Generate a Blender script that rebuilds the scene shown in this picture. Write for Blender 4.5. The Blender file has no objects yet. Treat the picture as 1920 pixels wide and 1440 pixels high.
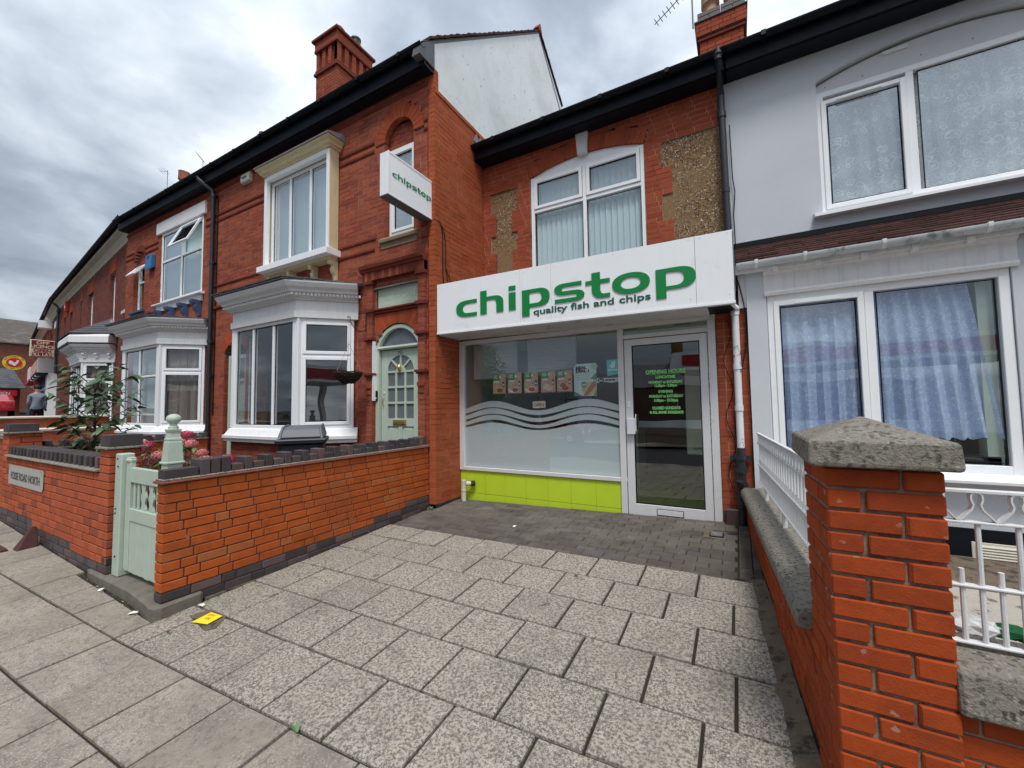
import bpy, bmesh, math, random
from mathutils import Vector, Matrix
random.seed(7)
R = math.radians
SC = bpy.context.scene
COL = SC.collection
PI = math.pi

# ------------------------------------------------------------------ camera
FPX, YAW, PITCH, ROLL = 764.62, R(-29.036), R(3.164), R(-0.812)
CAM = Vector((0, 0, 1.5))
cf = Vector((math.sin(YAW)*math.cos(PITCH), math.cos(YAW)*math.cos(PITCH), math.sin(PITCH)))
cr = Vector((math.cos(YAW), -math.sin(YAW), 0))
cu = cr.cross(cf)
cr2 = cr*math.cos(ROLL)+cu*math.sin(ROLL)
cu2 = -cr*math.sin(ROLL)+cu*math.cos(ROLL)
cd = bpy.data.cameras.new('camera'); cam = bpy.data.objects.new('camera', cd); COL.objects.link(cam)
m = Matrix((cr2, cu2, -cf)).transposed().to_4x4(); m.translation = CAM
cam.matrix_world = m
cd.sensor_fit = 'HORIZONTAL'; cd.sensor_width = 36; cd.lens = 36*FPX/1920
cd.clip_start = 0.05; cd.clip_end = 600
SC.camera = cam
SC.render.resolution_x = 1024; SC.render.resolution_y = 768

# ------------------------------------------------------------------ light
SC.view_settings.view_transform = 'Standard'; SC.view_settings.look = 'None'
SC.view_settings.exposure = 0.80; SC.view_settings.gamma = 1
SC.view_settings.use_curve_mapping = False
SUN_EL, SUN_AZ = R(62), R(152)      # high, behind the camera to the right; soft through cloud
w = bpy.data.worlds.new('World'); SC.world = w; w.use_nodes = True
nt = w.node_tree; nt.nodes.clear(); N = nt.nodes.new; Lk = nt.links.new
out = N('ShaderNodeOutputWorld'); bg = N('ShaderNodeBackground')
sky = N('ShaderNodeTexSky'); sky.sky_type = 'NISHITA'; sky.sun_disc = False
sky.sun_elevation = SUN_EL; sky.sun_rotation = SUN_AZ; sky.air_density = 1.5; sky.dust_density = 2.0
tc = N('ShaderNodeTexCoord'); sp = N('ShaderNodeSeparateXYZ'); Lk(tc.outputs['Generated'], sp.inputs[0])
def mth(op, a, b=None, c=None, clamp=False, tree=None):
    n = (tree or nt).nodes.new('ShaderNodeMath'); n.operation = op; n.use_clamp = clamp
    for i, v in enumerate((a, b, c)):
        if v is None: continue
        if isinstance(v, (int, float)): n.inputs[i].default_value = v
        else: (tree or nt).links.new(v, n.inputs[i])
    return n.outputs[0]
zz = mth('ADD', mth('MAXIMUM', sp.outputs[2], 0.0), 0.22)
cx = mth('DIVIDE', sp.outputs[0], zz); cy = mth('DIVIDE', sp.outputs[1], zz)
cmb = N('ShaderNodeCombineXYZ'); Lk(cx, cmb.inputs[0]); Lk(cy, cmb.inputs[1])
def noise(vec, scale, detail, rough=.55, dist=0., tree=None):
    t = tree or nt
    n = t.nodes.new('ShaderNodeTexNoise'); n.inputs['Scale'].default_value = scale
    n.inputs['Detail'].default_value = detail; n.inputs['Roughness'].default_value = rough
    n.inputs['Distortion'].default_value = dist
    if vec is not None: t.links.new(vec, n.inputs['Vector'])
    return n.outputs['Fac']
n1 = noise(cmb.outputs[0], 0.75, 7, .5, .25); n2 = noise(cmb.outputs[0], 2.6, 6, .55, .3)
fac0 = mth('ADD', mth('MULTIPLY', n1, .72), mth('MULTIPLY', n2, .28))
fac = mth('MULTIPLY_ADD', mth('ADD', mth('MULTIPLY', sp.outputs[0], .8), mth('MULTIPLY', sp.outputs[1], .45)), .12, mth('ADD', fac0, .006))
rp = N('ShaderNodeValToRGB'); Lk(fac, rp.inputs[0])
e = rp.color_ramp.elements
e[0].position = .38; e[0].color = (.15, .178, .22, 1)
e[1].position = .63; e[1].color = (.78, .82, .86, 1)
x = e.new(.46); x.color = (.25, .29, .345, 1)
x = e.new(.54); x.color = (.44, .485, .54, 1)
# cloud brightness: overcast sky grows brighter towards the zenith
br = mth('MULTIPLY_ADD', mth('MAXIMUM', sp.outputs[2], 0.0), .62, .78)
cv = N('ShaderNodeVectorMath'); cv.operation = 'SCALE'; Lk(rp.outputs[0], cv.inputs[0]); Lk(br, cv.inputs['Scale'])
sv = N('ShaderNodeVectorMath'); sv.operation = 'SCALE'; Lk(sky.outputs[0], sv.inputs[0]); sv.inputs['Scale'].default_value = .06
mx = N('ShaderNodeMix'); mx.data_type = 'RGBA'; mx.inputs[0].default_value = .94
Lk(sv.outputs[0], mx.inputs[6]); Lk(cv.outputs[0], mx.inputs[7])
Lk(mx.outputs[2], bg.inputs[0]); bg.inputs[1].default_value = 1.0
Lk(bg.outputs[0], out.inputs[0])
sl = bpy.data.lights.new('sun', 'SUN'); sl.energy = 1.5; sl.angle = R(15); sl.color = (1, .97, .92)
so = bpy.data.objects.new('sun', sl); COL.objects.link(so)
sd = Vector((math.sin(SUN_AZ)*math.cos(SUN_EL), math.cos(SUN_AZ)*math.cos(SUN_EL), math.sin(SUN_EL)))
so.rotation_euler = sd.to_track_quat('Z', 'Y').to_euler(); so.location = (0, -5, 20)

# ------------------------------------------------------------------ materials
MATS = {}
def mat(name, c, r=.6, metal=0., var=.15, vs=6., c2=None, c2t=(.52, .66), c2s=3., bump=.0, bs=60., isl=0., isc=None,
        spec=.5, stain=None, spots=None, streak=None, emit=None, trans=0., coat=0.):
    if name in MATS: return MATS[name]
    mt = bpy.data.materials.new(name); mt.use_nodes = True; t = mt.node_tree
    P = t.nodes['Principled BSDF']
    P.inputs['Roughness'].default_value = r; P.inputs['Metallic'].default_value = metal
    P.inputs['Specular IOR Level'].default_value = spec if r < .74 else .12
    P.inputs['Coat Weight'].default_value = coat
    g = t.nodes.new('ShaderNodeNewGeometry'); pos = g.outputs['Position']
    def rgb(v): 
        n = t.nodes.new('ShaderNodeRGB'); n.outputs[0].default_value = (*v, 1); return n.outputs[0]
    def mix(f, a, b, mode='MIX'):
        n = t.nodes.new('ShaderNodeMix'); n.data_type = 'RGBA'; n.blend_type = mode
        if isinstance(f, (int, float)): n.inputs[0].default_value = f
        else: t.links.new(f, n.inputs[0])
        t.links.new(a, n.inputs[6]); t.links.new(b, n.inputs[7]); return n.outputs[2]
    def ramp(v, lo, hi):
        n = t.nodes.new('ShaderNodeMapRange'); t.links.new(v, n.inputs[0])
        n.inputs[1].default_value = lo; n.inputs[2].default_value = hi; n.interpolation_type = 'SMOOTHSTEP'
        return n.outputs[0]
    col = rgb(c)
    if isl or isc:
        oi = t.nodes.new('ShaderNodeObjectInfo')
        rnd = mth('FRACT', mth('ADD', oi.outputs['Random'], mth('MULTIPLY', g.outputs['Random Per Island'], .999, tree=t), tree=t), tree=t)
        if isc:
            k = mth('FRACT', mth('MULTIPLY', rnd, 7.31, tree=t), tree=t)
            col = mix(mth('MULTIPLY', ramp(k, isc[1], 1.0), isc[2] if len(isc) > 2 else 1., tree=t), col, rgb(isc[0]))
        if isl:
            f = mth('MULTIPLY_ADD', rnd, 2*isl, 1-isl, tree=t)
            s = t.nodes.new('ShaderNodeVectorMath'); s.operation = 'SCALE'; t.links.new(col, s.inputs[0]); t.links.new(f, s.inputs['Scale'])
            col = s.outputs[0]
    if var:
        f = mth('MULTIPLY_ADD', noise(pos, vs, 6, .65, tree=t), 2*var*1.6, 1-var*1.6, tree=t)
        s = t.nodes.new('ShaderNodeVectorMath'); s.operation = 'SCALE'; t.links.new(col, s.inputs[0]); t.links.new(f, s.inputs['Scale'])
        col = s.outputs[0]
    if c2:
        col = mix(ramp(noise(pos, c2s, 8, .7, tree=t), *c2t), col, rgb(c2))
    if stain:       # broad soft dirt patches: (colour, scale, lo, hi, amount)
        col = mix(mth('MULTIPLY', ramp(noise(pos, stain[1], 7, .72, .4, tree=t), stain[2], stain[3]), stain[4], tree=t), col, rgb(stain[0]))
    if streak:      # vertical dirt streaks: (colour, amount)
        mp = t.nodes.new('ShaderNodeMapping'); mp.inputs['Scale'].default_value = (9, 9, .5); t.links.new(pos, mp.inputs[0])
        col = mix(mth('MULTIPLY', ramp(noise(mp.outputs[0], 3, 6, .65, tree=t), .48, .75), streak[1], tree=t), col, rgb(streak[0]))
    if spots:       # list of (scale, radius, colour, density, amount)
        for sc_, rad, cc, den, am in spots:
            wn = t.nodes.new('ShaderNodeTexNoise'); wn.inputs['Scale'].default_value = sc_*1.4; wn.inputs['Detail'].default_value = 3
            t.links.new(pos, wn.inputs['Vector'])
            va = t.nodes.new('ShaderNodeVectorMath'); va.operation = 'SCALE'; va.inputs['Scale'].default_value = .75/sc_
            t.links.new(wn.outputs['Color'], va.inputs[0])
            vb = t.nodes.new('ShaderNodeVectorMath'); vb.operation = 'ADD'; t.links.new(pos, vb.inputs[0]); t.links.new(va.outputs[0], vb.inputs[1])
            v = t.nodes.new('ShaderNodeTexVoronoi'); v.inputs['Scale'].default_value = sc_
            t.links.new(vb.outputs[0], v.inputs['Vector'])
            sx = t.nodes.new('ShaderNodeSeparateColor'); t.links.new(v.outputs['Color'], sx.inputs[0])
            on = mth('LESS_THAN', sx.outputs[0], den, tree=t)
            d = mth('SUBTRACT', 1., ramp(v.outputs['Distance'], rad*.6, rad), tree=t)
            pf = ramp(noise(pos, 1.7, 3, .6, tree=t), .3, .6)
            col = mix(mth('MULTIPLY', mth('MULTIPLY', mth('MULTIPLY', on, d, tree=t), am, tree=t), pf, tree=t), col, rgb(cc))
    t.links.new(col, P.inputs['Base Color'])
    if bump:
        b = t.nodes.new('ShaderNodeBump'); b.inputs['Strength'].default_value = bump; b.inputs['Distance'].default_value = .01
        t.links.new(noise(pos, bs, 5, .65, tree=t), b.inputs['Height']); t.links.new(b.outputs[0], P.inputs['Normal'])
    if emit:
        P.inputs['Emission Color'].default_value = (*emit[0], 1); P.inputs['Emission Strength'].default_value = emit[1]
    MATS[name] = mt
    return mt

def glass_mat(name, tint=(.93, .97, .97), refl=1.0):
    if name in MATS: return MATS[name]
    mt = bpy.data.materials.new(name); mt.use_nodes = True; t = mt.node_tree; t.nodes.clear()
    o = t.nodes.new('ShaderNodeOutputMaterial'); mx = t.nodes.new('ShaderNodeMixShader')
    tr = t.nodes.new('ShaderNodeBsdfTransparent'); tr.inputs[0].default_value = (*tint, 1)
    gl = t.nodes.new('ShaderNodeBsdfGlossy'); gl.inputs[0].default_value = (.95, .98, 1, 1); gl.inputs['Roughness'].default_value = .0
    g = t.nodes.new('ShaderNodeNewGeometry')
    nz = t.nodes.new('ShaderNodeTexNoise'); nz.inputs['Scale'].default_value = 1.6; nz.inputs['Detail'].default_value = 1
    t.links.new(g.outputs['Position'], nz.inputs['Vector'])
    b = t.nodes.new('ShaderNodeBump'); b.inputs['Strength'].default_value = .12; b.inputs['Distance'].default_value = .02
    t.links.new(nz.outputs['Fac'], b.inputs['Height']); t.links.new(b.outputs[0], gl.inputs['Normal'])
    dt = t.nodes.new('ShaderNodeVectorMath'); dt.operation = 'DOT_PRODUCT'; t.links.new(g.outputs['Incoming'], dt.inputs[0]); t.links.new(g.outputs['Normal'], dt.inputs[1])
    fa = mth('SUBTRACT', 1., mth('ABSOLUTE', dt.outputs['Value'], tree=t), tree=t)
    sch = mth('MULTIPLY_ADD', mth('POWER', fa, 5., tree=t), .96, .04, tree=t)
    f = mth('MULTIPLY_ADD', sch, 2.0*refl, .09*refl, clamp=True, tree=t)       # coated double glazing
    t.links.new(f, mx.inputs[0]); t.links.new(tr.outputs[0], mx.inputs[1]); t.links.new(gl.outputs[0], mx.inputs[2])
    t.links.new(mx.outputs[0], o.inputs[0]); MATS[name] = mt
    return mt

def film_mat(name, c, opac, pattern=None):
    """thin cloth or film: part diffuse, part see-through; pattern = (scale, lo, hi) lace"""
    if name in MATS: return MATS[name]
    mt = bpy.data.materials.new(name); mt.use_nodes = True; t = mt.node_tree; t.nodes.clear()
    o = t.nodes.new('ShaderNodeOutputMaterial'); mx = t.nodes.new('ShaderNodeMixShader')
    tr = t.nodes.new('ShaderNodeBsdfTransparent'); df = t.nodes.new('ShaderNodeBsdfDiffuse'); df.inputs[0].default_value = (*c, 1)
    tl = t.nodes.new('ShaderNodeBsdfTranslucent'); tl.inputs[0].default_value = (*c, 1)
    m2 = t.nodes.new('ShaderNodeMixShader'); m2.inputs[0].default_value = .2
    t.links.new(df.outputs[0], m2.inputs[1]); t.links.new(tl.outputs[0], m2.inputs[2])
    mx.inputs[0].default_value = opac
    if pattern:
        g = t.nodes.new('ShaderNodeNewGeometry')
        sca, lo, hi = pattern
        nz = t.nodes.new('ShaderNodeTexNoise'); nz.inputs['Scale'].default_value = sca*.5; t.links.new(g.outputs['Position'], nz.inputs['Vector'])
        va = t.nodes.new('ShaderNodeVectorMath'); va.operation = 'SCALE'; va.inputs['Scale'].default_value = 1.6/sca; t.links.new(nz.outputs['Color'], va.inputs[0])
        vb = t.nodes.new('ShaderNodeVectorMath'); vb.operation = 'ADD'; t.links.new(g.outputs['Position'], vb.inputs[0]); t.links.new(va.outputs[0], vb.inputs[1])
        v = t.nodes.new('ShaderNodeTexVoronoi'); v.inputs['Scale'].default_value = sca; v.feature = 'DISTANCE_TO_EDGE'; t.links.new(vb.outputs[0], v.inputs['Vector'])
        v2 = t.nodes.new('ShaderNodeTexVoronoi'); v2.inputs['Scale'].default_value = sca; t.links.new(vb.outputs[0], v2.inputs['Vector'])
        ring = mth('ABSOLUTE', mth('SUBTRACT', v2.outputs['Distance'], .36, tree=t), tree=t)
        a1 = mth('LESS_THAN', ring, .055, tree=t); a2 = mth('LESS_THAN', v2.outputs['Distance'], .13, tree=t)
        v3 = t.nodes.new('ShaderNodeTexVoronoi'); v3.inputs['Scale'].default_value = sca*3.1; v3.feature = 'DISTANCE_TO_EDGE'; t.links.new(vb.outputs[0], v3.inputs['Vector'])
        a3 = mth('MULTIPLY', mth('LESS_THAN', v3.outputs['Distance'], .10, tree=t), .45, tree=t)
        pf = mth('MAXIMUM', mth('MAXIMUM', a1, a2, tree=t), a3, tree=t)
        t.links.new(mth('MULTIPLY_ADD', pf, hi-lo, lo, tree=t), mx.inputs[0])
        mc = t.nodes.new('ShaderNodeMix'); mc.data_type = 'RGBA'; t.links.new(pf, mc.inputs[0]); mc.inputs[6].default_value = (c[0]*.80, c[1]*.83, c[2]*.88, 1); mc.inputs[7].default_value = (min(1, c[0]*1.15), min(1, c[1]*1.12), 1, 1)
        t.links.new(mc.outputs[2], df.inputs[0])
    t.links.new(tr.outputs[0], mx.inputs[1]); t.links.new(m2.outputs[0], mx.inputs[2]); t.links.new(mx.outputs[0], o.inputs[0])
    MATS[name] = mt
    return mt

BR_HOUSE = mat('brick_house', (.30, .080, .045), r=.85, var=.13, vs=9, isl=.12, isc=((.20, .05, .038), .55, .8), bump=.25, bs=90, c2=(.15, .06, .045), c2t=(.60, .82), c2s=1.4)
BR_SHOP = mat('brick_shop', (.32, .072, .034), r=.85, var=.10, vs=9, isl=.09, isc=((.27, .056, .028), .5, .7), bump=.25, bs=90, c2=(.17, .06, .045), c2t=(.62, .85), c2s=1.6)
BR_RET = mat('brick_return', (.37, .09, .034), r=.85, var=.13, vs=7, isl=.10, isc=((.30, .064, .026), .5, .6), bump=.25, bs=90, c2=(.22, .075, .045), c2t=(.58, .8), c2s=1.2)
BR_GARDEN = mat('brick_garden', (.42, .092, .022), r=.8, var=.13, vs=14, isl=.10, isc=((.38, .145, .06), .78, .6), bump=.35, bs=120, stain=((.20, .055, .025), 1.2, .48, .72, .5), c2=(.26, .058, .02), c2t=(.5, .76), c2s=6)
BR_FRONT = mat('brick_front', (.42, .10, .045), r=.85, var=.12, vs=14, isl=.12, isc=((.24, .07, .05), .65, .8), bump=.3, bs=120, c2=(.28, .09, .06), c2t=(.64, .8), c2s=5)
BR_PILLAR = mat('brick_pillar', (.37, .064, .016), r=.75, var=.13, vs=22, stain=((.17, .035, .016), 2.4, .46, .72, .6), spots=[(26, .3, (.46, .30, .22), .14, .55), (9, .2, (.10, .03, .02), .3, .5)], isl=.06, isc=((.30, .05, .015), .5), bump=.3, bs=150, c2=(.34, .07, .03), c2t=(.6, .8), c2s=7)
BR_BLUE = mat('brick_blue', (.06, .048, .052), r=.5, var=.25, vs=16, isl=.3, isc=((.11, .07, .068), .7), bump=.2, bs=90)
BR_MOULD = mat('brick_moulded', (.17, .04, .026), r=.85, var=.2, vs=9, isl=.15, bump=.25, bs=90)
BR_ORANGE = mat('brick_rubbed', (.33, .07, .03), r=.85, var=.15, vs=8, isl=.16, bump=.2, bs=90)
BR_FAR = mat('brick_far', (.19, .06, .045), r=.85, var=.14, vs=9, isl=.15, isc=((.13, .045, .04), .55))
MO_PINK = mat('mortar_pink', (.40, .225, .17), r=.95, var=.2, vs=12, c2=(.12, .05, .04), c2t=(.46, .6), c2s=2.2)
MO_DARK = mat('mortar_dark', (.085, .05, .04), r=.95, var=.3, vs=14, c2=(.50, .43, .38), c2t=(.6, .7), c2s=9)
MO_BROWN = mat('mortar_brown', (.25, .18, .14), r=.95, var=.3, vs=20, c2=(.12, .08, .07), c2t=(.5, .62), c2s=8, bump=.4, bs=80)
UPVC = mat('upvc_white', (.85, .87, .89), r=.35, var=.03, vs=3, stain=((.62, .62, .60), 5, .56, .76, .3))
PAINTW = mat('paint_white_worn', (.76, .76, .77), r=.6, var=.05, vs=12, streak=((.45, .43, .41), .35), c2=(.42, .39, .36), c2t=(.66, .72), c2s=16, bump=.2, bs=50)
PAINTC = mat('paint_cream', (.68, .57, .34), r=.6, var=.08, vs=8, streak=((.36, .29, .18), .35))
STONEC = mat('stone_cream', (.60, .56, .48), r=.8, var=.1, vs=10)
GREEN_P = mat('paint_sage', (.47, .55, .46), r=.5, var=.05, vs=6, streak=((.30, .36, .27), .28))
GATE_P = mat('paint_gate', (.43, .51, .43), r=.6, var=.07, vs=9, c2=(.16, .17, .13), c2t=(.70, .76), c2s=14, streak=((.33, .38, .28), .4), bump=.2, bs=40)
BLACKP = mat('paint_black', (.004, .006, .010), r=.5, var=.3, vs=8, spec=.2)
PIPEB = mat('pipe_black', (.02, .024, .03), r=.4, var=.3, vs=12, c2=(.35, .36, .37), c2t=(.70, .74), c2s=22)
BLUEP = mat('paint_navy', (.05, .085, .17), r=.5, var=.2, vs=10)
SLATE = mat('slate', (.075, .078, .088), r=.6, var=.3, vs=6, isl=.25, bump=.2, bs=30)
LEAD = mat('lead', (.17, .18, .20), r=.55, var=.35, vs=9, c2=(.33, .34, .33), c2t=(.55, .7), c2s=10, bump=.3, bs=30)
RENDER = mat('render_white', (.62, .65, .695), r=.9, var=.03, vs=2, stain=((.52, .54, .58), .8, .5, .75, .35), bump=.6, bs=200)
GABLE = mat('render_gable', (.74, .77, .775), r=.9, var=.06, vs=1.3, streak=((.55, .57, .56), .18), c2=(.25, .27, .25), c2t=(.60, .70), c2s=11, stain=((.5, .52, .5), .9, .42, .7, .5), bump=.4, bs=40)
PEBBLE = mat('pebbledash', (.26, .165, .085), r=.9, var=.2, vs=20, bump=1., bs=70,
             spots=[(46, .62, (.055, .038, .03), .45, 1.), (62, .5, (.75, .69, .62), .17, 1.), (38, .55, (.17, .10, .06), .4, 1.)])
ALU = mat('aluminium', (.68, .68, .69), r=.4, metal=.12, var=.04, vs=4, stain=((.42, .41, .39), 6, .56, .75, .4))
LIME = mat('tile_lime', (.49, .65, .03), r=.3, var=.04, vs=4, stain=((.34, .42, .06), 5, .55, .75, .5))
GROUT = mat('grout', (.10, .12, .06), r=.9)
SLABL = mat('slab_lichen', (.415, .37, .31), r=.92, var=.12, vs=9, isl=.06, bump=.5, bs=130, c2=(.155, .14, .122), c2t=(.42, .60), c2s=60, stain=((.13, .122, .105), 1.5, .44, .72, .5),
            spots=[(3.2, .13, (.05, .048, .045), .45, .9), (34, .44, (.135, .125, .11), .40, .6), (75, .5, (.12, .11, .098), .5, .85), (110, .5, (.60, .55, .47), .5, .6)])
SLABP = mat('slab_plain', (.315, .278, .228), r=.92, var=.12, vs=7, isl=.08, bump=.4, bs=160, c2=(.18, .162, .138), c2t=(.46, .70), c2s=30, stain=((.12, .11, .095), 1.3, .46, .7, .5),
            spots=[(90, .5, (.17, .16, .15), .45, .7), (110, .5, (.52, .50, .46), .35, .6), (4, .13, (.045, .045, .045), .5, .9)])
PAVER = mat('paver_brown', (.10, .086, .074), r=.9, var=.18, vs=9, stain=((.17, .155, .13), 1.4, .45, .65, .55), isl=.18, isc=((.12, .105, .10), .5), bump=.4, bs=120, c2=(.24, .225, .205), c2t=(.6, .75), c2s=3)
GRIT = mat('joint_grit', (.045, .038, .031), r=.97, var=.4, vs=30, bump=.8, bs=120, c2=(.10, .085, .065), c2t=(.62, .75), c2s=25)
MORTB = mat('mortar_bed', (.17, .135, .10), r=.97, var=.3, vs=16, bump=.9, bs=90, c2=(.07, .06, .05), c2t=(.5, .6), c2s=12)
CONC = mat('concrete_lichen', (.29, .265, .225), r=.95, var=.3, vs=40, bump=1., bs=110, c2=(.095, .088, .078), c2t=(.46, .66), c2s=40,
           spots=[(70, .5, (.45, .43, .38), .3, .6), (50, .5, (.05, .048, .044), .25, .8)])
STEP = mat('step_stone', (.17, .155, .13), r=.95, var=.3, vs=9, bump=.6, bs=60, c2=(.085, .10, .045), c2t=(.54, .7), c2s=7)
ASPH = mat('asphalt', (.055, .055, .058), r=.95, var=.2, vs=20, bump=.5, bs=90)
SOIL = mat('soil', (.05, .038, .028), r=.97, var=.4, vs=20, bump=.8, bs=50)
TILER = mat('roof_tile_brown', (.055, .026, .023), r=.85, var=.35, vs=14, isl=.35, c2=(.32, .24, .2), c2t=(.68, .74), c2s=14, bump=.5, bs=50)
DARK = mat('room_dark', (.03, .03, .032), r=.9, var=0)
ROOM = mat('room_grey', (.16, .17, .17), r=.9, var=0)
GLASS = glass_mat('window_glass')
GLASSD = glass_mat('shop_glass', (.94, .97, .97), .95)
GLASSU = glass_mat('upstairs_glass', (.9, .95, .95), 2.0)
LOGO = mat('logo_green', (.0, .21, .045), r=.4, var=.03)
SIGNW = mat('sign_white', (.86, .88, .90), r=.3, var=.02, vs=3, stain=((.62, .60, .54), 3.5, .56, .75, .35), streak=((.62, .60, .56), .12))
TXTG = mat('text_dark_green', (.01, .09, .055), r=.4, var=0)
WHITE = mat('white_plain', (.8, .8, .8), r=.5, var=0)
BRASS = mat('brass', (.62, .45, .16), r=.3, metal=.9, var=.1)
IRONW = mat('iron_white', (.68, .69, .70), r=.55, var=.06, vs=12, c2=(.22, .20, .18), c2t=(.68, .74), c2s=26, streak=((.40, .40, .40), .3), bump=.2, bs=60)
FOIL = mat('foliage_dark', (.06, .115, .05), r=.5, var=.3, vs=20, isl=.4)
FOIL2 = mat('foliage_light', (.07, .14, .04), r=.5, var=.25, vs=20, isl=.35)
BARK = mat('bark', (.07, .055, .045), r=.9, var=.3, vs=20)

# ------------------------------------------------------------------ helpers
class Fr:
    """wall frame: u along the wall, d outwards from it, z up"""
    def __init__(s, x, y, ang=0.):
        s.o = Vector((x, y, 0)); s.ang = ang
        s.u = Vector((math.cos(ang), math.sin(ang), 0)); s.n = Vector((math.sin(ang), -math.cos(ang), 0))
    def p(s, u, d, z): return s.o+s.u*u+s.n*d+Vector((0, 0, z))
class WorldF:
    ang = 0.
    def p(s, x, y, z): return Vector((x, y, z))
W = WorldF()

class MB:
    def __init__(s, fr=W): s.fr = fr; s.v = []; s.f = []
    def pt(s, a, b, c): s.v.append(s.fr.p(a, b, c)); return len(s.v)-1
    def raw(s, p): s.v.append(Vector(p)); return len(s.v)-1
    def hexa(s, P):
        i = len(s.v)
        for q in P: s.v.append(s.fr.p(*q))
        for f in ((0, 3, 2, 1), (4, 5, 6, 7), (0, 1, 5, 4), (1, 2, 6, 5), (2, 3, 7, 6), (3, 0, 4, 7)): s.f.append([i+k for k in f])
    def box(s, a0, a1, b0, b1, c0, c1):
        s.hexa([(a0, b0, c0), (a1, b0, c0), (a1, b1, c0), (a0, b1, c0), (a0, b0, c1), (a1, b0, c1), (a1, b1, c1), (a0, b1, c1)]); return s
    def quad(s, *P): i = [s.pt(*q) for q in P]; s.f.append(i); return s
    def prism(s, pts, d0, d1):          # polygon in (u, z), extruded along d
        n = len(pts); i = len(s.v)
        for d in (d0, d1):
            for u, z in pts: s.pt(u, d, z)
        s.f.append(list(range(i, i+n))); s.f.append(list(range(i+2*n-1, i+n-1, -1)))
        for k in range(n): s.f.append([i+k, i+(k+1) % n, i+n+(k+1) % n, i+n+k])
        return s
    def plan(s, pts, z0, z1):           # polygon in (u, d), extruded in z
        n = len(pts); i = len(s.v)
        for z in (z0, z1):
            for u, d in pts: s.pt(u, d, z)
        s.f.append(list(range(i, i+n))); s.f.append(list(range(i+2*n-1, i+n-1, -1)))
        for k in range(n): s.f.append([i+k, i+(k+1) % n, i+n+(k+1) % n, i+n+k])
        return s
    def side(s, pts, u0, u1):           # polygon in (d, z), extruded along u
        n = len(pts); i = len(s.v)
        for u in (u0, u1):
            for d, z in pts: s.pt(u, d, z)
        s.f.append(list(range(i, i+n))); s.f.append(list(range(i+2*n-1, i+n-1, -1)))
        for k in range(n): s.f.append([i+k, i+(k+1) % n, i+n+(k+1) % n, i+n+k])
        return s
    def strip(s, A, B, d0, d1):         # ribbon between outlines A and B in (u, z), solid
        n = len(A); i = len(s.v)
        for d in (d0, d1):
            for P in (A, B):
                for u, z in P: s.pt(u, d, z)
        a0, b0, a1, b1 = i, i+n, i+2*n, i+3*n
        for k in range(n-1):
            s.f += [[a0+k, a0+k+1, b0+k+1, b0+k], [a1+k, b1+k, b1+k+1, a1+k+1], [a0+k, a1+k, a1+k+1, a0+k+1], [b0+k, b0+k+1, b1+k+1, b1+k]]
        s.f += [[a0, b0, b1, a1], [a0+n-1, a1+n-1, b1+n-1, b0+n-1]]
        return s
    def tube(s, P, r, n=8, raw=False):
        P = [Vector(q) if raw else s.fr.p(*q) for q in P]
        rs = r if isinstance(r, (list, tuple)) else [r]*len(P)
        i = len(s.v); up = Vector((0, 0, 1))
        for k, q in enumerate(P):
            t = (P[min(k+1, len(P)-1)]-P[max(k-1, 0)]).normalized()
            a = t.cross(up if abs(t.z) < .9 else Vector((1, 0, 0))).normalized(); b = t.cross(a)
            for j in range(n):
                th = 2*PI*j/n; s.v.append(q+(a*math.cos(th)+b*math.sin(th))*rs[k])
        for k in range(len(P)-1):
            for j in range(n): s.f.append([i+k*n+j, i+k*n+(j+1) % n, i+(k+1)*n+(j+1) % n, i+(k+1)*n+j])
        s.f.append([i+j for j in range(n)][::-1]); s.f.append([i+(len(P)-1)*n+j for j in range(n)])
        return s
    def lathe(s, a, b, prof, n=16, sq=False):   # prof: (r, z); sq = square section
        i = len(s.v); c = s.fr.p(a, b, 0)
        for r, z in prof:
            for j in range(n):
                th = 2*PI*(j+.5)/n; s.v.append(c+Vector((r*math.cos(th), r*math.sin(th), z)))
        for k in range(len(prof)-1):
            for j in range(n): s.f.append([i+k*n+j, i+k*n+(j+1) % n, i+(k+1)*n+(j+1) % n, i+(k+1)*n+j])
        s.f.append([i+j for j in range(n)][::-1]); s.f.append([i+(len(prof)-1)*n+j for j in range(n)])
        return s
    def ball(s, c, rx, ry, rz, n=10, m=7):
        c = Vector(c); i = len(s.v)
        for k in range(1, m):
            ph = PI*k/m
            for j in range(n):
                th = 2*PI*j/n; s.v.append(c+Vector((rx*math.sin(ph)*math.cos(th), ry*math.sin(ph)*math.sin(th), rz*math.cos(ph))))
        s.v.append(c+Vector((0, 0, rz))); s.v.append(c-Vector((0, 0, rz))); T, B = len(s.v)-2, len(s.v)-1
        for k in range(m-2):
            for j in range(n): s.f.append([i+k*n+j, i+k*n+(j+1) % n, i+(k+1)*n+(j+1) % n, i+(k+1)*n+j])
        for j in range(n):
            s.f.append([T, i+(j+1) % n, i+j]); s.f.append([B, i+(m-2)*n+j, i+(m-2)*n+(j+1) % n])
        return s
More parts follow.
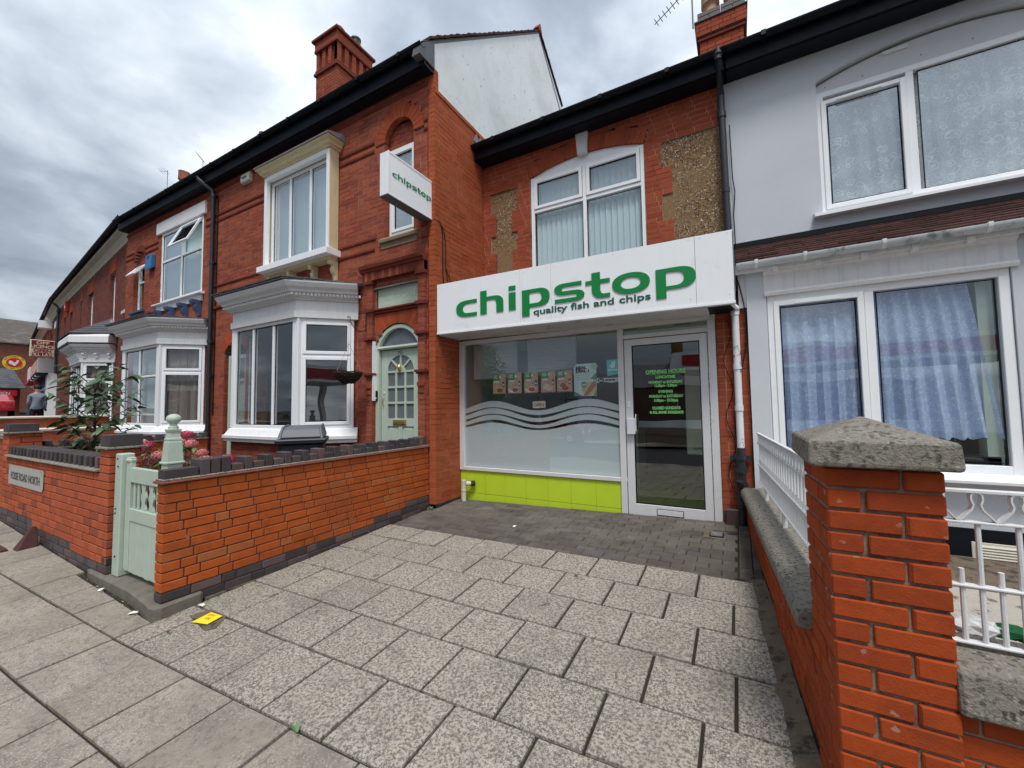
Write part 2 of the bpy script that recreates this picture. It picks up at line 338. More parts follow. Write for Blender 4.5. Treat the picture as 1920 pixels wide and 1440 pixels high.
    def mould(s, path, prof, closed_back=True):
        """sweep prof [(out, z)] along plan path [(u, d)] with mitred corners; out = towards the left-hand normal given by d"""
        n = len(path); m_ = len(prof); i = len(s.v)
        for k in range(n):
            p = Vector(path[k])
            ns = []
            if k > 0:
                e_ = (p-Vector(path[k-1])).normalized(); ns.append(Vector((-e_.y, e_.x)))
            if k < n-1:
                e_ = (Vector(path[k+1])-p).normalized(); ns.append(Vector((-e_.y, e_.x)))
            nn = ns[0] if len(ns) == 1 else (ns[0]+ns[1]).normalized()/max(.3, math.cos(ns[0].angle(ns[1])/2))
            for o, z in prof: s.pt(p.x+nn.x*o, p.y+nn.y*o, z)
        for k in range(n-1):
            for j in range(m_): s.f.append([i+k*m_+j, i+k*m_+(j+1) % m_, i+(k+1)*m_+(j+1) % m_, i+(k+1)*m_+j])
        s.f.append([i+j for j in range(m_)]); s.f.append([i+(n-1)*m_+j for j in range(m_)][::-1])
        return s
    def build(s, name, mt, parent=None, bevel=0., smooth=False, kind=None, label=None):
        me = bpy.data.meshes.new(name)
        o0 = Vector(parent.get('base', (0, 0, 0))) if parent else Vector((0, 0, 0))
        if parent is None and s.v:
            lo = Vector((min(v[i] for v in s.v) for i in range(3))); hi = Vector((max(v[i] for v in s.v) for i in range(3)))
            o0 = Vector(((lo.x+hi.x)/2, (lo.y+hi.y)/2, lo.z))
        me.from_pydata([v-o0 for v in s.v], [], s.f)
        bm = bmesh.new(); bm.from_mesh(me); bmesh.ops.recalc_face_normals(bm, faces=bm.faces)
        if bevel: bmesh.ops.bevel(bm, geom=list(bm.edges), offset=bevel, segments=1, affect='EDGES', clamp_overlap=True)
        bm.to_mesh(me); bm.free()
        if smooth:
            for p in me.polygons: p.use_smooth = True
            me.set_sharp_from_angle(angle=R(38))
        me.materials.append(mt)
        o = bpy.data.objects.new(name, me); COL.objects.link(o)
        if parent: o.parent = parent; o['base'] = tuple(o0)
        else: o.location = o0; o['base'] = tuple(o0)
        if kind: o['kind'] = kind
        if label: o['label'] = label
        return o

def root(name, label, cat, loc, group=None, kind=None):
    o = bpy.data.objects.new(name, None); COL.objects.link(o); o.empty_display_size = .2
    o.location = loc; o['base'] = tuple(loc)
    if kind: o['kind'] = kind
    else: o['label'] = label; o['category'] = cat
    if group: o['group'] = group
    return o
def tag(o, label, cat, group=None):
    o['label'] = label; o['category'] = cat
    if group: o['group'] = group
    return o

def to_px(P):
    v = P-CAM; z = v.dot(cf)
    return z, (960+FPX*v.dot(cr2)/z, 720-FPX*v.dot(cu2)/z) if z > .1 else (0, 0)

BRM = {}
def brick_mesh(w_, h_, d_, mt, bev):
    k = (round(w_, 3), round(h_, 3), round(d_, 3), mt.name, bev)
    if k not in BRM:
        me = bpy.data.meshes.new('brick'); bm = bmesh.new()
        bmesh.ops.create_cube(bm, size=1.0); bmesh.ops.scale(bm, vec=k[:3][0:1]+(k[2], k[1]), verts=bm.verts)
        if bev: bmesh.ops.bevel(bm, geom=list(bm.edges), offset=bev, segments=1, affect='EDGES')
        bm.to_mesh(me); bm.free(); me.materials.append(mt); BRM[k] = me
    return BRM[k]

def rect(u0, u1, z0, z1): return lambda za, zb: [(u0, u1)] if z0-1e-4 < (za+zb)/2 < z1+1e-4 else []
def arc(uc, hw, zs, rise, th=0.):
    Rr = (hw*hw+rise*rise)/(2*rise); zc = zs+rise-Rr; Ro = Rr+th
    def f(za, zb):
        z = (za+zb)/2
        if z < zs or z > zc+Ro: return []
        h = math.sqrt(max(0, Ro*Ro-(z-zc)**2))
        if rise < hw*.98: h = min(h, hw+max(0, z-zs+.02)*hw/(Rr-rise))
        return [(uc-h, uc+h)]
    return f
def cutiv(iv, holes, za, zb):
    for h in holes:
        for a, b in h(za, zb):
            nv = []
            for p, q in iv:
                if b <= p or a >= q: nv.append((p, q)); continue
                if a > p: nv.append((p, a))
                if b < q: nv.append((b, q))
            iv = nv
    return iv

def lay(fr, parent, u0, u1, z0, z1, mt, mortar, holes=(), bond='garden', proud=.0, depth=.05, thick=.22, course=.075, sl=.225,
        limit=300, bev=0., altmat=None, name='brick', back=True, flip=0., jt=.0088, jit=.0015, budget=None):
    """brick wall: single bricks (largest first) plus the rest joined; a recessed mortar body behind"""
    base = Vector(parent['base']); hl = sl/2
    rows = int(round((z1-z0)/course)); L = []
    rnd = random.Random(int((u1-u0)*1000)+rows)
    for r_ in range(rows):
        za, zb = z0+r_*course, z0+(r_+1)*course
        if bond == 'garden': pat = [hl] if False else ([sl] if r_ % 4 else [sl, hl])
        elif bond == 'flemish': pat = [sl, hl]
        elif bond == 'fg': pat = [sl, sl, sl, hl]
        elif bond == 'header': pat = [hl]
        elif bond == 'single': pat = [u1-u0]
        elif bond == 'pier': pat = [sl, hl] if r_ % 2 else [hl, sl]
        else: pat = [sl]
        off = 0 if bond in ('pier', 'single') else -(((r_ % 2)*(sl*.75 if bond in ('flemish',) else sl*.5))+(r_*.61*sl if bond == 'fg' else 0)+flip) % (sum(pat))-sum(pat)
        ivs = cutiv([(u0, u1)], holes, za, zb)
        u = u0+off; k = 0
        while u < u1:
            w_ = pat[k % len(pat)]; k += 1
            for p, q in ivs:
                a, b = max(u, p), min(u+w_, q)
                if b-a > .018: L.append((a+(jt/2 if a > u0+1e-4 else 0), b-(jt/2 if b < u1-1e-4 else 0), za+jt/2, zb-jt/2))
            u += w_
    # close small slivers
    sc = []
    for b in L:
        z_, (px, py) = to_px(fr.p((b[0]+b[1])/2, proud, (b[2]+b[3])/2))
        vis = z_ > .3 and -40 < px < 1960 and -40 < py < 1480
        sc.append((-(b[1]-b[0])/max(z_, .3) if vis else 1, b))
    sc.sort(key=lambda q: q[0])
    rest = MB(fr); rest2 = MB(fr); n = 0
    for s_, b in sc:
        a2 = altmat(b) if altmat else None
        mm = a2 or mt
        j = rnd.uniform(-jit, jit)
        if n < limit and s_ <= 0:
            n += 1
            me = brick_mesh(b[1]-b[0], b[3]-b[2], depth, mm, bev)
            o = bpy.data.objects.new(name, me); COL.objects.link(o); o.parent = parent
            o.location = fr.p((b[0]+b[1])/2, proud+j-depth/2, (b[2]+b[3])/2)-base
            o.rotation_euler = (rnd.uniform(-.004, .004), rnd.uniform(-.006, .006) if bev else 0, fr.ang)
        else:
            (rest2 if a2 else rest).box(b[0], b[1], proud-depth, proud+j, b[2], b[3])
    if rest.f: rest.build(name, mt, parent, kind='stuff')
    if rest2.f: rest2.build(name, altmat(None), parent, kind='stuff')
    if back:
        mb = MB(fr); prev = None; z_s = z0
        for r_ in range(rows+1):
            iv = cutiv([(u0, u1)], holes, z0+r_*course, z0+(r_+1)*course) if r_ < rows else None
            if iv != prev:
                if prev:
                    for p, q in prev: mb.box(p+.001+(.007 if p < u0+1e-4 else 0), q-.001-(.007 if q > u1-1e-4 else 0), proud-thick, proud-(.006 if bev else .0025), z_s, z0+r_*course)
                prev = iv; z_s = z0+r_*course
        mb.build('mortar', mortar, parent)
    return L

def voussoirs(fr, parent, uc, hw, zs, rise, th, n, mt, proud=.004, depth=.1, name='arch_brick'):
    Rr = (hw*hw+rise*rise)/(2*rise); zc = zs+rise-Rr; a = math.asin(min(1, hw/Rr))
    if rise > hw*.99: a = PI/2
    for k in range(n):
        t0 = -a+2*a*k/n; t1 = -a+2*a*(k+1)/n; g = .004/Rr
        P = [(uc+math.sin(t0+g)*Rr, zc+math.cos(t0+g)*Rr), (uc+math.sin(t1-g)*Rr, zc+math.cos(t1-g)*Rr),
             (uc+math.sin(t1-g*.7)*(Rr+th), zc+math.cos(t1-g*.7)*(Rr+th)), (uc+math.sin(t0+g*.7)*(Rr+th), zc+math.cos(t0+g*.7)*(Rr+th))]
        MB(fr).prism(P, proud-depth, proud+random.uniform(-.001, .001)).build(name, mt, parent)
    A = [(uc+math.sin(-a+2*a*k/24)*(Rr+.003), zc+math.cos(-a+2*a*k/24)*(Rr+.003)) for k in range(25)]
    B = [(uc+math.sin(-a+2*a*k/24)*(Rr+th), zc+math.cos(-a+2*a*k/24)*(Rr+th)) for k in range(25)]
    MB(fr).strip(A, B, proud-depth, proud-.006).build('arch_mortar', MO_PINK, parent)

def text(s, fr, u, z, size, mt, parent=None, d=0., name='lettering', align='CENTER', sx=1., bold=0., ext=.001, rot=0.):
    cu_ = bpy.data.curves.new('t', 'FONT'); cu_.body = s; cu_.size = size; cu_.align_x = align; cu_.extrude = ext; cu_.offset = bold
    cu_.resolution_u = 3
    ob = bpy.data.objects.new('t', cu_); COL.objects.link(ob)
    bpy.context.view_layer.update()
    me = bpy.data.meshes.new_from_object(ob.evaluated_get(bpy.context.evaluated_depsgraph_get()))
    bpy.data.objects.remove(ob)
    base = Vector(parent['base']) if parent else Vector((0, 0, 0))
    for v in me.vertices:
        x_, y_, z_ = v.co.x*sx, v.co.y, v.co.z
        if rot: x_, y_ = x_*math.cos(rot)-y_*math.sin(rot), x_*math.sin(rot)+y_*math.cos(rot)
        v.co = fr.p(u+x_, d+z_, z+y_)-base
    me.materials.clear(); me.materials.append(mt)
    o = bpy.data.objects.new(name, me); COL.objects.link(o)
    if parent: o.parent = parent
    o['base'] = tuple(base)
    return o

def window(fr, parent, u0, u1, z0, z1, d, mull=(), trans=(), panes=(), fw=.055, fd=.07, mt=None, sill=None, name='window', gd=.03, glass=None, sash=()):
    """upvc window: outer frame with mullions and transoms, panes and opening sashes as sub-parts"""
    mt = mt or UPVC; mb = MB(fr)
    mb.box(u0, u0+fw, d-fd, d, z0, z1); mb.box(u1-fw, u1, d-fd, d, z0, z1)
    mb.box(u0+fw, u1-fw, d-fd, d, z1-fw, z1); mb.box(u0+fw, u1-fw, d-fd, d, z0, z0+fw)
    for u, a, b in mull: mb.box(u-fw*.5, u+fw*.5, d-fd, d-.001, a, b)
    for z, a, b in trans: mb.box(a, b, d-fd, d-.002, z-fw*.45, z+fw*.45)
    wo = mb.build(name, mt, parent, bevel=.004)
    for (a, b, c, e_) in panes:
        MB(fr).quad((a, d-gd, c), (b, d-gd, c), (b, d-gd, e_), (a, d-gd, e_)).build('pane', glass or (GLASSU if c > 3.5 else GLASS), wo)
        g = MB(fr); t = .008
        g.box(a-.002, a+t, d-gd-.002, d-gd+.006, c, e_); g.box(b-t, b+.002, d-gd-.002, d-gd+.006, c, e_)
        g.box(a+t, b-t, d-gd-.002, d-gd+.006, e_-t, e_); g.box(a+t, b-t, d-gd-.002, d-gd+.006, c, c+t)
        g.build('gasket', BLACKP, wo)
    for (a, b, c, e_) in sash:
        t = .05; g = MB(fr)
        g.box(a, a+t, d-.02, d+.014, c, e_); g.box(b-t, b, d-.02, d+.014, c, e_); g.box(a+t, b-t, d-.02, d+.014, e_-t, e_); g.box(a+t, b-t, d-.02, d+.014, c, c+t)
        g.build('sash', mt, wo, bevel=.004)
    if sill:
        o_, h_, ex = sill
        MB(fr).side([(d-.08, z0-h_), (d+o_, z0-h_), (d+o_, z0-h_*.25), (d-.0, z0-.001), (d-.08, z0-.001)], u0-ex, u1+ex).build('sill', mt, wo, bevel=.003)
    return wo

def curtain(fr, parent, u0, u1, z0, z1, d, mt, amp=.015, wl=.09, name='curtain', flare=0., tilt=0.):
    mb = MB(fr); n = max(8, int((u1-u0)/wl*8)); rows = 6; i = 0; ph = random.uniform(0, 6)
    for r_ in range(rows+1):
        t = r_/rows; z = z1+(z0-z1)*t
        for k in range(n+1):
            s = k/n; uu = u0+(u1-u0)*s+flare*t*(s-.5)+tilt*t*s
            a = amp*(.6+.6*t)*(math.sin(2*PI*(u1-u0)*s/wl+ph+.8*math.sin(3*s*PI))+.35*math.sin(5.3*PI*(u1-u0)*s/wl*.37+1+t))
            mb.pt(uu, d+a, z)
    for r_ in range(rows):
        for k in range(n): q = r_*(n+1)+k; mb.f.append([q, q+1, q+n+2, q+n+1])
    return mb.build(name, mt, parent, smooth=True)

def blinds(fr, parent, u0, u1, z0, z1, d, n, mt, ang=.5, name='blind_slat'):
    base = Vector(parent['base'])
    w_ = (u1-u0)/n*1.12; me = bpy.data.meshes.new('slat'); bm = bmesh.new()
    bmesh.ops.create_cube(bm, size=1.); bmesh.ops.scale(bm, vec=(w_, .002, z1-z0), verts=bm.verts); bm.to_mesh(me); bm.free(); me.materials.append(mt)
    for k in range(n):
        o = bpy.data.objects.new(name, me); COL.objects.link(o); o.parent = parent
        o.location = fr.p(u0+(k+.5)*(u1-u0)/n, d, (z0+z1)/2)-base; o.rotation_euler = (0, 0, fr.ang+ang+random.uniform(-.06, .06))

def zg(x, y):
    z = -.147+.049*min(y, 5.3)
    if x > -3.9: z += .025*min(x+3.9, 4.5)*min(1, max(0, (y-1.2)/3.6))
    else: z += .035*(-3.9-x)
    return z
# ------------------------------------------------------------------ ground
def sheet(name, x0, x1, y0, y1, nx, ny, dz, mt, zf=zg):
    mb = MB()
    for j in range(ny+1):
        for i in range(nx+1):
            x = x0+(x1-x0)*i/nx; y = y0+(y1-y0)*j/ny; mb.pt(x, y, zf(x, y)+dz)
    for j in range(ny):
        for i in range(nx): q = j*(nx+1)+i; mb.f.append([q, q+1, q+nx+2, q+nx+1])
    o = mb.build(name, mt); o['kind'] = 'structure'; return o
sheet('ground', -160, 90, -140, 120, 50, 52, -.16, SOIL)
sheet('road', -120, 60, -13, -2.6, 90, 8, -.10, ASPH)
ker = MB(); 
for i in range(90):
    x = -60+i; z = zg(x, -2.6)
    ker.hexa([(x, -2.6, z-.12), (x+.99, -2.6, zg(x+1, -2.6)-.12), (x+.99, -2.46, zg(x+1, -2.46)-.12), (x, -2.46, z-.12),
              (x, -2.6, z+.005), (x+.99, -2.6, zg(x+1, -2.6)+.005), (x+.99, -2.46, zg(x+1, -2.46)+.005), (x, -2.46, z+.005)])
ko = ker.build('kerb', SLABP); ko['kind'] = 'structure'
bed = sheet('pavement', -60, 3.0, -2.46, 1.5, 126, 8, -.02, GRIT)
opp = sheet('opposite_pavement', -120, 60, -16.5, -13, 90, 4, .01, SLABP)
court = sheet('forecourt', -3.92, .34, 1.42, 5.2, 12, 12, -.02, GRIT)
gar = sheet('front_garden', -30, -4.03, 1.55, 4.6, 40, 4, -.03, SOIL)
gar2 = sheet('side_garden', .2, 5, 1.9, 5.9, 6, 6, -.06, MORTB, zf=lambda x, y: zg(-.2, y)+.0)
# row lines of the slabs: y = a + b*x (they fan slightly, as laid)
LN = [(-2.30, .055), (-1.84, .055), (-1.38, .05), (-.92, .05), (-.46, .048), (0.0, .047), (.475, .047), (.945, .046), (1.42, .052), (1.835, .033), (2.215, .012), (2.61, .0), (2.985, -.02), (3.362, -.025), (3.745, -.02)]
def slab(parent, x0, x1, la, lb, mt, h=.04, name='paving_slab', gap=.0088, lift=0., xr=None, cutY=None):
    g = gap; q = []
    dz = random.uniform(-.003, .003)
    for x, l, sy in ((x0+g, la, g), (x1-g, la, g), (x1-g, lb, -g), (x0+g, lb, -g)):
        y = l[0]+l[1]*x+sy
        if cutY: y = min(y, cutY)
        if xr and x == x1-g: x = xr(y)
        q.append((x, y))
    mb = MB(); P = []
    ch = .005
    cxm = sum(p[0] for p in q)/4; cym = sum(p[1] for p in q)/4
    tl = (random.uniform(-.006, .006), random.uniform(-.006, .006))
    def zt(x, y): return zg(x, y)+lift+dz+(x-cxm)*tl[0]+(y-cym)*tl[1]
    i = len(mb.v)
    for x, y in q: mb.pt(x, y, zt(x, y)-h)
    for x, y in q: mb.pt(x, y, zt(x, y)-ch)
    for x, y in q:
        fx = x+(ch if x < cxm else -ch); fy = y+(ch if y < cym else -ch); mb.pt(fx, fy, zt(fx, fy))
    for a in range(4):
        b = (a+1) % 4
        mb.f += [[a, b, 4+b, 4+a], [4+a, 4+b, 8+b, 8+a]]
    mb.f.append([8, 9, 10, 11])
    o = mb.build(name, mt, parent); return o
# forecourt rows (joint phase, pitch)
rows = {8: (-3.67+.0, .463, SLABL), 9: (-2.985, .463, SLABL), 10: (-1.36, .43, SLABL), 11: (-1.15, .43, SLABL), 12: (-1.37, .427, SLABL), 13: (-1.19, .425, SLABL)}
for r_, (ph, pt_, mt_) in rows.items():
    la, lb = LN[r_], LN[r_+1]
    k = math.floor((-3.91-ph)/pt_); x = ph+k*pt_
    while x < .16:
        ym = (la[0]+lb[0])/2; xe = .26-.072*(ym-1.84)-.08
        a, b = max(x, -3.91), min(x+pt_, xe)
        if b-a > .12:
            slab(court, a, b, la, lb, mt_, xr=(lambda y: .26-.072*(y-1.84)-.08) if b == xe or x+pt_ > xe-.06 else None)
        x += pt_
    if r_ == 8:
        slab(bed, ph-pt_, -3.91, la, (1.435, 0), SLABP)
        x = ph-pt_*2
        while x > -13:
            a, b = x-pt_*0, x+pt_
            if b <= -3.9: slab(bed, a, b, la, (1.44, 0) if a > -5.7 else (1.50, 0.0), SLABP)
            x -= pt_
for r_ in range(0, 8):
    ph = (-3.9 if r_ % 2 == 1 else -3.67); pt_ = .47
    x = ph-pt_*(20 if r_ > 3 else 10)
    while x < 2.2 and (r_ > 2 or x < -.5):
        slab(bed, x, x+pt_, LN[r_], LN[r_+1], SLABP if not (r_ == 7 and x > -1.6) else SLABP, gap=.008); x += pt_
# block pavers before the shop: 13 rows, one soldier column on the right
pr = 0
for j in range(14):
    y0 = 3.68+.0+j*.1055
    xx = -3.88-(.1 if j % 2 else 0)
    while xx < -.10:
        a, b = max(xx, -3.88), min(xx+.2, -.06)
        if b-a > .04 and not (-.34 < (a+b)/2 < -.16 and 4.58 < y0+.05 < 4.80):
            slab(court, a, b, (max(y0, 3.75), -.02*(y0 < 3.9)), (y0+.105, -.02*(y0 < 3.8)), PAVER, h=.05, name='paver', gap=.0022, cutY=5.12)
        xx += .2
for j in range(7):
    y0 = 3.79+j*.2
    for x0 in (-.055, .05): slab(court, x0, x0+.104, (y0, -.01), (min(y0+.2, 5.08), -.01), PAVER, h=.05, name='paver', gap=.0025)
# mortar fillet between forecourt and right-hand wall
mb = MB()
for i in range(30):
    y = .9+i*.1; xw = .26-.072*(y-1.84)
    for k, (dx, dz) in enumerate(((-.13, -.012), (-.07+.03*random.random(), .006+.012*random.random()), (.01, .03+.01*random.random()))): mb.pt(xw+dx, y, zg(xw+dx, y)+dz)
for i in range(29):
    for k in range(2): q = i*3+k; mb.f.append([q, q+1, q+4, q+3])
mb.build('mortar_fillet', MORTB, court, smooth=True)

# stone step under the gate
mb = MB()
mb.plan([(-5.50, 1.50), (-5.35, 1.47), (-4.5, 1.475), (-4.1, 1.445), (-3.93, 1.42), (-3.885, 1.46), (-3.90, 1.76), (-4.05, 1.8), (-5.4, 1.8)], -.14, .028)
so_ = mb.build('stone_step', STEP, bevel=.018); tag(so_, 'worn mossy stone step under the pale green gate', 'step')
# loose grit gap where a corner of slab is missing
mb = MB(); mb.plan([(-3.74, 1.60), (-3.40, 1.55), (-3.36, 1.60), (-3.5, 1.76), (-3.7, 1.74)], -.075, -.062); mb.build('grit_patch', MORTB, court)
# yellow leaflet lying on the slabs
YEL = mat('paper_yellow', (.86, .70, .03), r=.6, var=.05, vs=20)
def zq(x, y): return zg(x, y)+.012
mb = MB(); P = [(-3.60, 1.555), (-3.455, 1.59), (-3.475, 1.70), (-3.62, 1.69)]
i = 0
for dz in (0, .0015):
    for x, y in P: mb.pt(x, y, zq(x, y)+dz)
mb.f += [[0, 1, 2, 3], [4, 5, 6, 7], [0, 1, 5, 4], [1, 2, 6, 5], [2, 3, 7, 6], [3, 0, 4, 7]]
lf = mb.build('leaflet', YEL); tag(lf, 'yellow printed leaflet lying on the slabs by the gate step', 'leaflet')
class GF:      # flat frame lying on the ground
    def __init__(s, x, y, a): s.x, s.y, s.c, s.s = x, y, math.cos(a), math.sin(a)
    ang = 0
    def p(s, u, d, z): X, Y = s.x+u*s.c-z*s.s, s.y+u*s.s+z*s.c; return Vector((X, Y, zq(X, Y)+.0025+d))
RED = mat('print_red', (.5, .03, .02), r=.6, var=0)
text('OK', GF(-3.535, 1.605, .15), 0, .015, .035, RED, lf, name='print', ext=.0003)
for k in range(4):
    mb = MB(GF(-3.545, 1.585, .15)); mb.box(-.04, .03, 0, .0004, .075+.006*k, .0765+.006*k); mb.build('print_line', RED, lf)
# small plastic cover in the pavers
dc = root('drain_cover', 'small dark square drain cover in the pavers by the shop door', 'drain cover', (-.25, 4.69, zg(-.25, 4.69)))
mb = MB(); z = zg(-.25, 4.69); mb.box(-.315, -.185, 4.61, 4.77, z-.03, z+.004); mb.build('frame', BLACKP, dc)
for k in range(6):
    mb = MB(); mb.box(-.302, -.198, 4.625+k*.022, 4.637+k*.022, z+.004, z+.009); mb.build('slat', LEAD, dc)
mb = MB(); mb.box(-.37, -.15, 4.56, 4.83, z-.05, z-.003); mb.build('mortar_bed', MORTB, court)
# litter
WP = mat('paper_white', (.75, .74, .70), r=.7, var=.05)
for k, (x, y, lb) in enumerate(((-3.83, 1.72, 'scrap of white paper against the foot of the orange brick wall'), (-4.18, 1.41, 'scrap of white paper in the gap before the stone step'),
                               (-2.35, 4.25, 'white scrap lying on the block pavers before the shop window'), (-4.9, 1.43, 'small torn paper beside the mossy step, under the gate'))):
    mb = MB(); z = zg(x, y)+.006; a = k*.8; c, s = math.cos(a), math.sin(a)
    pts = [(-.03, -.012, 0), (.0, -.018, .006), (.03, -.01, .001), (.028, .012, .004), (-.004, .016, .009), (-.032, .011, .001)]
    for dz in (0, .0012):
        for px, py, pz in pts: mb.raw((x+px*c-py*s, y+px*s+py*c, z+pz+dz))
    mb.f += [list(range(6)), list(range(11, 5, -1))]+[[i, (i+1) % 6, 6+(i+1) % 6, 6+i] for i in range(6)]
    tag(mb.build('litter', WP), lb, 'litter')

# ------------------------------------------------------------------ garden wall between house and forecourt
gw = root('garden_wall', 'orange brick garden wall with stepped blue brick coping beside the forecourt', 'wall', (-3.97, 1.48, -.05))
fG = Fr(-3.914, 1.478, PI/2)
def galt(b):
    if b is None: return BR_BLUE
    z = (b[2]+b[3])/2; u = (b[0]+b[1])/2
    return BR_BLUE if z < .107+.075*(u > 2.05)+.075*(u > 2.62) else None
lay(fG, gw, 0, 3.09, -.043, .932, BR_GARDEN, MO_DARK, bond='fg', depth=.112, thick=.108, bev=.004, altmat=galt, limit=300, jit=.003)
mb = MB(fG); mb.side([(.022, .936), (.026, .948), (.018, .956), (-.13, .956), (-.138, .948), (-.132, .936)], -.022, 3.09)
mb.build('creasing_tile', mat('creasing', (.22, .075, .05), r=.9, var=.3, vs=20, bump=.3), gw, bevel=.004)
mb = MB(fG); mb.side([(.012, .957), (.016, .966), (.004, .972), (-.118, .972), (-.128, .966), (-.124, .957)], -.012, 3.09)
mb.build('mortar_bed', CONC, gw, bevel=.006)
def blue(u0, u1, h, name='coping_brick', d0=-.108, d1=-.002, fr=fG, z0=.972, parent=gw):
    MB(fr).box(u0, u1, d0+random.uniform(-.003, .003), d1+random.uniform(-.004, .003), z0, z0+h+random.uniform(-.002, .003)).build(name, BR_BLUE, parent, bevel=.005)
blue(.0, .235, .068)
u = .245
for k in range(3): blue(u, u+.072, .125, d0=-.17); u += .081
while u < 2.82:
    blue(u, u+.098, .058); u += .107
    blue(u, u+.070, .108, d0=-.16); u += .079
while u < 3.05: blue(u, u+.066, .118, d0=-.14); u += .074

# ------------------------------------------------------------------ front wall with name plate, left of the gate
fw = root('front_garden_wall', 'orange brick front wall with dark brick castellated coping, left of the green gate', 'wall', (-6.8, 1.55, 0))
fF = Fr(0, 1.5)
def falt(b):
    if b is None: return BR_BLUE
    z = (b[2]+b[3])/2; u = (b[0]+b[1])/2
    return BR_BLUE if z < .11+.055*(-5.3-u) else None
lay(fF, fw, -8.7, -5.07, -.043, .932, BR_FRONT, MO_DARK, bond='flemish', depth=.10, thick=.215, bev=.003, altmat=falt, limit=290, jit=.003)
fP = Fr(-5.07, 1.5, PI/2)
lay(fP, fw, 0, .235, -.043, 1.158, BR_FRONT, MO_DARK, bond='pier', depth=.10, thick=.2, bev=.004, altmat=lambda b: BR_BLUE if b is None or (b[2]+b[3])/2 < .17 else None, limit=40, flip=.05)
lay(fF, fw, -5.30, -5.07, .932, 1.157, BR_FRONT, MO_DARK, bond='pier', depth=.10, thick=.22, bev=.003, limit=20)
lay(fF, fw, -8.72, -8.45, .932, 1.232, BR_FRONT, MO_DARK, bond='pier', depth=.10, thick=.3, bev=.003, limit=20)
for (a, b, z, dep) in ((-5.33, -5.04, 1.158, .27), (-8.75, -8.42, 1.233, .3)):
    mb = MB(fF); mb.side([(.03, z), (.026, z+.02), (-dep, z+.02), (-dep-.006, z)], a, b); mb.build('creasing_tile', CONC, fw, bevel=.004)
    n = 4
    for k in range(n): MB(fF).box(a+.03+(b-a-.06)*k/n, a+.03+(b-a-.06)*(k+1)/n-.006, -dep+.03, .0, z+.02, z+.13).build('coping_brick', BR_BLUE, fw, bevel=.004)
mb = MB(fF); mb.side([(.03, .94), (.034, .952), (.02, .966), (-.235, .966), (-.245, .952), (-.24, .94)], -8.46, -5.29); mb.build('creasing_tile', CONC, fw, bevel=.004)
u = -8.42; k = 0
while u < -5.36:
    hi = k % 2 == 0
    MB(fF).box(u, u+.066, -.225, -.01 if hi else -.03, .966, 1.07 if hi else 1.03).build('coping_brick', BR_BLUE, fw, bevel=.004); u += .074; k += 1
PLATE = mat('plate_worn', (.42, .41, .37), r=.5, var=.12, vs=20, c2=(.7, .72, .74), c2t=(.66, .7), c2s=9)
np_ = root('street_name_plate', 'worn metal street name plate reading FOSSE ROAD NORTH on the front wall', 'sign', (-7.6, 1.49, .6))
mb = MB(fF); pts = [(-8.30, .605), (-6.93, .605), (-6.90, .635), (-6.90, .815), (-6.93, .845), (-8.30, .845)]
mb.prism(pts, .006, .010); mb.build('plate', PLATE, np_)
text('FOSSE ROAD NORTH', fF, -7.6, .675, .125, mat('plate_letter', (.06, .06, .06), r=.6, var=.2), np_, d=.011, sx=.98, bold=.003)
for uu in (-8.25, -6.95): MB(fF).lathe(uu, .02, [(.008, .83), (.008, .835)], 8).build('screw', LEAD, np_)
# upright iron stub on the pavement by the wall
stub = root('gate_stop', 'rusty iron wedge stop standing on the pavement against the front wall', 'post', (-6.88, 1.44, .0))
RUST = mat('rust_paint', (.09, .045, .04), r=.8, var=.3, vs=20)
mb = MB(); z = zg(-6.85, 1.4); mb.hexa([(-6.99, 1.30, z-.02), (-6.83, 1.30, z-.02), (-6.83, 1.47, z-.02), (-6.99, 1.47, z-.02), (-6.92, 1.42, z+.22), (-6.885, 1.42, z+.22), (-6.885, 1.46, z+.22), (-6.92, 1.46, z+.22)])
mb.build('wedge', RUST, stub, bevel=.006)
mb = MB(); mb.box(-7.22, -6.95, 1.22, 1.27, z-.005, z+.02); mb.build('bar', RUST, stub, bevel=.004)

# ------------------------------------------------------------------ gate
def spost(parent): pass
gp = root('gate_post', 'square sage green post against the brick pier, with bolt holes', 'post', (-4.95, 1.56, .02))
mb = MB(); mb.box(-5.03, -4.90, 1.53, 1.63, .03, 1.12); mb.build('post', GATE_P, gp, bevel=.008)
mb = MB()
for z in (1.07, 1.0, .62, .58, .2): mb.lathe(-4.97+random.uniform(-.02, .02), 1.527, [(.006, z), (.006, z+.012)], 6)
mb.build('bolt_hole', BLACKP, gp)
ga = root('garden_gate', 'pale green boarded wooden gate with open slats in its top half', 'gate', (-4.5, 1.58, .08))
yg0, yg1 = 1.565, 1.605
mb = MB(); mb.box(-4.89, -4.80, yg0, yg1, .09, 1.09); mb.build('stile', GATE_P, ga, bevel=.004)
mb = MB(); mb.box(-4.895, -4.795, yg0-.01, yg1+.01, 1.04, 1.085); mb.build('stile_cap', GATE_P, ga, bevel=.015)
mb = MB(); mb.box(-4.16, -4.08, yg0, yg1, .09, 1.0); mb.build('stile', GATE_P, ga, bevel=.004)
mb = MB(); mb.box(-4.80, -4.16, yg0, yg1, .87, 1.0); mb.build('top_rail', GATE_P, ga, bevel=.004)
mb = MB(); mb.box(-4.80, -4.16, yg0, yg1, .53, .64); mb.build('mid_rail', GATE_P, ga, bevel=.004)
for k in range(8): MB().box(-4.80+k*.08, -4.80+k*.08+.0765, yg0+.008, yg1-.008, .085+random.uniform(-.006, .006), .53).build('board', GATE_P, ga, bevel=.003)
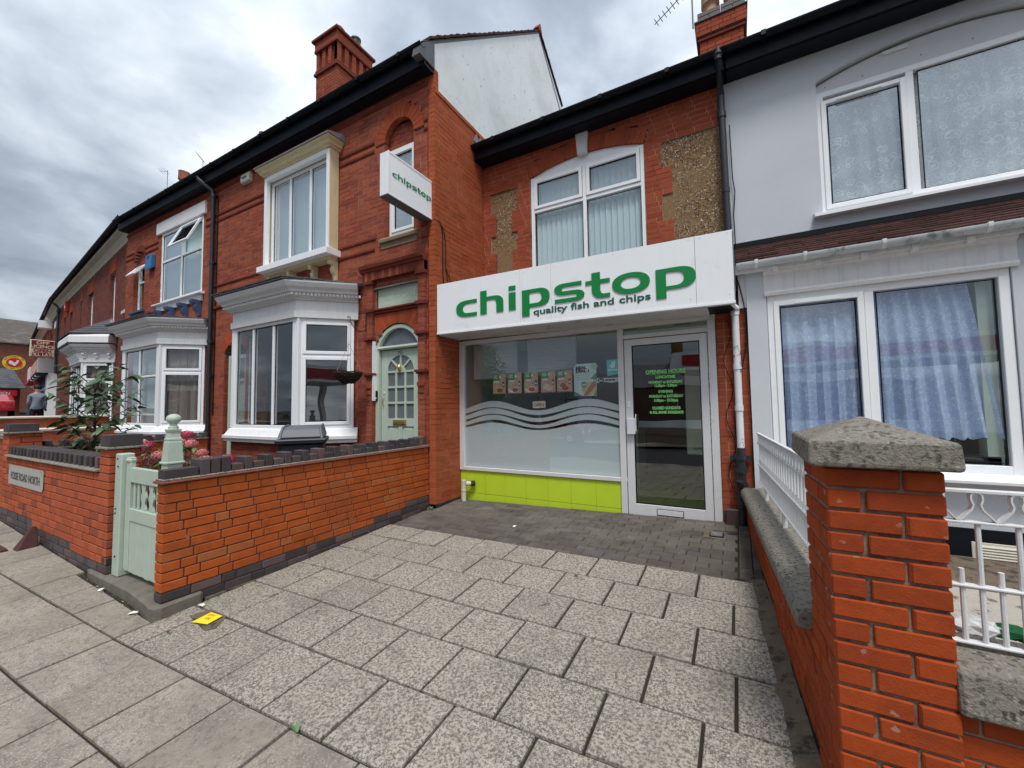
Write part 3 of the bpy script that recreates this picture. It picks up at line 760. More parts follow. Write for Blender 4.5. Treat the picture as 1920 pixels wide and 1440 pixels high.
for k, uu in enumerate((-4.745, -4.665, -4.555, -4.405, -4.29, -4.21)):
    if k in (2, 3):
        P = []
        for t in range(13):
            P.append((uu+.040+(.010*math.cos(t*PI*4/12)), .64+.23*t/12))
        Q = [(uu-.038-(p[0]-uu-.038), p[1]) for p in P][::-1]
        MB().prism([(p[0], p[1]) for p in P+Q], 1.577, 1.592).build('slat', GATE_P, ga)
    else: MB().box(uu-.018, uu+.018, 1.577, 1.592, .64, .87).build('slat', GATE_P, ga, bevel=.003)
fp = root('finial_post', 'turned sage green gate post with a ball finial behind the brick wall', 'post', (-4.15, 1.62, .0))
mb = MB(); mb.box(-4.205, -4.095, 1.565, 1.675, .02, 1.10); mb.build('post', GATE_P, fp, bevel=.006)
mb = MB(); mb.box(-4.217, -4.083, 1.553, 1.687, 1.065, 1.085); mb.build('collar', GATE_P, fp, bevel=.005)
q2 = 2**.5*.5
mb = MB(); mb.lathe(-4.15, 1.62, [(.078, 1.085), (.078, 1.10), (.074, 1.14), (.066, 1.24), (.058, 1.262)], 4); mb.build('taper', GATE_P, fp)
mb = MB(); mb.lathe(-4.15, 1.62, [(.064, 1.262), (.062, 1.275), (.055, 1.282), (.048, 1.32), (.058, 1.335), (.062, 1.35), (.05, 1.352)], 4); mb.build('neck', GATE_P, fp)
mb = MB(); mb.lathe(-4.15, 1.62, [(.036, 1.35), (.036, 1.372), (.026, 1.378), (.026, 1.405)], 16)
mb.ball((-4.15, 1.62, 1.437), .052, .052, .042, 20, 12); mb.build('finial', GATE_P, fp, smooth=True)
mb = MB(); mb.hexa([(-4.19, 1.553, 1.12), (-4.11, 1.553, 1.12), (-4.11, 1.56, 1.12), (-4.19, 1.56, 1.12), (-4.18, 1.565, 1.24), (-4.12, 1.565, 1.24), (-4.12, 1.57, 1.24), (-4.18, 1.57, 1.24)])

# ------------------------------------------------------------------ dividing garden walls further left
dv = root('dividing_wall', 'low red brick wall between two front gardens, dark coping, ending at the bay', 'wall', (-8.5, 3, .1))
fD = Fr(-8.5, 1.74, PI/2)
lay(fD, dv, 0, 2.1, .10, 1.0, BR_GARDEN, MO_PINK, bond='fg', depth=.1, thick=.108, bev=.003, limit=140)
mb = MB(fD); mb.side([(.03, 1.0), (.03, 1.02), (-.13, 1.02), (-.13, 1.0)], 0, 2.1); mb.build('creasing_tile', CONC, dv)
u = 0.02; k = 0
while u < 2.05: MB(fD).box(u, u+.07, -.14, .0, 1.02, 1.06+.05*(k % 2)).build('coping_brick', BR_BLUE, dv, bevel=.003); u += .08; k += 1
for (x, ztop, lb) in ((-12.6, 1.18, 'low brick garden wall with pale stone coping, nearest behind the leafy shrub'), (-15.3, 1.42, 'further low brick wall with pale stone coping beside the third house')):
    dw = root('dividing_wall', lb, 'wall', (x, 3, .1)); f_ = Fr(x, 1.6, PI/2)
    lay(f_, dw, 0, 2.9, .2, ztop-.05, BR_FRONT, MO_PINK, bond='fg', depth=.1, thick=.21, limit=120)
    mb = MB(f_); mb.side([(.03, ztop-.05), (.035, ztop-.01), (-.1, ztop+.015), (-.24, ztop-.01), (-.24, ztop-.05)], -.03, 2.9); mb.build('coping', STONEC, dw, bevel=.004)
f2w = root('front_garden_wall', 'red brick front wall at the left edge, beyond the dark capped pier', 'wall', (-11, 1.6, .2))
lay(Fr(0, 1.56), f2w, -14.6, -8.74, .1, 1.15, BR_FRONT, MO_DARK, bond='flemish', depth=.1, thick=.215, limit=200)
MB(Fr(0, 1.56)).side([(.03, 1.15), (.03, 1.2), (-.24, 1.2), (-.24, 1.15)], -14.6, -8.74).build('coping', CONC, f2w)

# ------------------------------------------------------------------ right-hand boundary wall, pillar and railings
AW = -math.atan2(1, -.072)      # frame angle so that the normal faces left (-x)
bw = root('boundary_wall', 'orange brick boundary wall with a big pillar, grey stone copings, right foreground', 'wall', (.3, 2.5, -.1))
class FrR(Fr): pass
kx = .072; L_ = math.hypot(1, kx)
fR = Fr(.26, 1.84, 0); fR.u = Vector((-kx/L_, 1/L_, 0)); fR.n = Vector((-1/L_, -kx/L_, 0)); fR.ang = math.atan2(1, -kx)
PT = 1.271
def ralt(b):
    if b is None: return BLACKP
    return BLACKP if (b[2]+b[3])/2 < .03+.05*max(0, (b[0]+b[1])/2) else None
# long low wall (u > .34) and pillar left face (0..33)
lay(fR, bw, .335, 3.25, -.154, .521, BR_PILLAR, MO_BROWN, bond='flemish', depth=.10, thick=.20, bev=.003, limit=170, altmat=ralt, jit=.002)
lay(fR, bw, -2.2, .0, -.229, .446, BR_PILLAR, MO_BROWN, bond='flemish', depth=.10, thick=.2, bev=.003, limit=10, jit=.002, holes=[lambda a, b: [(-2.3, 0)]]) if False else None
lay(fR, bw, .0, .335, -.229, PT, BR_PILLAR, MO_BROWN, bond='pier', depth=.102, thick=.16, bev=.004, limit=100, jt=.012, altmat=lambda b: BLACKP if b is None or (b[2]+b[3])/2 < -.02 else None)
fQ = Fr(.26, 1.84, 0)
lay(fQ, bw, .104, .335, -.229, PT, BR_PILLAR, MO_BROWN, bond='pier', depth=.10, thick=.30, bev=.004, limit=100, jt=.014, back=False) if False else None
# pillar front face: bricks drawn the full width, staggered row by row
rr = 0; z = PT-.0
base = Vector(bw['base'])
while z > -.2:
    cuts = [(0, .208, .310)] if rr % 2 == 0 else [(0, .104, .310)]
    a0, a1, a2 = cuts[0]
    for p, q in ((a0, a1), (a1, a2)):
        p2 = .003 if p == 0 else p+.007; q2_ = q-.007 if q < .3 else q
        me = brick_mesh(q2_-p2, .063, .10, BR_PILLAR, .004)
        o = bpy.data.objects.new('brick', me); COL.objects.link(o); o.parent = bw
        o.location = fQ.p((p2+q2_)/2, .004-.05+random.uniform(-.0015, .0015), z-.0375)-base
    z -= .075; rr += 1
MB(fQ).box(.008, .303, -.33, -.009, -.2, PT-.002).build('mortar', MO_BROWN, bw)
for x0 in (.570,):   # right face of the pillar
    fS = Fr(x0, 1.84, PI/2)
    lay(fS, bw, 0, .33, -.229, PT, BR_PILLAR, MO_BROWN, bond='pier', depth=.1, thick=.12, bev=.004, limit=40)
# pillar cap: weathered pyramid stone
cz = PT+.004
mb = MB(); X0, X1, Y0, Y1 = .206, .602, 1.778, 2.315
mb.pt(X0+.006, Y0+.006, cz); mb.pt(X1-.006, Y0+.006, cz); mb.pt(X1-.006, Y1-.006, cz); mb.pt(X0+.006, Y1-.006, cz)
mb.pt(X0, Y0, cz+.010); mb.pt(X1, Y0, cz+.010); mb.pt(X1, Y1, cz+.010); mb.pt(X0, Y1, cz+.010)
mb.pt(X0+.004, Y0+.004, cz+.088); mb.pt(X1-.004, Y0+.004, cz+.088); mb.pt(X1-.004, Y1-.004, cz+.088); mb.pt(X0+.004, Y1-.004, cz+.088)
mb.pt((X0+X1)/2, (Y0+Y1)/2-.03, cz+.170)
for a in range(4):
    b = (a+1) % 4; mb.f += [[a, b, 4+b, 4+a], [4+a, 4+b, 8+b, 8+a], [8+a, 8+b, 12]]
mb.f.append([3, 2, 1, 0])
co = mb.build('pillar_cap', CONC, bw, bevel=.005)
# coping stones on the low wall
u = .36
for ln in (.93, .62, 1.3):
    mb = MB(fR); mb.side([(.05, .521), (.055, .545), (.05, .585), (.025, .605), (-.20, .612), (-.235, .6), (-.24, .521)], u, u+ln-.012); mb.build('coping_stone', CONC, bw, bevel=.008); u += ln
# front stretch of wall running right
MB().box(-3.93, -3.898, 1.78, 4.57, -.16, -.036).build('wall_footing', MORTB, gw)
lay(Fr(-8.45, 1.50, PI/2), fw, 0, .3, .957, 1.232, BR_FRONT, MO_DARK, bond='pier', depth=.05, thick=.1, bev=.003, limit=20)
fX = Fr(.566, 1.87, 0)
lay(fX, bw, 0, 2.4, -.229, .521, BR_PILLAR, MO_BROWN, bond='flemish', depth=.1, thick=.2, bev=.003, limit=60)
mb = MB(fX); mb.side([(.05, .521), (.055, .545), (.04, .655), (.02, .672), (-.20, .68), (-.235, .66), (-.24, .521)], .0, 2.4); mb.build('coping_stone', CONC, bw, bevel=.008)

def railing(fr, L, z0, label, zt=1.20):
    rt = root('railing', label, 'railing', tuple(fr.p(L/2, 0, z0)), 'white painted iron railings on the boundary wall')
    mb = MB(fr)
    for z, t in ((zt, .012), (zt-.105, .008), (zt-.315, .008), (z0, .008)): mb.build if False else mb.box(0, L, -.014, .014, z-t, z)
    mb.build('rail', IRONW, rt, bevel=.002)
    n = int(L/.0465); 
    me = None
    for k in range(n):
        u = .012+k*.0465
        tall = k % 2 == 0
        o = MB(fr).tube([(u, 0, z0-.002), (u, 0, zt-.11 if tall else zt-.265)], .0078, 8).build('bar', IRONW, rt)
    k = 0
    sp = .093
    for k in range(int(L/sp)):
        u = .012+k*sp
        for sgn in (-1, 1):
            P = [(u+sgn*.006, 0, zt-.012), (u+sgn*.013, 0, zt-.016), (u+sgn*.014, 0, zt-.032), (u+sgn*.009, 0, zt-.05), (u+sgn*.014, 0, zt-.066), (u+sgn*.030, 0, zt-.086), (u+sgn*.044, 0, zt-.104)]
            mb = MB(fr)
            for a, b in zip(P, P[1:]):
                dx, dz = b[0]-a[0], b[2]-a[2]; l = math.hypot(dx, dz); nx, nz = -dz/l*.0024, dx/l*.0024
                mb.hexa([(a[0]+nx, -.012, a[2]+nz), (a[0]-nx, -.012, a[2]-nz), (a[0]-nx, .012, a[2]-nz), (a[0]+nx, .012, a[2]+nz),
                         (b[0]+nx, -.012, b[2]+nz), (b[0]-nx, -.012, b[2]-nz), (b[0]-nx, .012, b[2]-nz), (b[0]+nx, .012, b[2]+nz)])
            mb.build('scroll', IRONW, rt)
    for k in range(3):
        u = L*(k+.5)/3; MB(fr).box(u-.014, u+.014, -.014, .014, z0-.11, z0-.008).build('foot', IRONW, rt)
    return rt
fRL = Fr(.26, 1.84, 0); fRL.u = fR.u; fRL.n = fR.n; fRL.ang = fR.ang; fRL.o = fR.o-fR.n*.115+fR.u*.33
railing(fRL, 2.72, .715, 'white iron railing along the side wall, between the brick pillar and the house')
railing(Fr(.575, 1.965, 0), 2.2, .70, 'white iron railing at the right edge, in front of the rendered house')
# carrier-bag and cloth lying behind the right railing
CL = mat('cloth_green', (.03, .16, .07), r=.8, var=.3, vs=20)
cb = root('rubbish_bag', 'crumpled white and green rubbish lying behind the right-hand railing', 'rubbish', (.72, 2.15, .66))
for nm, mt_, c, r3 in (('plastic', WHITE, (.70, 2.12, .69), (.07, .05, .025)), ('cloth', CL, (.84, 2.14, .685), (.12, .05, .02))):
    mb = MB(); mb.ball(c, *r3, 14, 8)
    mb.v = [v+Vector((random.uniform(-1, 1), random.uniform(-1, 1), random.uniform(-1, 1)))*.012 for v in mb.v]; mb.build(nm, mt_, cb)
def band(fr, parent, u0, u1, z, h=.07, out_=.022, mt=None, name='string_course'):
    """projecting moulded course, cut into bricks"""
    mt = mt or BR_MOULD; u = u0
    mb = MB(fr)
    while u < u1-.02:
        b = min(u+.225, u1)
        mb.side([(-.02, z), (out_*.4, z), (out_, z+h*.35), (out_, z+h*.9), (-.02, z+h)], u+.002, b-.002); u += .225
    mb.build(name, mt, parent)

def corbel(fr, parent, u, z, w_, h, out_, mt):
    P = [(0, z), (out_, z), (out_, z-h*.16), (out_*.9, z-h*.24), (out_*.62, z-h*.22), (out_*.55, z-h*.32), (out_*.7, z-h*.42), (out_*.62, z-h*.6), (out_*.34, z-h*.74), (out_*.30, z-h), (0, z-h)]
    return MB(fr).side(P, u-w_/2, u+w_/2).build('bracket', mt, parent, bevel=.004)

def gutter(fr, parent, u0, u1, d, z, r=.055, mt=None, name='gutter'):
    mb = MB(fr); P = []
    for k in range(9): a = PI+PI*k/8; P.append((d+r*math.cos(a), z+r*math.sin(a)))
    Q = [(d+(r-.005)*math.cos(PI+PI*k/8), z+(r-.005)*math.sin(PI+PI*k/8)) for k in range(8, -1, -1)]
    mb.side(P+Q, u0, u1); o = mb.build(name, mt or BLACKP, parent, smooth=True)
    return o

def room(fr, parent, u0, u1, z0, z1, d0=-.35, dep=2.2, mt=None):
    """dark room behind the windows, open to the front"""
    mb = MB(fr); d1 = d0-dep
    mb.quad((u0, d1, z0), (u1, d1, z0), (u1, d1, z1), (u0, d1, z1))
    mb.quad((u0, d0, z0), (u1, d0, z0), (u1, d1, z0), (u0, d1, z0)); mb.quad((u0, d0, z1), (u1, d0, z1), (u1, d1, z1), (u0, d1, z1))
    mb.quad((u0, d0, z0), (u0, d1, z0), (u0, d1, z1), (u0, d0, z1)); mb.quad((u1, d0, z0), (u1, d1, z0), (u1, d1, z1), (u1, d0, z1))
    return mb.build('room', mt or ROOM, parent)

def jamb(fr, parent, u0, u1, z0, z1, mt, dep=.12, top=True):
    """brick-coloured reveals of an opening"""
    mb = MB(fr); k = int((z1-z0)/.075)
    for i in range(k):
        a = z0+i*.075+.004; mb.box(u0-.012, u0+.003, -dep, -.002, a, a+.066); mb.box(u1-.003, u1+.012, -dep, -.002, a, a+.066)
    if top: mb.box(u0, u1, -dep, -.004, z1-.003, z1+.02)
    mb.build('reveal', mt, parent)

def downpipe(fr, parent, P, r=.04, mt=None, joints=(), name='downpipe'):
    mb = MB(fr); mb.tube(P, r, 10)
    o = mb.build(name, mt or PIPEB, parent, smooth=True)
    mb = MB(fr)
    for u, d, z in joints:
        mb.tube([(u, d, z-.04), (u, d, z+.04)], r*1.3, 10); mb.box(u-r*2.2, u+r*2.2, d-r*1.4, d-r*.6, z-.015, z+.015)
    if joints: mb.build('pipe_collar', mt or PIPEB, o, kind='stuff')
    return o

LACE = film_mat('lace_white', (.95, .99, .99), .9, (10, .80, 1.))
LACEB = film_mat('lace_blue', (.62, .73, 1.0), .95, (24, .90, 1.0))
NET = film_mat('net_plain', (.64, .73, .74), .88)
CURT = mat('curtain_taupe', (.30, .25, .235), r=.9, var=.08, vs=5)
BLIND = film_mat('blind_slat', (.80, .90, .92), .95)

def bay(fr, house, uL, uR, dep, wallL, wallR, z0, z1, mt_f, front, roofz=3.52, dent=True, base_top=1.03, brick=None, cornice=True, tiles=False):
    """canted bay window; front = mullion layout. uL,uR front corners; wallL,wallR where it meets the wall"""
    path = [(wallL, 0), (uL, dep), (uR, dep), (wallR, 0)]
    b = MB(fr); b.plan([(wallL, -.2), (wallL, 0), (uL, dep), (uR, dep), (wallR, 0), (wallR, -.2)], 0.0, base_top-.055)
    by = b.build('bay_window', brick[1] if brick else MO_PINK, house)
    def fr2(a, c):
        A = fr.p(a[0], a[1], 0); B = fr.p(c[0], c[1], 0); e_ = (B-A); l = e_.length; e_.normalize()
        f = Fr(A.x, A.y, math.atan2(e_.y, e_.x)); return f, l
    # brick base
    if brick:
        for a, c in zip(path, path[1:]):
            f, l = fr2(a, c); lay(f, by, .0, l, .0, base_top-.06, brick[0], brick[1], bond='flemish', proud=.009, depth=.03, limit=80 if a == path[1] or a == path[2] else 0, back=False)
    # sill
    mb = MB(fr); mb.mould(path, [(-.12, base_top-.06), (.10, base_top-.06), (.115, base_top-.02), (.13, base_top), (.13, base_top+.045), (.10, base_top+.055), (.04, z0-.02), (.0, z0-.0), (-.12, z0)])
    mb.build('sill', PAINTW, by)
    # corner posts, frames
    for a, c in zip(path, path[1:]):
        f, l = fr2(a, c)
        post = .045
        if a == path[1]:
            mull, trans, panes, sash = front(l)
            window(f, by, post, l-post, z0, z1, .0, mull, trans, panes, sash=sash, fw=.05, mt=UPVC, name='window_frame')
            curtain(f, by, .08, l-.08, z0+.02, z1-.02, -.16, NET if dent else NET, name='net_curtain') if mt_f == 'net' else None
        elif a == path[2]:
            zm = z0+(z1-z0)*.66
            window(f, by, post, l-post-.02, z0, z1, .0, (), [(zm, post+.05, l-post-.07)], [(post+.10, l-post-.12, z0+.10, zm-.06), (post+.10, l-post-.12, zm+.06, z1-.10)],
                   sash=[(post+.052, l-post-.072, z0+.052, zm-.022), (post+.052, l-post-.072, zm+.022, z1-.052)], fw=.05, name='window_frame')
            if mt_f == 'net':
                curtain(f, by, .1, l*.52, z0+.05, z1-.02, -.12, CURT, amp=.02, wl=.12); curtain(f, by, l*.54, l-.1, z0+.05, z1-.02, -.12, CURT, amp=.02, wl=.12)
        else: window(f, by, post, l-post, z0, z1, .0, (), (), [(post+.06, l-post-.06, z0+.06, z1-.06)], fw=.05, name='window_frame')
    for u, d in path[1:3]: MB(fr).plan([(u-.055, d-.085), (u-.055, d+.004), (u+.055, d+.004), (u+.055, d-.085)], z0, z1).build('corner_post', UPVC, by, bevel=.006)
    # frieze and cornice
    mb = MB(fr); mb.mould(path, [(-.12, z1), (.045, z1), (.05, z1+.10), (.02, z1+.115), (.02, z1+.27), (.035, z1+.28), (-.12, z1+.30)]); mb.build('frieze', PAINTW, by)
    mb = MB(fr); c0 = z1+.28
    mb.mould(path, [(-.05, c0), (.05, c0), (.065, c0+.03), (.11, c0+.045), (.12, c0+.085), (.17, c0+.10), (.185, c0+.13), (.235, c0+.165), (.27, c0+.225), (.275, c0+.245), (.0, c0+.26), (-.05, c0+.26)])
    mb.build('cornice', PAINTW, by)
    if dent:
        mb = MB()
        for a, c in zip(path, path[1:]):
            f, l = fr2(a, c); n = int(l/.052); g = MB(f)
            for k in range(-2, n+2):
                u = (k+.5)*l/n
                if -.08 < u < l+.08: g.box(u-.015, u+.015, .11, .150, c0+.050, c0+.088)
            q = len(mb.v); mb.v += g.v; mb.f += [[i+q for i in ff] for ff in g.f]
        d_ = mb.build('dentil_course', PAINTW, by, kind='stuff')
    # lead / slate roof of the bay
    mb = MB(fr); zt = c0+.26
    out_ = .30; pts = [(wallL-.16, 0.0), (uL-.11, dep+out_), (uR+.11, dep+out_), (wallR+.16, 0.0)]
    i = len(mb.v)
    for u, d in pts: mb.pt(u, d, zt)
    for u, d in pts: mb.pt(u, d, zt+.018)
    top = [(wallL+.1, .0, zt+.06), (uL+.25, .05, zt+.09), (uR-.25, .05, zt+.09), (wallR-.1, .0, zt+.06)]
    for q in top: mb.pt(*q)
    for a in range(3): mb.f += [[a, a+1, 5+a, 4+a], [4+a, 5+a, 9+a, 8+a]]
    mb.f += [[0, 3, 7, 4], [4, 7, 11, 8], [0, 1, 2, 3], [8, 9, 10, 11]]
    mb.build('bay_roof', LEAD, by)
    mb = MB(fr)
    for a, c in zip(pts, pts[1:]):
        l = math.hypot(c[0]-a[0], c[1]-a[1]); n = max(3, int(l/.24))
        for k in range(n):
            t0, t1 = k/n, (k+.94)/n; z = zt+.018+random.uniform(0, .012)
            A = (a[0]+(c[0]-a[0])*t0, a[1]+(c[1]-a[1])*t0); B = (a[0]+(c[0]-a[0])*t1, a[1]+(c[1]-a[1])*t1)
            cx_, cy_ = (uL+uR)/2, -.1; f = .16
            I = lambda P: (P[0]+(cx_-P[0])*f*.4, P[1]+(cy_-P[1])*f)
            O = lambda P: (P[0]+(P[0]-cx_)*.012, P[1]+.02)
            a2, b2, a3, b3 = O(A), O(B), I(A), I(B)
            mb.hexa([(a2[0], a2[1], z), (b2[0], b2[1], z), (b3[0], b3[1], z+.015), (a3[0], a3[1], z+.015), (a2[0], a2[1], z+.012), (b2[0], b2[1], z+.012), (b3[0], b3[1], z+.03), (a3[0], a3[1], z+.03)])
    mb.build('edge_slate', SLATE, by, kind='stuff')
    return by

# ================================================================== HOUSE 1 (door 182)
h1 = root('terraced_house', 'red brick house with sage green arched front door and cream box window upstairs', 'house', (-7, 4.57, 0))
F1 = Fr(0, 4.57)
AW_ = (-4.505, .30)        # arched window centre, half width
holes1 = [rect(-5.02, -4.05, 0, 2.45), arc(-4.535, .485, 2.45, .36, .0), rect(-5.0, -4.07, 2.7, 3.42), rect(-4.81, -4.20, 4.17, 5.75), arc(-4.505, .305, 5.75, .32, .21),
          rect(-7.70, -5.98, 4.2, 5.95), rect(-8.3, -5.5, 0, 3.4), rect(-9.52, -8.7, 0, 2.72), arc(-9.11, .41, 2.72, .22)]
lay(F1, h1, -10.03, -3.92, .10, 6.625, BR_HOUSE, MO_PINK, holes=holes1, bond='garden', limit=300)
for z in (6.36, 6.48): band(F1, h1, -10.03, -3.92, z, .06, .022)
for z in (5.66, 5.80):
    for a, b in ((-10.03, -7.74), (-5.94, -5.04), (-3.99, -3.92)): band(F1, h1, a, b, z, .055, .02)
for z in (4.02, 4.20):
    for a, b in ((-10.03, -7.74), (-5.94, -5.02 if z < 4.1 else -5.0), (-4.05, -3.92)): band(F1, h1, a, b, z, .055, .022)
for a, b in ((-10.03, -8.75), (-5.3, -5.27)): band(F1, h1, a, b, 3.70, .07, .035)
# arched window upstairs
voussoirs(F1, h1, -4.505, .305, 5.75, .32, .21, 15, BR_ORANGE)
lay(F1, h1, -4.81, -4.20, 5.675, 6.05, BR_HOUSE, MO_PINK, holes=[], bond='flemish', proud=-.11, depth=.04, limit=20, thick=.05)
jamb(F1, h1, -4.81, -4.20, 4.17, 5.75, BR_HOUSE, .12, False)
window(F1, h1, -4.80, -4.21, 4.24, 5.66, -.09, (), [(4.95, -4.75, -4.26)], [(-4.70, -4.31, 4.34, 4.90), (-4.70, -4.31, 5.0, 5.56)], sash=[(-4.75, -4.26, 4.29, 4.93), (-4.75, -4.26, 4.97, 5.61)], fw=.05)
curtain(F1, h1, -4.75, -4.25, 4.3, 5.6, -.15, NET, name='net_curtain')
mb = MB(F1); mb.side([(-.1, 4.11), (.05, 4.11), (.055, 4.15), (.0, 4.20), (-.1, 4.235)], -4.9, -4.12); mb.build('stone_sill', mat('stone_brown', (.26, .20, .13), r=.9, var=.2), h1)
mb = MB(F1); mb.box(-4.88, -4.14, -.02, .012, 4.02, 4.11); mb.build('stone_sill', MATS['stone_brown'], h1)
# box window upstairs
fB = F1; bx = MB(fB); bx.box(-7.86, -5.84, 0, .29, 4.08, 4.19)
bw1 = bx.build('box_window', UPVC, h1, bevel=.006)
mb = MB(fB); mb.box(-7.80, -5.90, -.02, .18, 4.03, 4.08); mb.build('soffit', PAINTC, bw1)
for uu in (-7.72, -7.10, -6.48, -5.95): corbel(F1, bw1, uu, 4.03, .075, .34, .16, PAINTC)
mb = MB(fB); mb.box(-5.955, -5.90, .01, .19, 4.19, 5.95); mb.build('side_panel', PAINTC, bw1, bevel=.004)
mb = MB(fB); mb.box(-7.80, -7.745, .01, .19, 4.19, 5.95); mb.build('side_panel', PAINTC, bw1)
mb = MB(fB); mb.box(-5.975, -5.905, .13, .205, 4.19, 5.93); mb.box(-7.795, -7.725, .13, .205, 4.19, 5.93); mb.box(-7.725, -5.975, .13, .203, 5.86, 5.95); mb.build('outer_frame', UPVC, bw1, bevel=.004)
mb = MB(fB); mb.box(-7.74, -5.96, -.02, .13, 5.88, 5.95); mb.build('soffit', PAINTW, bw1)
us = [-7.70, -7.14, -6.55, -5.99]
window(fB, bw1, -7.72, -5.97, 4.19, 5.86, .10, [(-7.14, 4.24, 5.81), (-6.55, 4.24, 5.81)], (), [(-7.665, -7.17, 4.24, 5.81), (-7.11, -6.58, 4.24, 5.81), (-6.52, -6.025, 4.24, 5.81)], fw=.055, name='window_frame')
MB(F1).box(-7.7, -6.0, -.03, -.02, 4.2, 5.85).build('roller_blind', mat('blind_fabric', (.72, .82, .84), r=.9, var=.03), bw1)
P = [(-7.80, 0), (-7.80, .20), (-5.90, .20), (-5.90, 0)]
mb = MB(fB); mb.mould(P, [(-.1, 5.95), (.02, 5.95), (.03, 5.98), (.06, 5.99), (.075, 6.03), (.115, 6.06), (.12, 6.09), (-.1, 6.09)]); mb.build('cornice', PAINTC, bw1)
mb = MB(fB); mb.hexa([(-7.94, 0, 6.09), (-5.76, 0, 6.09), (-5.76, .34, 6.09), (-7.94, .34, 6.09), (-7.94, 0, 6.22), (-5.76, 0, 6.22), (-5.76, .34, 6.11), (-7.94, .34, 6.11)]); mb.build('lead_roof', LEAD, bw1)
# bay, ground floor
def front3(l):
    a = .095; xs = [.095, l/3+.01, 2*l/3-.01, l-.095]
    return [(xs[1], 1.26, 2.88), (xs[2], 1.26, 2.88)], [], [(xs[0]+.01, xs[1]-.028, 1.26, 2.89), (xs[1]+.028, xs[2]-.028, 1.26, 2.89), (xs[2]+.028, xs[3]-.01, 1.26, 2.89)], []
b1 = bay(F1, h1, -7.86, -6.05, .65, -8.51, -5.40, 1.20, 2.95, None, front3, brick=(BR_HOUSE, MO_PINK))
# passage opening left of the bay, green frame
mb = MB(F1); mb.box(-9.46, -9.38, -.16, -.06, .1, 2.66); mb.box(-8.84, -8.76, -.16, -.06, .1, 2.66); mb.box(-9.38, -8.84, -.16, -.06, 2.58, 2.66); mb.box(-9.38, -8.84, -.15, -.07, 2.1, 2.16)
pf = mb.build('passage_frame', GREEN_P, h1); MB(F1).box(-9.38, -8.84, -.13, -.10, .1, 2.1).build('passage_door', GREEN_P, pf); MB(F1).quad((-9.38, -.12, 2.16), (-8.84, -.12, 2.16), (-8.84, -.12, 2.58), (-9.38, -.12, 2.58)).build('pane', GLASS, pf)
voussoirs(F1, h1, -9.11, .41, 2.72, .22, .24, 11, BR_ORANGE)
jamb(F1, h1, -9.52, -8.70, .1, 2.72, BR_HOUSE, .14, False)
# door surround
for u0, u1 in ((-5.15, -5.02), (-4.075, -3.945)):
    lay(F1, h1, u0, u1, .12, 3.495, BR_HOUSE, MO_PINK, bond='single', proud=.055, depth=.06, thick=.10, limit=60, sl=.26)
    for z in (2.02, 2.58): MB(F1).box(u0-.03, u1+.03, -.01, .10, z, z+.035).build('pilaster_moulding', BR_MOULD, h1); MB(F1).box(u0-.015, u1+.015, -.01, .08, z-.025, z).build('pilaster_moulding', BR_MOULD, h1)
    for k, dz in enumerate((1.62, 1.72, 1.82)): MB(F1).box(u0+.012*(2-k), u1-.012*(2-k), .05, .062+.008*k, dz, dz+.055).build('pilaster_moulding', BR_HOUSE, h1)
    for z in (3.02, 3.47): MB(F1).box(u0-.025, u1+.025, -.01, .095, z, z+.05).build('pilaster_moulding', BR_MOULD, h1)
band(F1, h1, -5.05, -4.05, 2.99, .035, .03); band(F1, h1, -5.05, -4.05, 3.03, .04, .05)
# hood: soldier course and moulding
u = -5.17
while u < -3.95:
    MB(F1).box(u+.004, min(u+.071, -3.93), -.05, .085, 3.525, 3.665).build('soldier_brick', BR_MOULD if random.random() < .6 else BR_HOUSE, h1); u += .075
MB(F1).box(-5.17, -3.93, -.05, .078, 3.53, 3.66).build('mortar', MO_PINK, h1)
mb = MB(F1); mb.side([(-.02, 3.665), (.10, 3.665), (.11, 3.70), (.135, 3.71), (.145, 3.755), (-.02, 3.775)], -5.26, -3.925); mb.build('hood_moulding', BR_MOULD, h1)
lay(F1, h1, -5.02, -4.07, 3.40, 3.55, BR_HOUSE, MO_PINK, bond='flemish', proud=-.03, depth=.04, limit=12, thick=.1)
# house-name plaque and the fan of rubbed bricks over the door
pl = MB(F1); pl.box(-4.985, -4.085, -.12, -.035, 3.065, 3.40); plq = pl.build('name_plaque', GREEN_P, h1, bevel=.004)
text('SILVERDALE', F1, -4.50, 3.195, .12, mat('plaque_letter', (.36, .45, .36), r=.7, var=0), plq, d=-.036, sx=1.12, ext=.003)
MB(F1).box(-5.02, -4.07, -.05, .03, 3.39, 3.405).build('plaque_ledge', LEAD, h1)
nv = 19; hwv = .48; zsv, rsv = 2.47, .34; Rr = (hwv*hwv+rsv*rsv)/(2*rsv); zc = zsv+rsv-Rr; amax = math.asin(hwv/Rr)
for k in range(nv):
    t0 = -amax+2*amax*k/nv; t1 = -amax+2*amax*(k+1)/nv
    def outp(t):
        rmax = (2.985-zc)/max(.05, math.cos(t)); r2 = .485/max(1e-6, abs(math.sin(t))); return min(rmax, max(r2, Rr+.004))
    P = [(-4.545+math.sin(t0+.002)*Rr, zc+math.cos(t0+.002)*Rr), (-4.545+math.sin(t1-.002)*Rr, zc+math.cos(t1-.002)*Rr),
         (-4.545+math.sin(t1-.002)*outp(t1), zc+math.cos(t1)*outp(t1)), (-4.545+math.sin(t0+.002)*outp(t0), zc+math.cos(t0)*outp(t0))]
    MB(F1).prism(P, -.10, -.004+random.uniform(-.001, .001)).build('arch_brick', BR_ORANGE, h1)
MB(F1).box(-5.02, -4.07, -.13, -.012, 2.82, 2.99).build('arch_mortar', MO_PINK, h1)
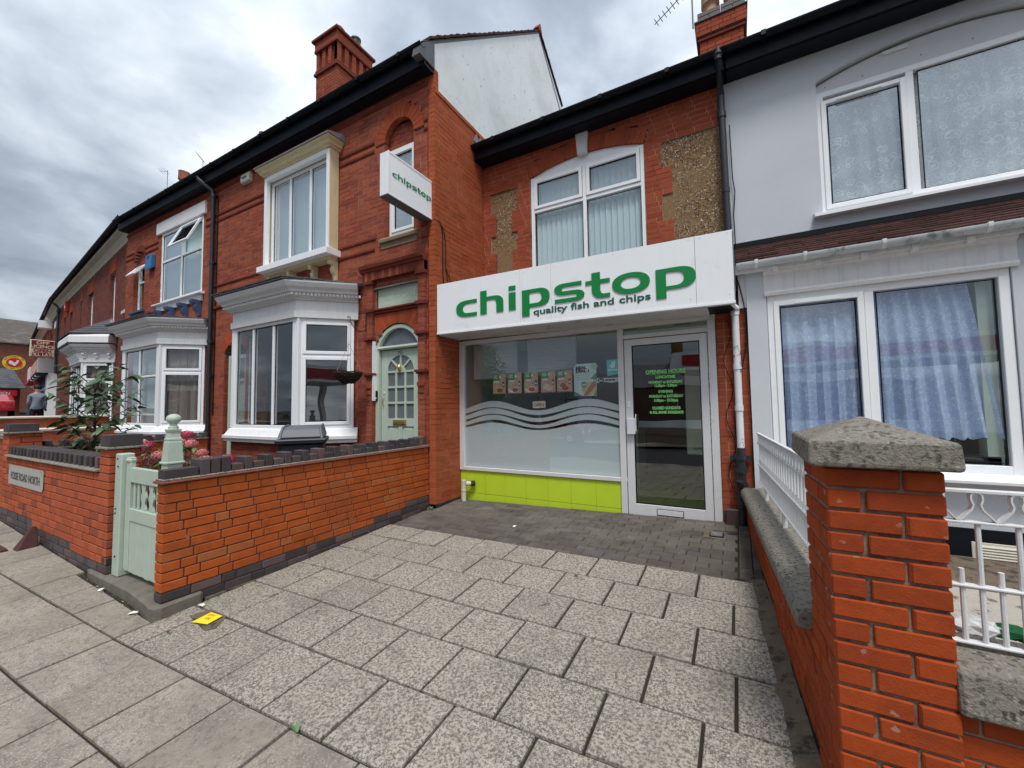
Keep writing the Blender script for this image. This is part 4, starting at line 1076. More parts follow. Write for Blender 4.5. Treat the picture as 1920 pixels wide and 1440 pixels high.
# door frame with arched fanlight
dz0 = .30
def archpts(c, hw, z0_, rise, n=16):
    Rr = (hw*hw+rise*rise)/(2*rise); zc = z0_+rise-Rr; a = math.asin(min(1, hw/Rr))
    return [(c+math.sin(-a+2*a*k/n)*Rr, zc+math.cos(-a+2*a*k/n)*Rr) for k in range(n+1)]
A = archpts(-4.545, .475, 2.45, .345); B = archpts(-4.545, .405, 2.45, .285)
df = MB(F1); df.strip(A, B, -.12, -.02); df.box(-5.02, -4.95, -.12, -.02, dz0-.2, 2.45); df.box(-4.14, -4.07, -.12, -.02, dz0-.2, 2.45)
dfo = df.build('door_frame', GREEN_P, h1, bevel=.004)
mb = MB(F1); mb.side([(-.12, 2.42), (-.01, 2.42), (.0, 2.44), (-.015, 2.47), (-.12, 2.48)], -4.97, -4.12); mb.build('transom', GREEN_P, dfo)
mb = MB(F1); mb.prism(archpts(-4.545, .40, 2.47, .265), -.085, -.078); mb.build('fanlight', mat('fan_glass', (.13, .15, .17), r=.1, var=.2, vs=4), dfo)
room(F1, h1, -5.0, -4.08, .0, 2.9, -.2, 1.5, DARK)
ST0, ST1 = -4.94, -4.15; dd0, dd1 = -.115, -.075
door = MB(F1); door.box(ST0, ST0+.125, dd0, dd1, dz0, 2.41); door.box(ST1-.125, ST1, dd0, dd1, dz0, 2.41)
door.box(ST0+.125, ST1-.125, dd0, dd1, dz0, .46); door.box(ST0+.125, ST1-.125, dd0, dd1, 1.22, 1.34)
cxd = (ST0+ST1)/2; hwd = (ST1-ST0)/2-.125
fanp = [(cxd+hwd*math.cos(PI-PI*k/14), 2.075+.245*math.sin(PI*k/14)) for k in range(15)]
top_ = [(cxd-hwd, 2.41)]+[(p[0], 2.41) for p in fanp[1:-1]]+[(cxd+hwd, 2.41)]
door.strip(top_, fanp, dd0, dd1)
do = door.build('front_door', GREEN_P, h1, bevel=.003)
for a, b in ((ST0+.125, cxd-.04), (cxd+.04, ST1-.125)):
    MB(F1).box(a, b, dd0, dd1-.018, .46, 1.22).build('door_panel', GREEN_P, do); MB(F1).box(a+.03, b-.03, dd1-.018, dd1-.006, .49, 1.19).build('door_panel', GREEN_P, do, bevel=.008)
MB(F1).box(cxd-.04, cxd+.04, dd0, dd1, .46, 1.22).build('door_muntin', GREEN_P, do)
x0d, x1d = ST0+.125, ST1-.125; pw = (x1d-x0d-2*.036)/3
mb = MB(F1)
for k in (1, 2): mb.box(x0d+k*pw+(k-1)*.036, x0d+k*pw+k*.036, dd0+.006, dd1-.004, 1.34, 2.075)
for z in (1.565, 1.81, 2.05): mb.box(x0d, x1d, dd0+.007, dd1-.002, z, z+.032)
for a in (45, 90, 135):
    c_, s_ = math.cos(R(a)), math.sin(R(a)); n_ = (-s_*.016, c_*.016)
    P = [(cxd+.075*c_+n_[0], 2.08+.07*s_+n_[1]), (cxd+.075*c_-n_[0], 2.08+.07*s_-n_[1]), (cxd+hwd*c_-n_[0], 2.075+.245*s_-n_[1]), (cxd+hwd*c_+n_[0], 2.075+.245*s_+n_[1])]
    mb.prism(P, dd0+.005, dd1-.003)
mb.prism([(cxd+.09*math.cos(PI*k/8), 2.08+.085*math.sin(PI*k/8)) for k in range(9)], dd0+.004, dd1-.001)
mb.build('glazing_bar', GREEN_P, do, bevel=.002)
GD = mat('door_glass', (.15, .165, .175), r=.12, var=.15, vs=12)
for k in range(3):
    for z, z2_ in ((1.34, 1.565), (1.597, 1.81), (1.842, 2.05)): MB(F1).box(x0d+k*(pw+.036), x0d+k*(pw+.036)+pw, -.10, -.096, z, z2_).build('pane', GD, do)
MB(F1).prism(fanp, -.10, -.096).build('pane', GD, do)
mb = MB(F1); mb.box(cxd-.145, cxd+.125, dd1, dd1+.012, 1.235, 1.32); mb.side([(dd1+.01, 1.25), (dd1+.022, 1.256), (dd1+.022, 1.30), (dd1+.01, 1.306)], cxd-.13, cxd+.11); mb.build('letter_plate', BRASS, do, bevel=.003)
mb = MB(F1); mb.lathe(cxd-.005, -dd1*0+dd1+.02, [(.004, 2.05), (.010, 2.07), (.028, 2.10), (.032, 2.13), (.020, 2.155), (.006, 2.17), (.004, 2.19)], 12); mb.build('knocker', BRASS, do, smooth=True)
mb = MB(F1); mb.tube([(ST0+.05, dd1, 1.66), (ST0+.05, dd1+.03, 1.645), (ST0+.05, dd1+.035, 1.60), (ST0+.05, dd1+.03, 1.56), (ST0+.05, dd1, 1.545)], .007, 8); mb.build('handle', BRASS, do, smooth=True)
mb = MB(F1); mb.tube([(ST0+.055, dd1, 1.74), (ST0+.055, dd1+.012, 1.74)], .018, 12); mb.build('lock', ALU, do)
text('182', F1, cxd-.0, 2.335, .075, mat('number_brass', (.30, .36, .28), r=.4, metal=.3), do, d=dd1+.003, sx=1.0, ext=.003)
bl_ = MB(F1); bl_.box(-5.005, -4.962, -.02, .003, 1.62, 1.78); bo = bl_.build('doorbell', BLACKP, bevel=.01); tag(bo, 'black video doorbell on the sage green frame of the arched door', 'doorbell')
MB(F1).tube([(-4.984, .003, 1.66), (-4.984, .006, 1.66)], .012, 12).build('button', ALU, bo)
jamb(F1, h1, -5.02, -4.07, .1, 2.45, BR_HOUSE, .03, False)
MB(F1).box(-5.012, -4.995, -.03, .058, 1.62, 2.56).build('painted_edge', UPVC, h1)
# eaves: fascia, soffit, gutter
def eaves(fr, h, u0, u1, dg, zf0, zf1, zs, mt=BLACKP, roof=None, gr=.06, endcap=True):
    mb = MB(fr); mb.box(u0, u1, dg-.09, dg-.06, zf0, zf1); mb.build('fascia_board', mt, h)
    mb = MB(fr); mb.box(u0, u1, -.05, dg-.09, zs, zs+.03); mb.build('soffit', mt, h)
    gutter(fr, h, u0-.02, u1+.02, dg, zf1+.01, gr)
    mb = MB(fr); u = u0+.4
    while u < u1: mb.box(u, u+.05, dg-.065, dg+gr+.008, zf1-.055, zf1-.045); mb.box(u, u+.05, dg+gr-.002, dg+gr+.008, zf1-.055, zf1+.015); u += .9
    mb.build('gutter_bracket', mt, h, kind='stuff')
eaves(F1, h1, -10.03, -3.80, .27, 6.50, 6.74, 6.49)
def roofplane(fr, h, u0, u1, d0, z0, slope, run, mt=SLATE, th=.05, rows=14, name='roof'):
    """roof slope with slate courses as real steps; d decreasing from the eaves"""
    mb = MB(fr); dz = run*slope
    mb.side([(d0, z0), (d0-run, z0+dz), (d0-run, z0+dz-th), (d0, z0-th)], u0, u1)
    ro = mb.build(name, mt, h)
    mb = MB(fr); st = run/rows; nl = max(2, int((u1-u0)/.28))
    for r_ in range(rows):
        for k in range(nl):
            a = u0+(u1-u0)*(k+(.5 if r_ % 2 else 0))/nl; b = a+(u1-u0)/nl-.006; b = min(b, u1)
            if b-a < .02: continue
            da, db = d0-r_*st+.01, d0-(r_+1)*st-.02; za, zb = z0+r_*st*slope+.016, z0+((r_+1)*st+.02)*slope+.004
            mb.hexa([(a, db, zb-.008), (b, db, zb-.008), (b, da, za-.008), (a, da, za-.008), (a, db, zb), (b, db, zb), (b, da, za), (a, da, za)])
    mb.build('slate', mt, ro, kind='stuff')
    return ro
roofplane(F1, h1, -10.03, -3.80, .24, 6.80, .875, 4.07)
mb = MB(F1); mb.side([(-3.83, 10.36), (-5.3, 9.1), (-5.3, 9.0), (-3.83, 10.26)], -10.03, -3.80); mb.build('roof', SLATE, h1)
mb = MB(F1); mb.side([(-3.70, 10.33), (-3.83, 10.44), (-3.96, 10.33)], -10.03, -3.78); mb.build('ridge_tile', BR_ORANGE, h1)
# return wall beside the shop (party-wall end and side face)
FP = Fr(0, 4.57)
lay(FP, h1, -3.912, -3.79, .13, 6.55, BR_RET, MO_PINK, bond='single', proud=.0, depth=.09, limit=90, thick=.1)
mb = MB(F1); mb.box(-3.922, -3.912, -.02, -.001, .1, 6.5); mb.build('joint_line', BLACKP, h1)
FV = Fr(-3.79, 4.57, PI/2)
lay(FV, h1, 0, 1.315, .13, 6.205, BR_RET, MO_PINK, bond='garden', depth=.09, thick=.12, limit=300, holes=[rect(.62, 1.4, 0, 2.60)])
MB(FV).box(-.004, .60, -.1, .004, -.02, .13).build('plinth', mat('plinth_black', (.02, .021, .026), r=.5, var=.2), h1)
MB(F1).box(-3.918, -3.79, -.1, .004, -.02, .13).build('plinth', MATS['plinth_black'], h1)
u = .02
while u < 2.2: MB(FV).box(u, u+.2, -.05, .014, 6.21, 6.27).build('cap_brick', BR_RET, h1); u += .208
mb = MB(FV); mb.prism([(0.01, 6.27), (5.2, 6.27), (5.2, 9.40), (3.84, 10.33), (0.01, 6.97)], -.12, -.012); mb.build('gable', GABLE, h1)
mb = MB(FV)
for (a, za, b, zb, n) in ((-.12, 6.93, 3.84, 10.37, 24), (3.84, 10.37, 5.2, 9.42, 8)):
    for k in range(n):
        t0, t1 = k/n, (k+1.05)/n; j = random.uniform(0, .02)
        P = [(a+(b-a)*t0, za+(zb-za)*t0+j), (a+(b-a)*t1, za+(zb-za)*t1), (a+(b-a)*t1, za+(zb-za)*t1+.03), (a+(b-a)*t0, za+(zb-za)*t0+.045+j)]
        mb.prism(P, -.15, .025)
mb.build('verge_tile', TILER, h1, kind='stuff')
mb = MB(FV); mb.prism([(3.70, 10.36), (3.84, 10.55), (3.93, 10.36)], -.1, .03); mb.build('ridge_end', BR_ORANGE, h1)
mb = MB(FV); mb.prism([(.0, 6.56), (.0, 7.0), (-.30, 6.72), (-.33, 6.56)], -.14, .006); mb.build('eaves_end', SLATE, h1)
MB(FV).prism([(1.02, 6.05), (1.10, 6.22), (1.17, 6.1), (1.22, 6.24), (1.3, 6.14), (1.31, 6.0)], -.0, .012).build('flashing', LEAD, h1)
room(F1, h1, -9.9, -3.95, 3.5, 6.4, -.4, 2.5); room(F1, h1, -8.4, -5.5, .2, 3.3, -.3, 2.5)
MB(F1).box(-10.03, -3.9, -5.1, -4.9, 0, 9.3).build('rear_wall', BR_FAR, h1)
# chimney
def chimney(house, x0, x1, y0, y1, z0, zt, mt, mo, bands, bond='garden', limit=60):
    cw = MB(); cw.box(x0+.01, x1-.01, y0+.01, y1-.01, z0, zt); ch = cw.build('chimney', mo, house)
    for f, l in ((Fr(x0, y0, 0), x1-x0), (Fr(x1, y0, PI/2), y1-y0), (Fr(x0, y1, -PI/2), y1-y0)):
        lay(f, ch, 0, l, z0, zt, mt, mo, bond=bond, proud=.002, depth=.05, back=False, limit=limit)
    for z, o_, h in bands:
        mb = MB(); mb.box(x0-o_, x1+o_, y0-o_, y1+o_, z, z+h); mb.build('band', BR_MOULD, ch, bevel=.006)
    return ch
ch = chimney(h1, -9.10, -8.30, 6.33, 7.38, 7.9, 10.0, BR_HOUSE, MO_DARK, [(8.75, .05, .06), (8.81, .025, .06), (9.95, .045, .07), (10.0, .02, .10)])
c2_ = MB(); c2_.box(-9.05, -8.35, 6.38, 7.33, 10.0, 10.62); c2_.build('core', BR_MOULD, ch)
for f, l, n in ((Fr(-9.10, 6.33, 0), .8, 4), (Fr(-8.30, 6.33, PI/2), 1.05, 5)):
    for k in range(n):
        a = l*k/(n-1)*.86
        for q in range(6): MB(f).box(a, a+.115, -.12, .0, 10.105+q*.078, 10.105+q*.078+.07).build('brick', BR_HOUSE, ch)
mb = MB(); mb.box(-9.14, -8.26, 6.29, 7.42, 10.56, 10.63); mb.build('band', BR_MOULD, ch, bevel=.01)
mb = MB(); mb.box(-9.13, -8.27, 6.30, 7.41, 10.63, 10.83); mb.build('cap', BR_HOUSE, ch, bevel=.004)
mb = MB(); mb.box(-9.19, -8.21, 6.24, 7.47, 10.83, 10.90); mb.build('band', BR_MOULD, ch, bevel=.01)
TERRA = mat('terracotta', (.33, .12, .075), r=.85, var=.2, vs=9)
for x, y, cow in ((-8.62, 6.62, 0), (-8.62, 7.15, 1), (-8.95, 6.75, 0)):
    mb = MB(); mb.lathe(x, y, [(.17, 10.88), (.17, 10.95), (.13, 11.0), (.115, 11.14), (.15, 11.17), (.15, 11.22), (.11, 11.24)], 16); po = mb.build('chimney_pot', TERRA, ch, smooth=True)
    if cow:
        mb = MB(); mb.lathe(x, y, [(.115, 11.22), (.12, 11.36), (.135, 11.37), (.135, 11.41), (.0, 11.43)], 14); mb.build('cowl', PIPEB, po, smooth=True)
    else:
        mb = MB(); mb.ball((x, y, 11.24), .12, .12, .09, 14, 8); mb.build('cowl', TERRA, po, smooth=True)
# black rainwater pipe between the first two houses
downpipe(F1, h1, [(-10.22, .27, 6.66), (-10.22, .27, 6.60), (-9.99, .09, 6.36), (-9.99, .07, 6.2), (-9.99, .07, .3)], .042, joints=[(-9.99, .07, 6.25), (-9.99, .07, 4.75), (-9.99, .07, 3.0), (-9.99, .07, 2.25)])
MB(F1).tube([(-9.90, .02, 6.2), (-9.90, .02, 1.4)], .012, 6).build('cable', BLACKP, h1)
al = MB(F1); al.side([(0, 6.20), (.07, 6.22), (.085, 6.27), (.07, 6.40), (0, 6.42)], -8.90, -8.58); ao = al.build('alarm_box', STONEC, bevel=.01); tag(ao, 'cream alarm box high on the red brick wall left of the cream box window', 'alarm box')
mb = MB(F1); mb.box(-8.83, -8.66, .085, .09, 6.29, 6.32); mb.build('print', BLUEP, ao)

# ================================================================== HOUSE 2
h2 = root('terraced_house', 'red brick house with navy brackets and a window propped open upstairs', 'house', (-12.4, 4.57, .3))
holes2 = [rect(-12.62, -10.55, 4.05, 5.99), rect(-14.26, -13.60, 4.15, 5.55), arc(-13.93, .33, 5.55, .33, .0), rect(-13.4, -10.3, 0, 3.4)]
lay(F1, h2, -14.78, -10.03, .30, 6.60, BR_HOUSE, MO_PINK, holes=holes2, bond='garden', limit=300)
for z in (6.36, 6.48): band(F1, h2, -14.78, -10.06, z, .06, .022)
for z in (5.66, 5.80):
    for a, b in ((-13.58, -12.82), (-14.78, -14.28)): band(F1, h2, a, b, z, .055, .02)
    band(F1, h2, -10.42, -10.06, z, .055, .02)
for z in (4.02,):
    band(F1, h2, -14.78, -12.8, z, .055, .022)
voussoirs(F1, h2, -13.93, .33, 5.55, .325, .11, 11, BR_MOULD, proud=.002)
jamb(F1, h2, -14.26, -13.60, 4.15, 5.55, BR_HOUSE, .12, False)
lay(F1, h2, -14.26, -13.60, 5.45, 5.9, BR_HOUSE, MO_PINK, bond='flemish', proud=-.11, depth=.04, limit=14, thick=.05)
w2 = window(F1, h2, -14.24, -13.62, 4.2, 5.45, -.09, (), [(5.0, -14.19, -13.67)], [(-14.15, -13.71, 4.28, 4.94)], fw=.05)
def opened(fr, wo, u0, u1, z0, z1, d, ang):
    """top-hung sash pushed open"""
    t = .05; c_, s_ = math.cos(ang), math.sin(ang)
    class HF:
        ang = fr.ang
        def p(s, u, dd, z): return fr.p(u, d+(z1-z)*s_+dd*c_, z1-(z1-z)*c_+dd*s_)
    g = MB(HF()); g.box(u0, u0+t, -.02, .02, z0, z1); g.box(u1-t, u1, -.02, .02, z0, z1); g.box(u0+t, u1-t, -.02, .02, z1-t, z1); g.box(u0+t, u1-t, -.02, .02, z0, z0+t)
    so__ = g.build('open_sash', UPVC, wo, bevel=.004)
    MB(HF()).box(u0+t, u1-t, -.004, .004, z0+t, z1-t).build('pane', GLASS, so__) if False else MB(HF()).box(u0+t, u1-t, -.004, .004, z0+t, z1-t).build('pane', GLASS, wo)
opened(F1, w2, -14.2, -13.66, 5.03, 5.42, -.05, R(38))
mb = MB(F1); mb.side([(-.1, 4.12), (.07, 4.12), (.075, 4.17), (0, 4.2), (-.1, 4.2)], -14.36, -13.5); mb.build('sill', BLUEP, h2, bevel=.004)
MB(F1).box(-14.3, -13.56, -.02, .02, 4.0, 4.12).build('sill_block', BLUEP, h2)
MB(F1).box(-12.84, -10.42, -.02, .05, 5.99, 6.28).build('lintel', PAINTW, h2, bevel=.006)
w3 = window(F1, h2, -12.64, -10.56, 4.20, 5.98, .0, [(-11.58, 4.25, 5.93)], [(5.25, -12.58, -10.62)],
            [(-12.58, -11.61, 4.26, 5.22), (-11.55, -10.62, 4.26, 5.22), (-12.58, -11.61, 5.28, 5.92)], fw=.055)
opened(F1, w3, -11.55, -10.62, 5.28, 5.93, .02, R(24))
mb = MB(F1); mb.side([(-.1, 4.14), (.12, 4.14), (.12, 4.165), (0, 4.2), (-.1, 4.2)], -12.8, -10.42); mb.build('sill', UPVC, h2)
MB(F1).box(-12.72, -10.5, -.02, .045, 3.99, 4.14).build('apron', PAINTW, h2)
for uu in (-12.5, -11.85, -11.2, -10.6): corbel(F1, h2, uu, 4.0, .12, .36, .20, BLUEP)
MB(F1).box(-12.6, -10.6, -.14, -.12, 4.2, 5.95).build('roller_blind', mat('blind_pale', (.66, .80, .80), r=.9, var=.03), h2)
def front4(l):
    m = l/2-.02
    return [(m, 1.26, 2.88)], [(2.28, .1, l-.1)], [(.11, m-.03, 1.26, 2.25), (m+.03, l-.11, 1.26, 2.25), (.11, m-.03, 2.31, 2.88), (m+.03, l-.11, 2.31, 2.88)], []
b2 = bay(F1, h2, -12.66, -10.84, .65, -13.31, -10.19, 1.20, 2.95, 'net', front4, brick=(BR_HOUSE, MO_PINK))
ab = MB(F1); ab.side([(0, 5.22), (.10, 5.14), (.11, 5.20), (.10, 5.52), (0, 5.55)], -13.28, -12.96); ao = ab.build('alarm_box', mat('alarm_blue', (.02, .16, .36), r=.4, var=.05), bevel=.012); tag(ao, 'bright blue alarm box between the arched and wide windows upstairs', 'alarm box')
for k in range(3): MB(F1).box(-13.2, -13.05, .10, .106, 5.42+.03*k, 5.43+.03*k).build('vent_slot', BLACKP, ao)
eaves(F1, h2, -14.78, -10.05, .27, 6.50, 6.74, 6.49)
roofplane(F1, h2, -14.78, -10.05, .24, 6.80, .875, 4.07)
room(F1, h2, -14.6, -10.1, 3.6, 6.4, -.4, 2.5); room(F1, h2, -13.3, -10.2, .3, 3.3, -.3, 2.5)
MB(F1).box(-14.78, -10.03, -4.2, -4.0, 0, 9.3).build('rear_wall', BR_FAR, h2)
ch2 = chimney(h2, -13.9, -13.0, 7.0, 7.9, 8.6, 9.6, BR_FRONT, MO_DARK, [(9.5, .04, .08)], limit=0)
for k, x in enumerate((-13.7, -13.4, -13.15)):
    mb = MB(); mb.lathe(x, 7.3, [(.13, 9.55), (.11, 9.6), (.10, 10.0+.12*k), (.13, 10.02+.12*k), (.12, 10.2+.12*k), (.13, 10.22+.12*k)], 14); mb.build('chimney_pot', TERRA, ch2, smooth=True)
# ================================================================== ROW A (curving away to the left)
aA = -math.atan(.125)
FA = Fr(-14.78, 4.76, aA)
WIN_DK = mat('blind_grey', (.35, .40, .42), r=.9, var=.05)
def rowhouse(fr, u0, u1, wins, label, zb, zt=6.55, brick=BR_FAR, lim=180, bayspec=None, cove=True):
    h = root('terraced_house', label, 'house', tuple(fr.p((u0+u1)/2, 0, zb)))
    holes = [rect(a, b, c, d) for a, b, c, d, k in wins]
    if bayspec: holes.append(rect(bayspec[0]+.05, bayspec[3]-.05, 0, bayspec[4]+.3))
    lay(fr, h, u0, u1, zb, zt, brick, MO_PINK if brick is BR_HOUSE else MO_BROWN, holes=holes, bond='flemish', limit=lim)
    for a, b, c, d, k in wins:
        jamb(fr, h, a, b, c, d, brick, .14)
        n = max(3, int((b-a+.14)/.078))
        for q in range(n):
            w_ = (b-a+.14)/n; t = (q-(n-1)/2)*.012
            MB(fr).prism([(a-.07+q*w_+.004, d), (a-.07+(q+1)*w_-.004, d), (a-.07+(q+1)*w_-.004+t+.006, d+.42), (a-.07+q*w_+.004+t-.006, d+.42)], -.05, .006).build('lintel_brick', BR_ORANGE, h)
        m = (c+d)/2+.05
        if b-a > .4: window(fr, h, a+.02, b-.02, c+.02, d-.02, -.10, (), [(m, a+.08, b-.08)], [(a+.09, b-.09, c+.09, m-.04), (a+.09, b-.09, m+.04, d-.09)], fw=.06)
        else: window(fr, h, a+.01, b-.01, c+.02, d-.02, -.10, (), (), [(a+.07, b-.07, c+.08, d-.08)], fw=.05)
        MB(fr).box(a+.06, b-.06, -.26, -.25, c, d).build('net_curtain', WIN_DK, h)
        mb = MB(fr); mb.side([(-.1, c-.11), (.07, c-.11), (.07, c-.02), (0, c), (-.1, c)], a-.08, b+.08); mb.build('stone_sill', STONEC, h)
    room(fr, h, u0+.1, u1-.1, 3.9, 6.5, -.45, 2.0)
    if cove:
        mb = MB(fr); P = [(-.02, zt), (.03, zt), (.06, zt+.06), (.14, zt+.17), (.26, zt+.24), (.26, zt+.30), (-.02, zt+.30)]; mb.side(P, u0, u1); mb.build('eaves_cove', mat('cove_cream', (.60, .57, .46), r=.8, var=.1, vs=3, streak=((.3, .27, .2), .4)), h)
        gutter(fr, h, u0, u1+.0, .33, zt+.42, .075); mb = MB(fr); mb.box(u0, u1, .20, .27, zt+.28, zt+.42); mb.build('fascia_board', BLACKP, h)
    roofplane(fr, h, u0, u1, .30, zt+.46, .85, 4.1, rows=12)
    MB(fr).box(u0, u1, -4.4, -4.2, zb, 9.3).build('rear_wall', BR_FAR, h)
    return h
h3 = rowhouse(FA, -5.3, 0, [(-1.05, -.38, 4.5, 6.03, 0), (-3.2, -2.42, 4.42, 6.03, 0)], 'darker red brick house just left of the navy brackets, under a cream eaves cove', .3, lim=240, bayspec=(-5.05, -4.4, -2.6, -1.95, 3.0))
def front2(l):
    m = l/2
    return [(m, 1.4, 2.9)], [], [(.11, m-.03, 1.42, 2.9), (m+.03, l-.11, 1.42, 2.9)], []
def bay3():
    b = bay(FA, h3, -4.4, -2.6, .65, -5.05, -1.95, 1.36, 3.03, 'net', front2, dent=False, base_top=1.22, brick=(BR_FAR, MO_BROWN))
    mb = MB(FA)
    mb.mould([(-5.05, 0), (-4.4, .65), (-2.6, .65), (-1.95, 0)], [(0, 3.62), (.31, 3.60), (.31, 3.78), (.27, 3.86), (0, 3.86)]); mb.build('cornice', PAINTW, b)
    for k in range(5):
        corbel(FA, b, 0, 0, .01, .01, .01, PAINTW) if False else None
    f = Fr(*FA.p(-2.6, .65, 0).to_2d(), FA.ang+PI/4)
    for u in (.12, .45, .80): corbel(f, b, u, 3.30, .07, .24, .14, UPVC)
    for u in (-4.3, -3.85, -3.4, -2.95, -2.65):
        P = FA; MB(FA).side([(.65, 3.30), (.79, 3.30), (.72, 3.15), (.67, 3.06), (.65, 3.06)], u-.035, u+.035).build('bracket', UPVC, b)
    mb = MB(FA); base = [(-5.4, 0), (-4.55, .95), (-2.45, .95), (-1.6, 0)]; i = len(mb.v)
    nrow = 7
    for r_ in range(nrow+1):
        t = r_/nrow; z = 3.87+.62*t
        for (u, d) in base:
            uu = u+(-3.5-u)*t*.55; dd = d*(1-t); mb.pt(uu, dd, z)
    for r_ in range(nrow):
        for k in range(3): a = r_*4+k; mb.f.append([a, a+1, a+5, a+4])
    mb.build('bay_roof', SLATE, b)
    for r_ in range(nrow):
        t = r_/nrow; t2 = (r_+1.1)/nrow; g = MB(FA)
        for (a, c) in zip(base, base[1:]):
            def q(P, t, dz): return (P[0]+(-3.5-P[0])*t*.55, P[1]*(1-t)+.01, 3.87+.62*t+dz)
            g.hexa([q(a, t, .012), q(c, t, .012), q(c, t2, .0), q(a, t2, .0), q(a, t, .035), q(c, t, .035), q(c, t2, .012), q(a, t2, .012)])
        g.build('tile_course', SLATE, b)
bay3()
h4 = rowhouse(FA, -9.6, -5.3, [(-6.95, -5.95, 4.5, 5.98, 0), (-8.55, -8.25, 4.5, 6.0, 0)], 'dark red brick house with a tall sash window, second left of the cream eaves break', .45, lim=60)
h5 = rowhouse(FA, -14.0, -9.6, [(-11.1, -10.4, 4.6, 5.9, 0), (-12.7, -12.1, 4.6, 5.9, 0)], 'dark brick house carrying the red alarm box, beside the black downpipe', .6, lim=40)
ab = MB(FA); ab.box(-11.75, -11.45, 0, .12, 6.05, 6.5); ao = ab.build('alarm_box', mat('alarm_red', (.42, .02, .02), r=.4, var=.05), bevel=.015); tag(ao, 'small red alarm box high under the eaves of the far dark brick house', 'alarm box')
mb = MB(FA); mb.box(-11.70, -11.5, .12, .125, 6.2, 6.3); mb.build('print', WHITE, ao)
downpipe(FA, h5, [(-13.9, .33, 6.85), (-13.9, .08, 6.6), (-13.9, .08, 3.4)], .05, joints=[(-13.9, .08, 6.4)])
ch3 = chimney(h3, -19.7, -18.6, 7.2, 8.0, 8.2, 9.95, BR_FRONT, MO_DARK, [(9.75, .05, .08)], limit=0)
for k, (x, zt) in enumerate(((-19.35, 10.55), (-18.95, 11.0), (-18.75, 10.9))):
    mb = MB(); mb.lathe(x, 7.45, [(.18, 9.95), (.13, 10.05), (.12, zt-.35), (.16, zt-.33), (.15, zt-.05), (.16, zt)], 14); mb.build('chimney_pot', TERRA, ch3, smooth=True)
# far end: houses over the shops
FBo = FA.p(-14.0, 0, 0); FB = Fr(FBo.x, FBo.y, -math.atan(.165))
h6 = rowhouse(FB, -6.5, 0, [(-2.3, -1.2, 4.8, 5.9, 0), (-5.0, -4.2, 4.8, 5.9, 0)], 'far brick house above the shop with the projecting sign', .8, lim=0)
h7 = rowhouse(FB, -22, -6.5, [(-8.5, -7.5, 4.8, 5.9, 0), (-12, -11, 4.8, 5.9, 0)], 'furthest brick terrace at the left, above the red shopfront', 1.0, lim=0)
MB(FB).box(-2.6, -1.0, 0, .04, 5.9, 6.2).build('lintel', PAINTW, h6)
MB(FB).box(-5.4, -4.6, 0, .5, 6.2, 6.6).build('wall_box', UPVC, h6)
# shopfront
sp_ = root('corner_shop_front', 'grey and white shopfront projecting from the far brick terrace, awning lights beneath', 'shopfront', tuple(FB.p(-3, .5, .8)))
MB(FB).box(-6.4, -.10, .0, .62, 3.42, 4.12).build('fascia', mat('fascia_grey', (.45, .46, .47), r=.6, var=.15, vs=3), sp_)
MB(FB).box(-.30, -.10, .0, .33, .7, 3.42).build('side_panel', UPVC, sp_)
MB(FB).box(-6.4, -.30, .27, .29, .7, 1.3).build('stall_riser', BLUEP, sp_)
MB(FB).box(-6.4, -.3, .05, .06, .7, 3.35).build('inner_wall', ROOM, sp_)
for u in (-6.3, -5.0, -3.7, -2.4, -1.2, -.4): MB(FB).box(u, u+.08, .24, .32, .7, 3.42).build('mullion', UPVC if u > -2 else BLUEP, sp_)
MB(FB).box(-6.3, -.3, .25, .31, 2.7, 2.78).build('transom', UPVC, sp_)
MB(FB).box(-6.25, -.35, .27, .275, 1.3, 3.42).build('pane', GLASS, sp_)
MB(FB).box(-6.5, -.0, .3, .66, 3.34, 3.42).build('awning_box', BLACKP, sp_)
for u in (-5.3, -3.3, -1.2):
    MB().ball(FB.p(u, .58, 3.31), .10, .10, .06, 10, 6).build('lamp', UPVC, sp_, smooth=True)
ADV = mat('advert_pink', (.55, .25, .22), r=.5, var=.5, vs=3, c2=(.75, .6, .5), c2t=(.5, .6), c2s=2)
MB(FB).box(-6.4, -.9, .62, .66, 3.5, 4.05).build('advert', ADV, sp_)
SR = mat('sign_maroon', (.22, .012, .022), r=.4, var=.03); SCR = mat('sign_cream', (.66, .60, .46), r=.5, var=.03)
os_ = root('projecting_sign', 'maroon and cream OFF LICENCE OPEN TILL LATE sign sticking out from the far terrace', 'sign', (-28.5, 5.9, 4.1))
FO = Fr(-28.5, 5.55, PI/2)
mb = MB(FO); mb.box(0, .78, -.10, .0, 4.13, 4.93); mb.build('frame', SCR, os_, bevel=.02)
for (a, b, mm) in ((4.70, 4.90, SR), (4.52, 4.70, SR), (4.16, 4.34, SR)): MB(FO).box(.04, .74, 0, .008, a, b).build('panel', mm, os_)
text('OFF', FO, .39, 4.73, .19, SCR, os_, d=.010, sx=1.25, bold=.006); text('LICENCE', FO, .39, 4.555, .19, SCR, os_, d=.010, sx=1.0, bold=.006)
text('OPEN', FO, .39, 4.365, .185, SR, os_, d=.010, sx=1.2, bold=.006); text('TILL LATE', FO, .39, 4.18, .19, SCR, os_, d=.010, sx=.92, bold=.006)
MB(FO).box(.78, 1.0, -.07, -.03, 4.3, 4.36).build('bracket', PIPEB, os_)
ov = root('projecting_sign', 'oval yellow and red chicken shop sign at the far left', 'sign', (-36, 6.45, 4.4))
FE = Fr(-36, 6.45, PI/2)
def ell(a, b, n=28, c=(0, 4.4)): return [(c[0]+a*math.cos(2*PI*k/n), c[1]+b*math.sin(2*PI*k/n)) for k in range(n)]
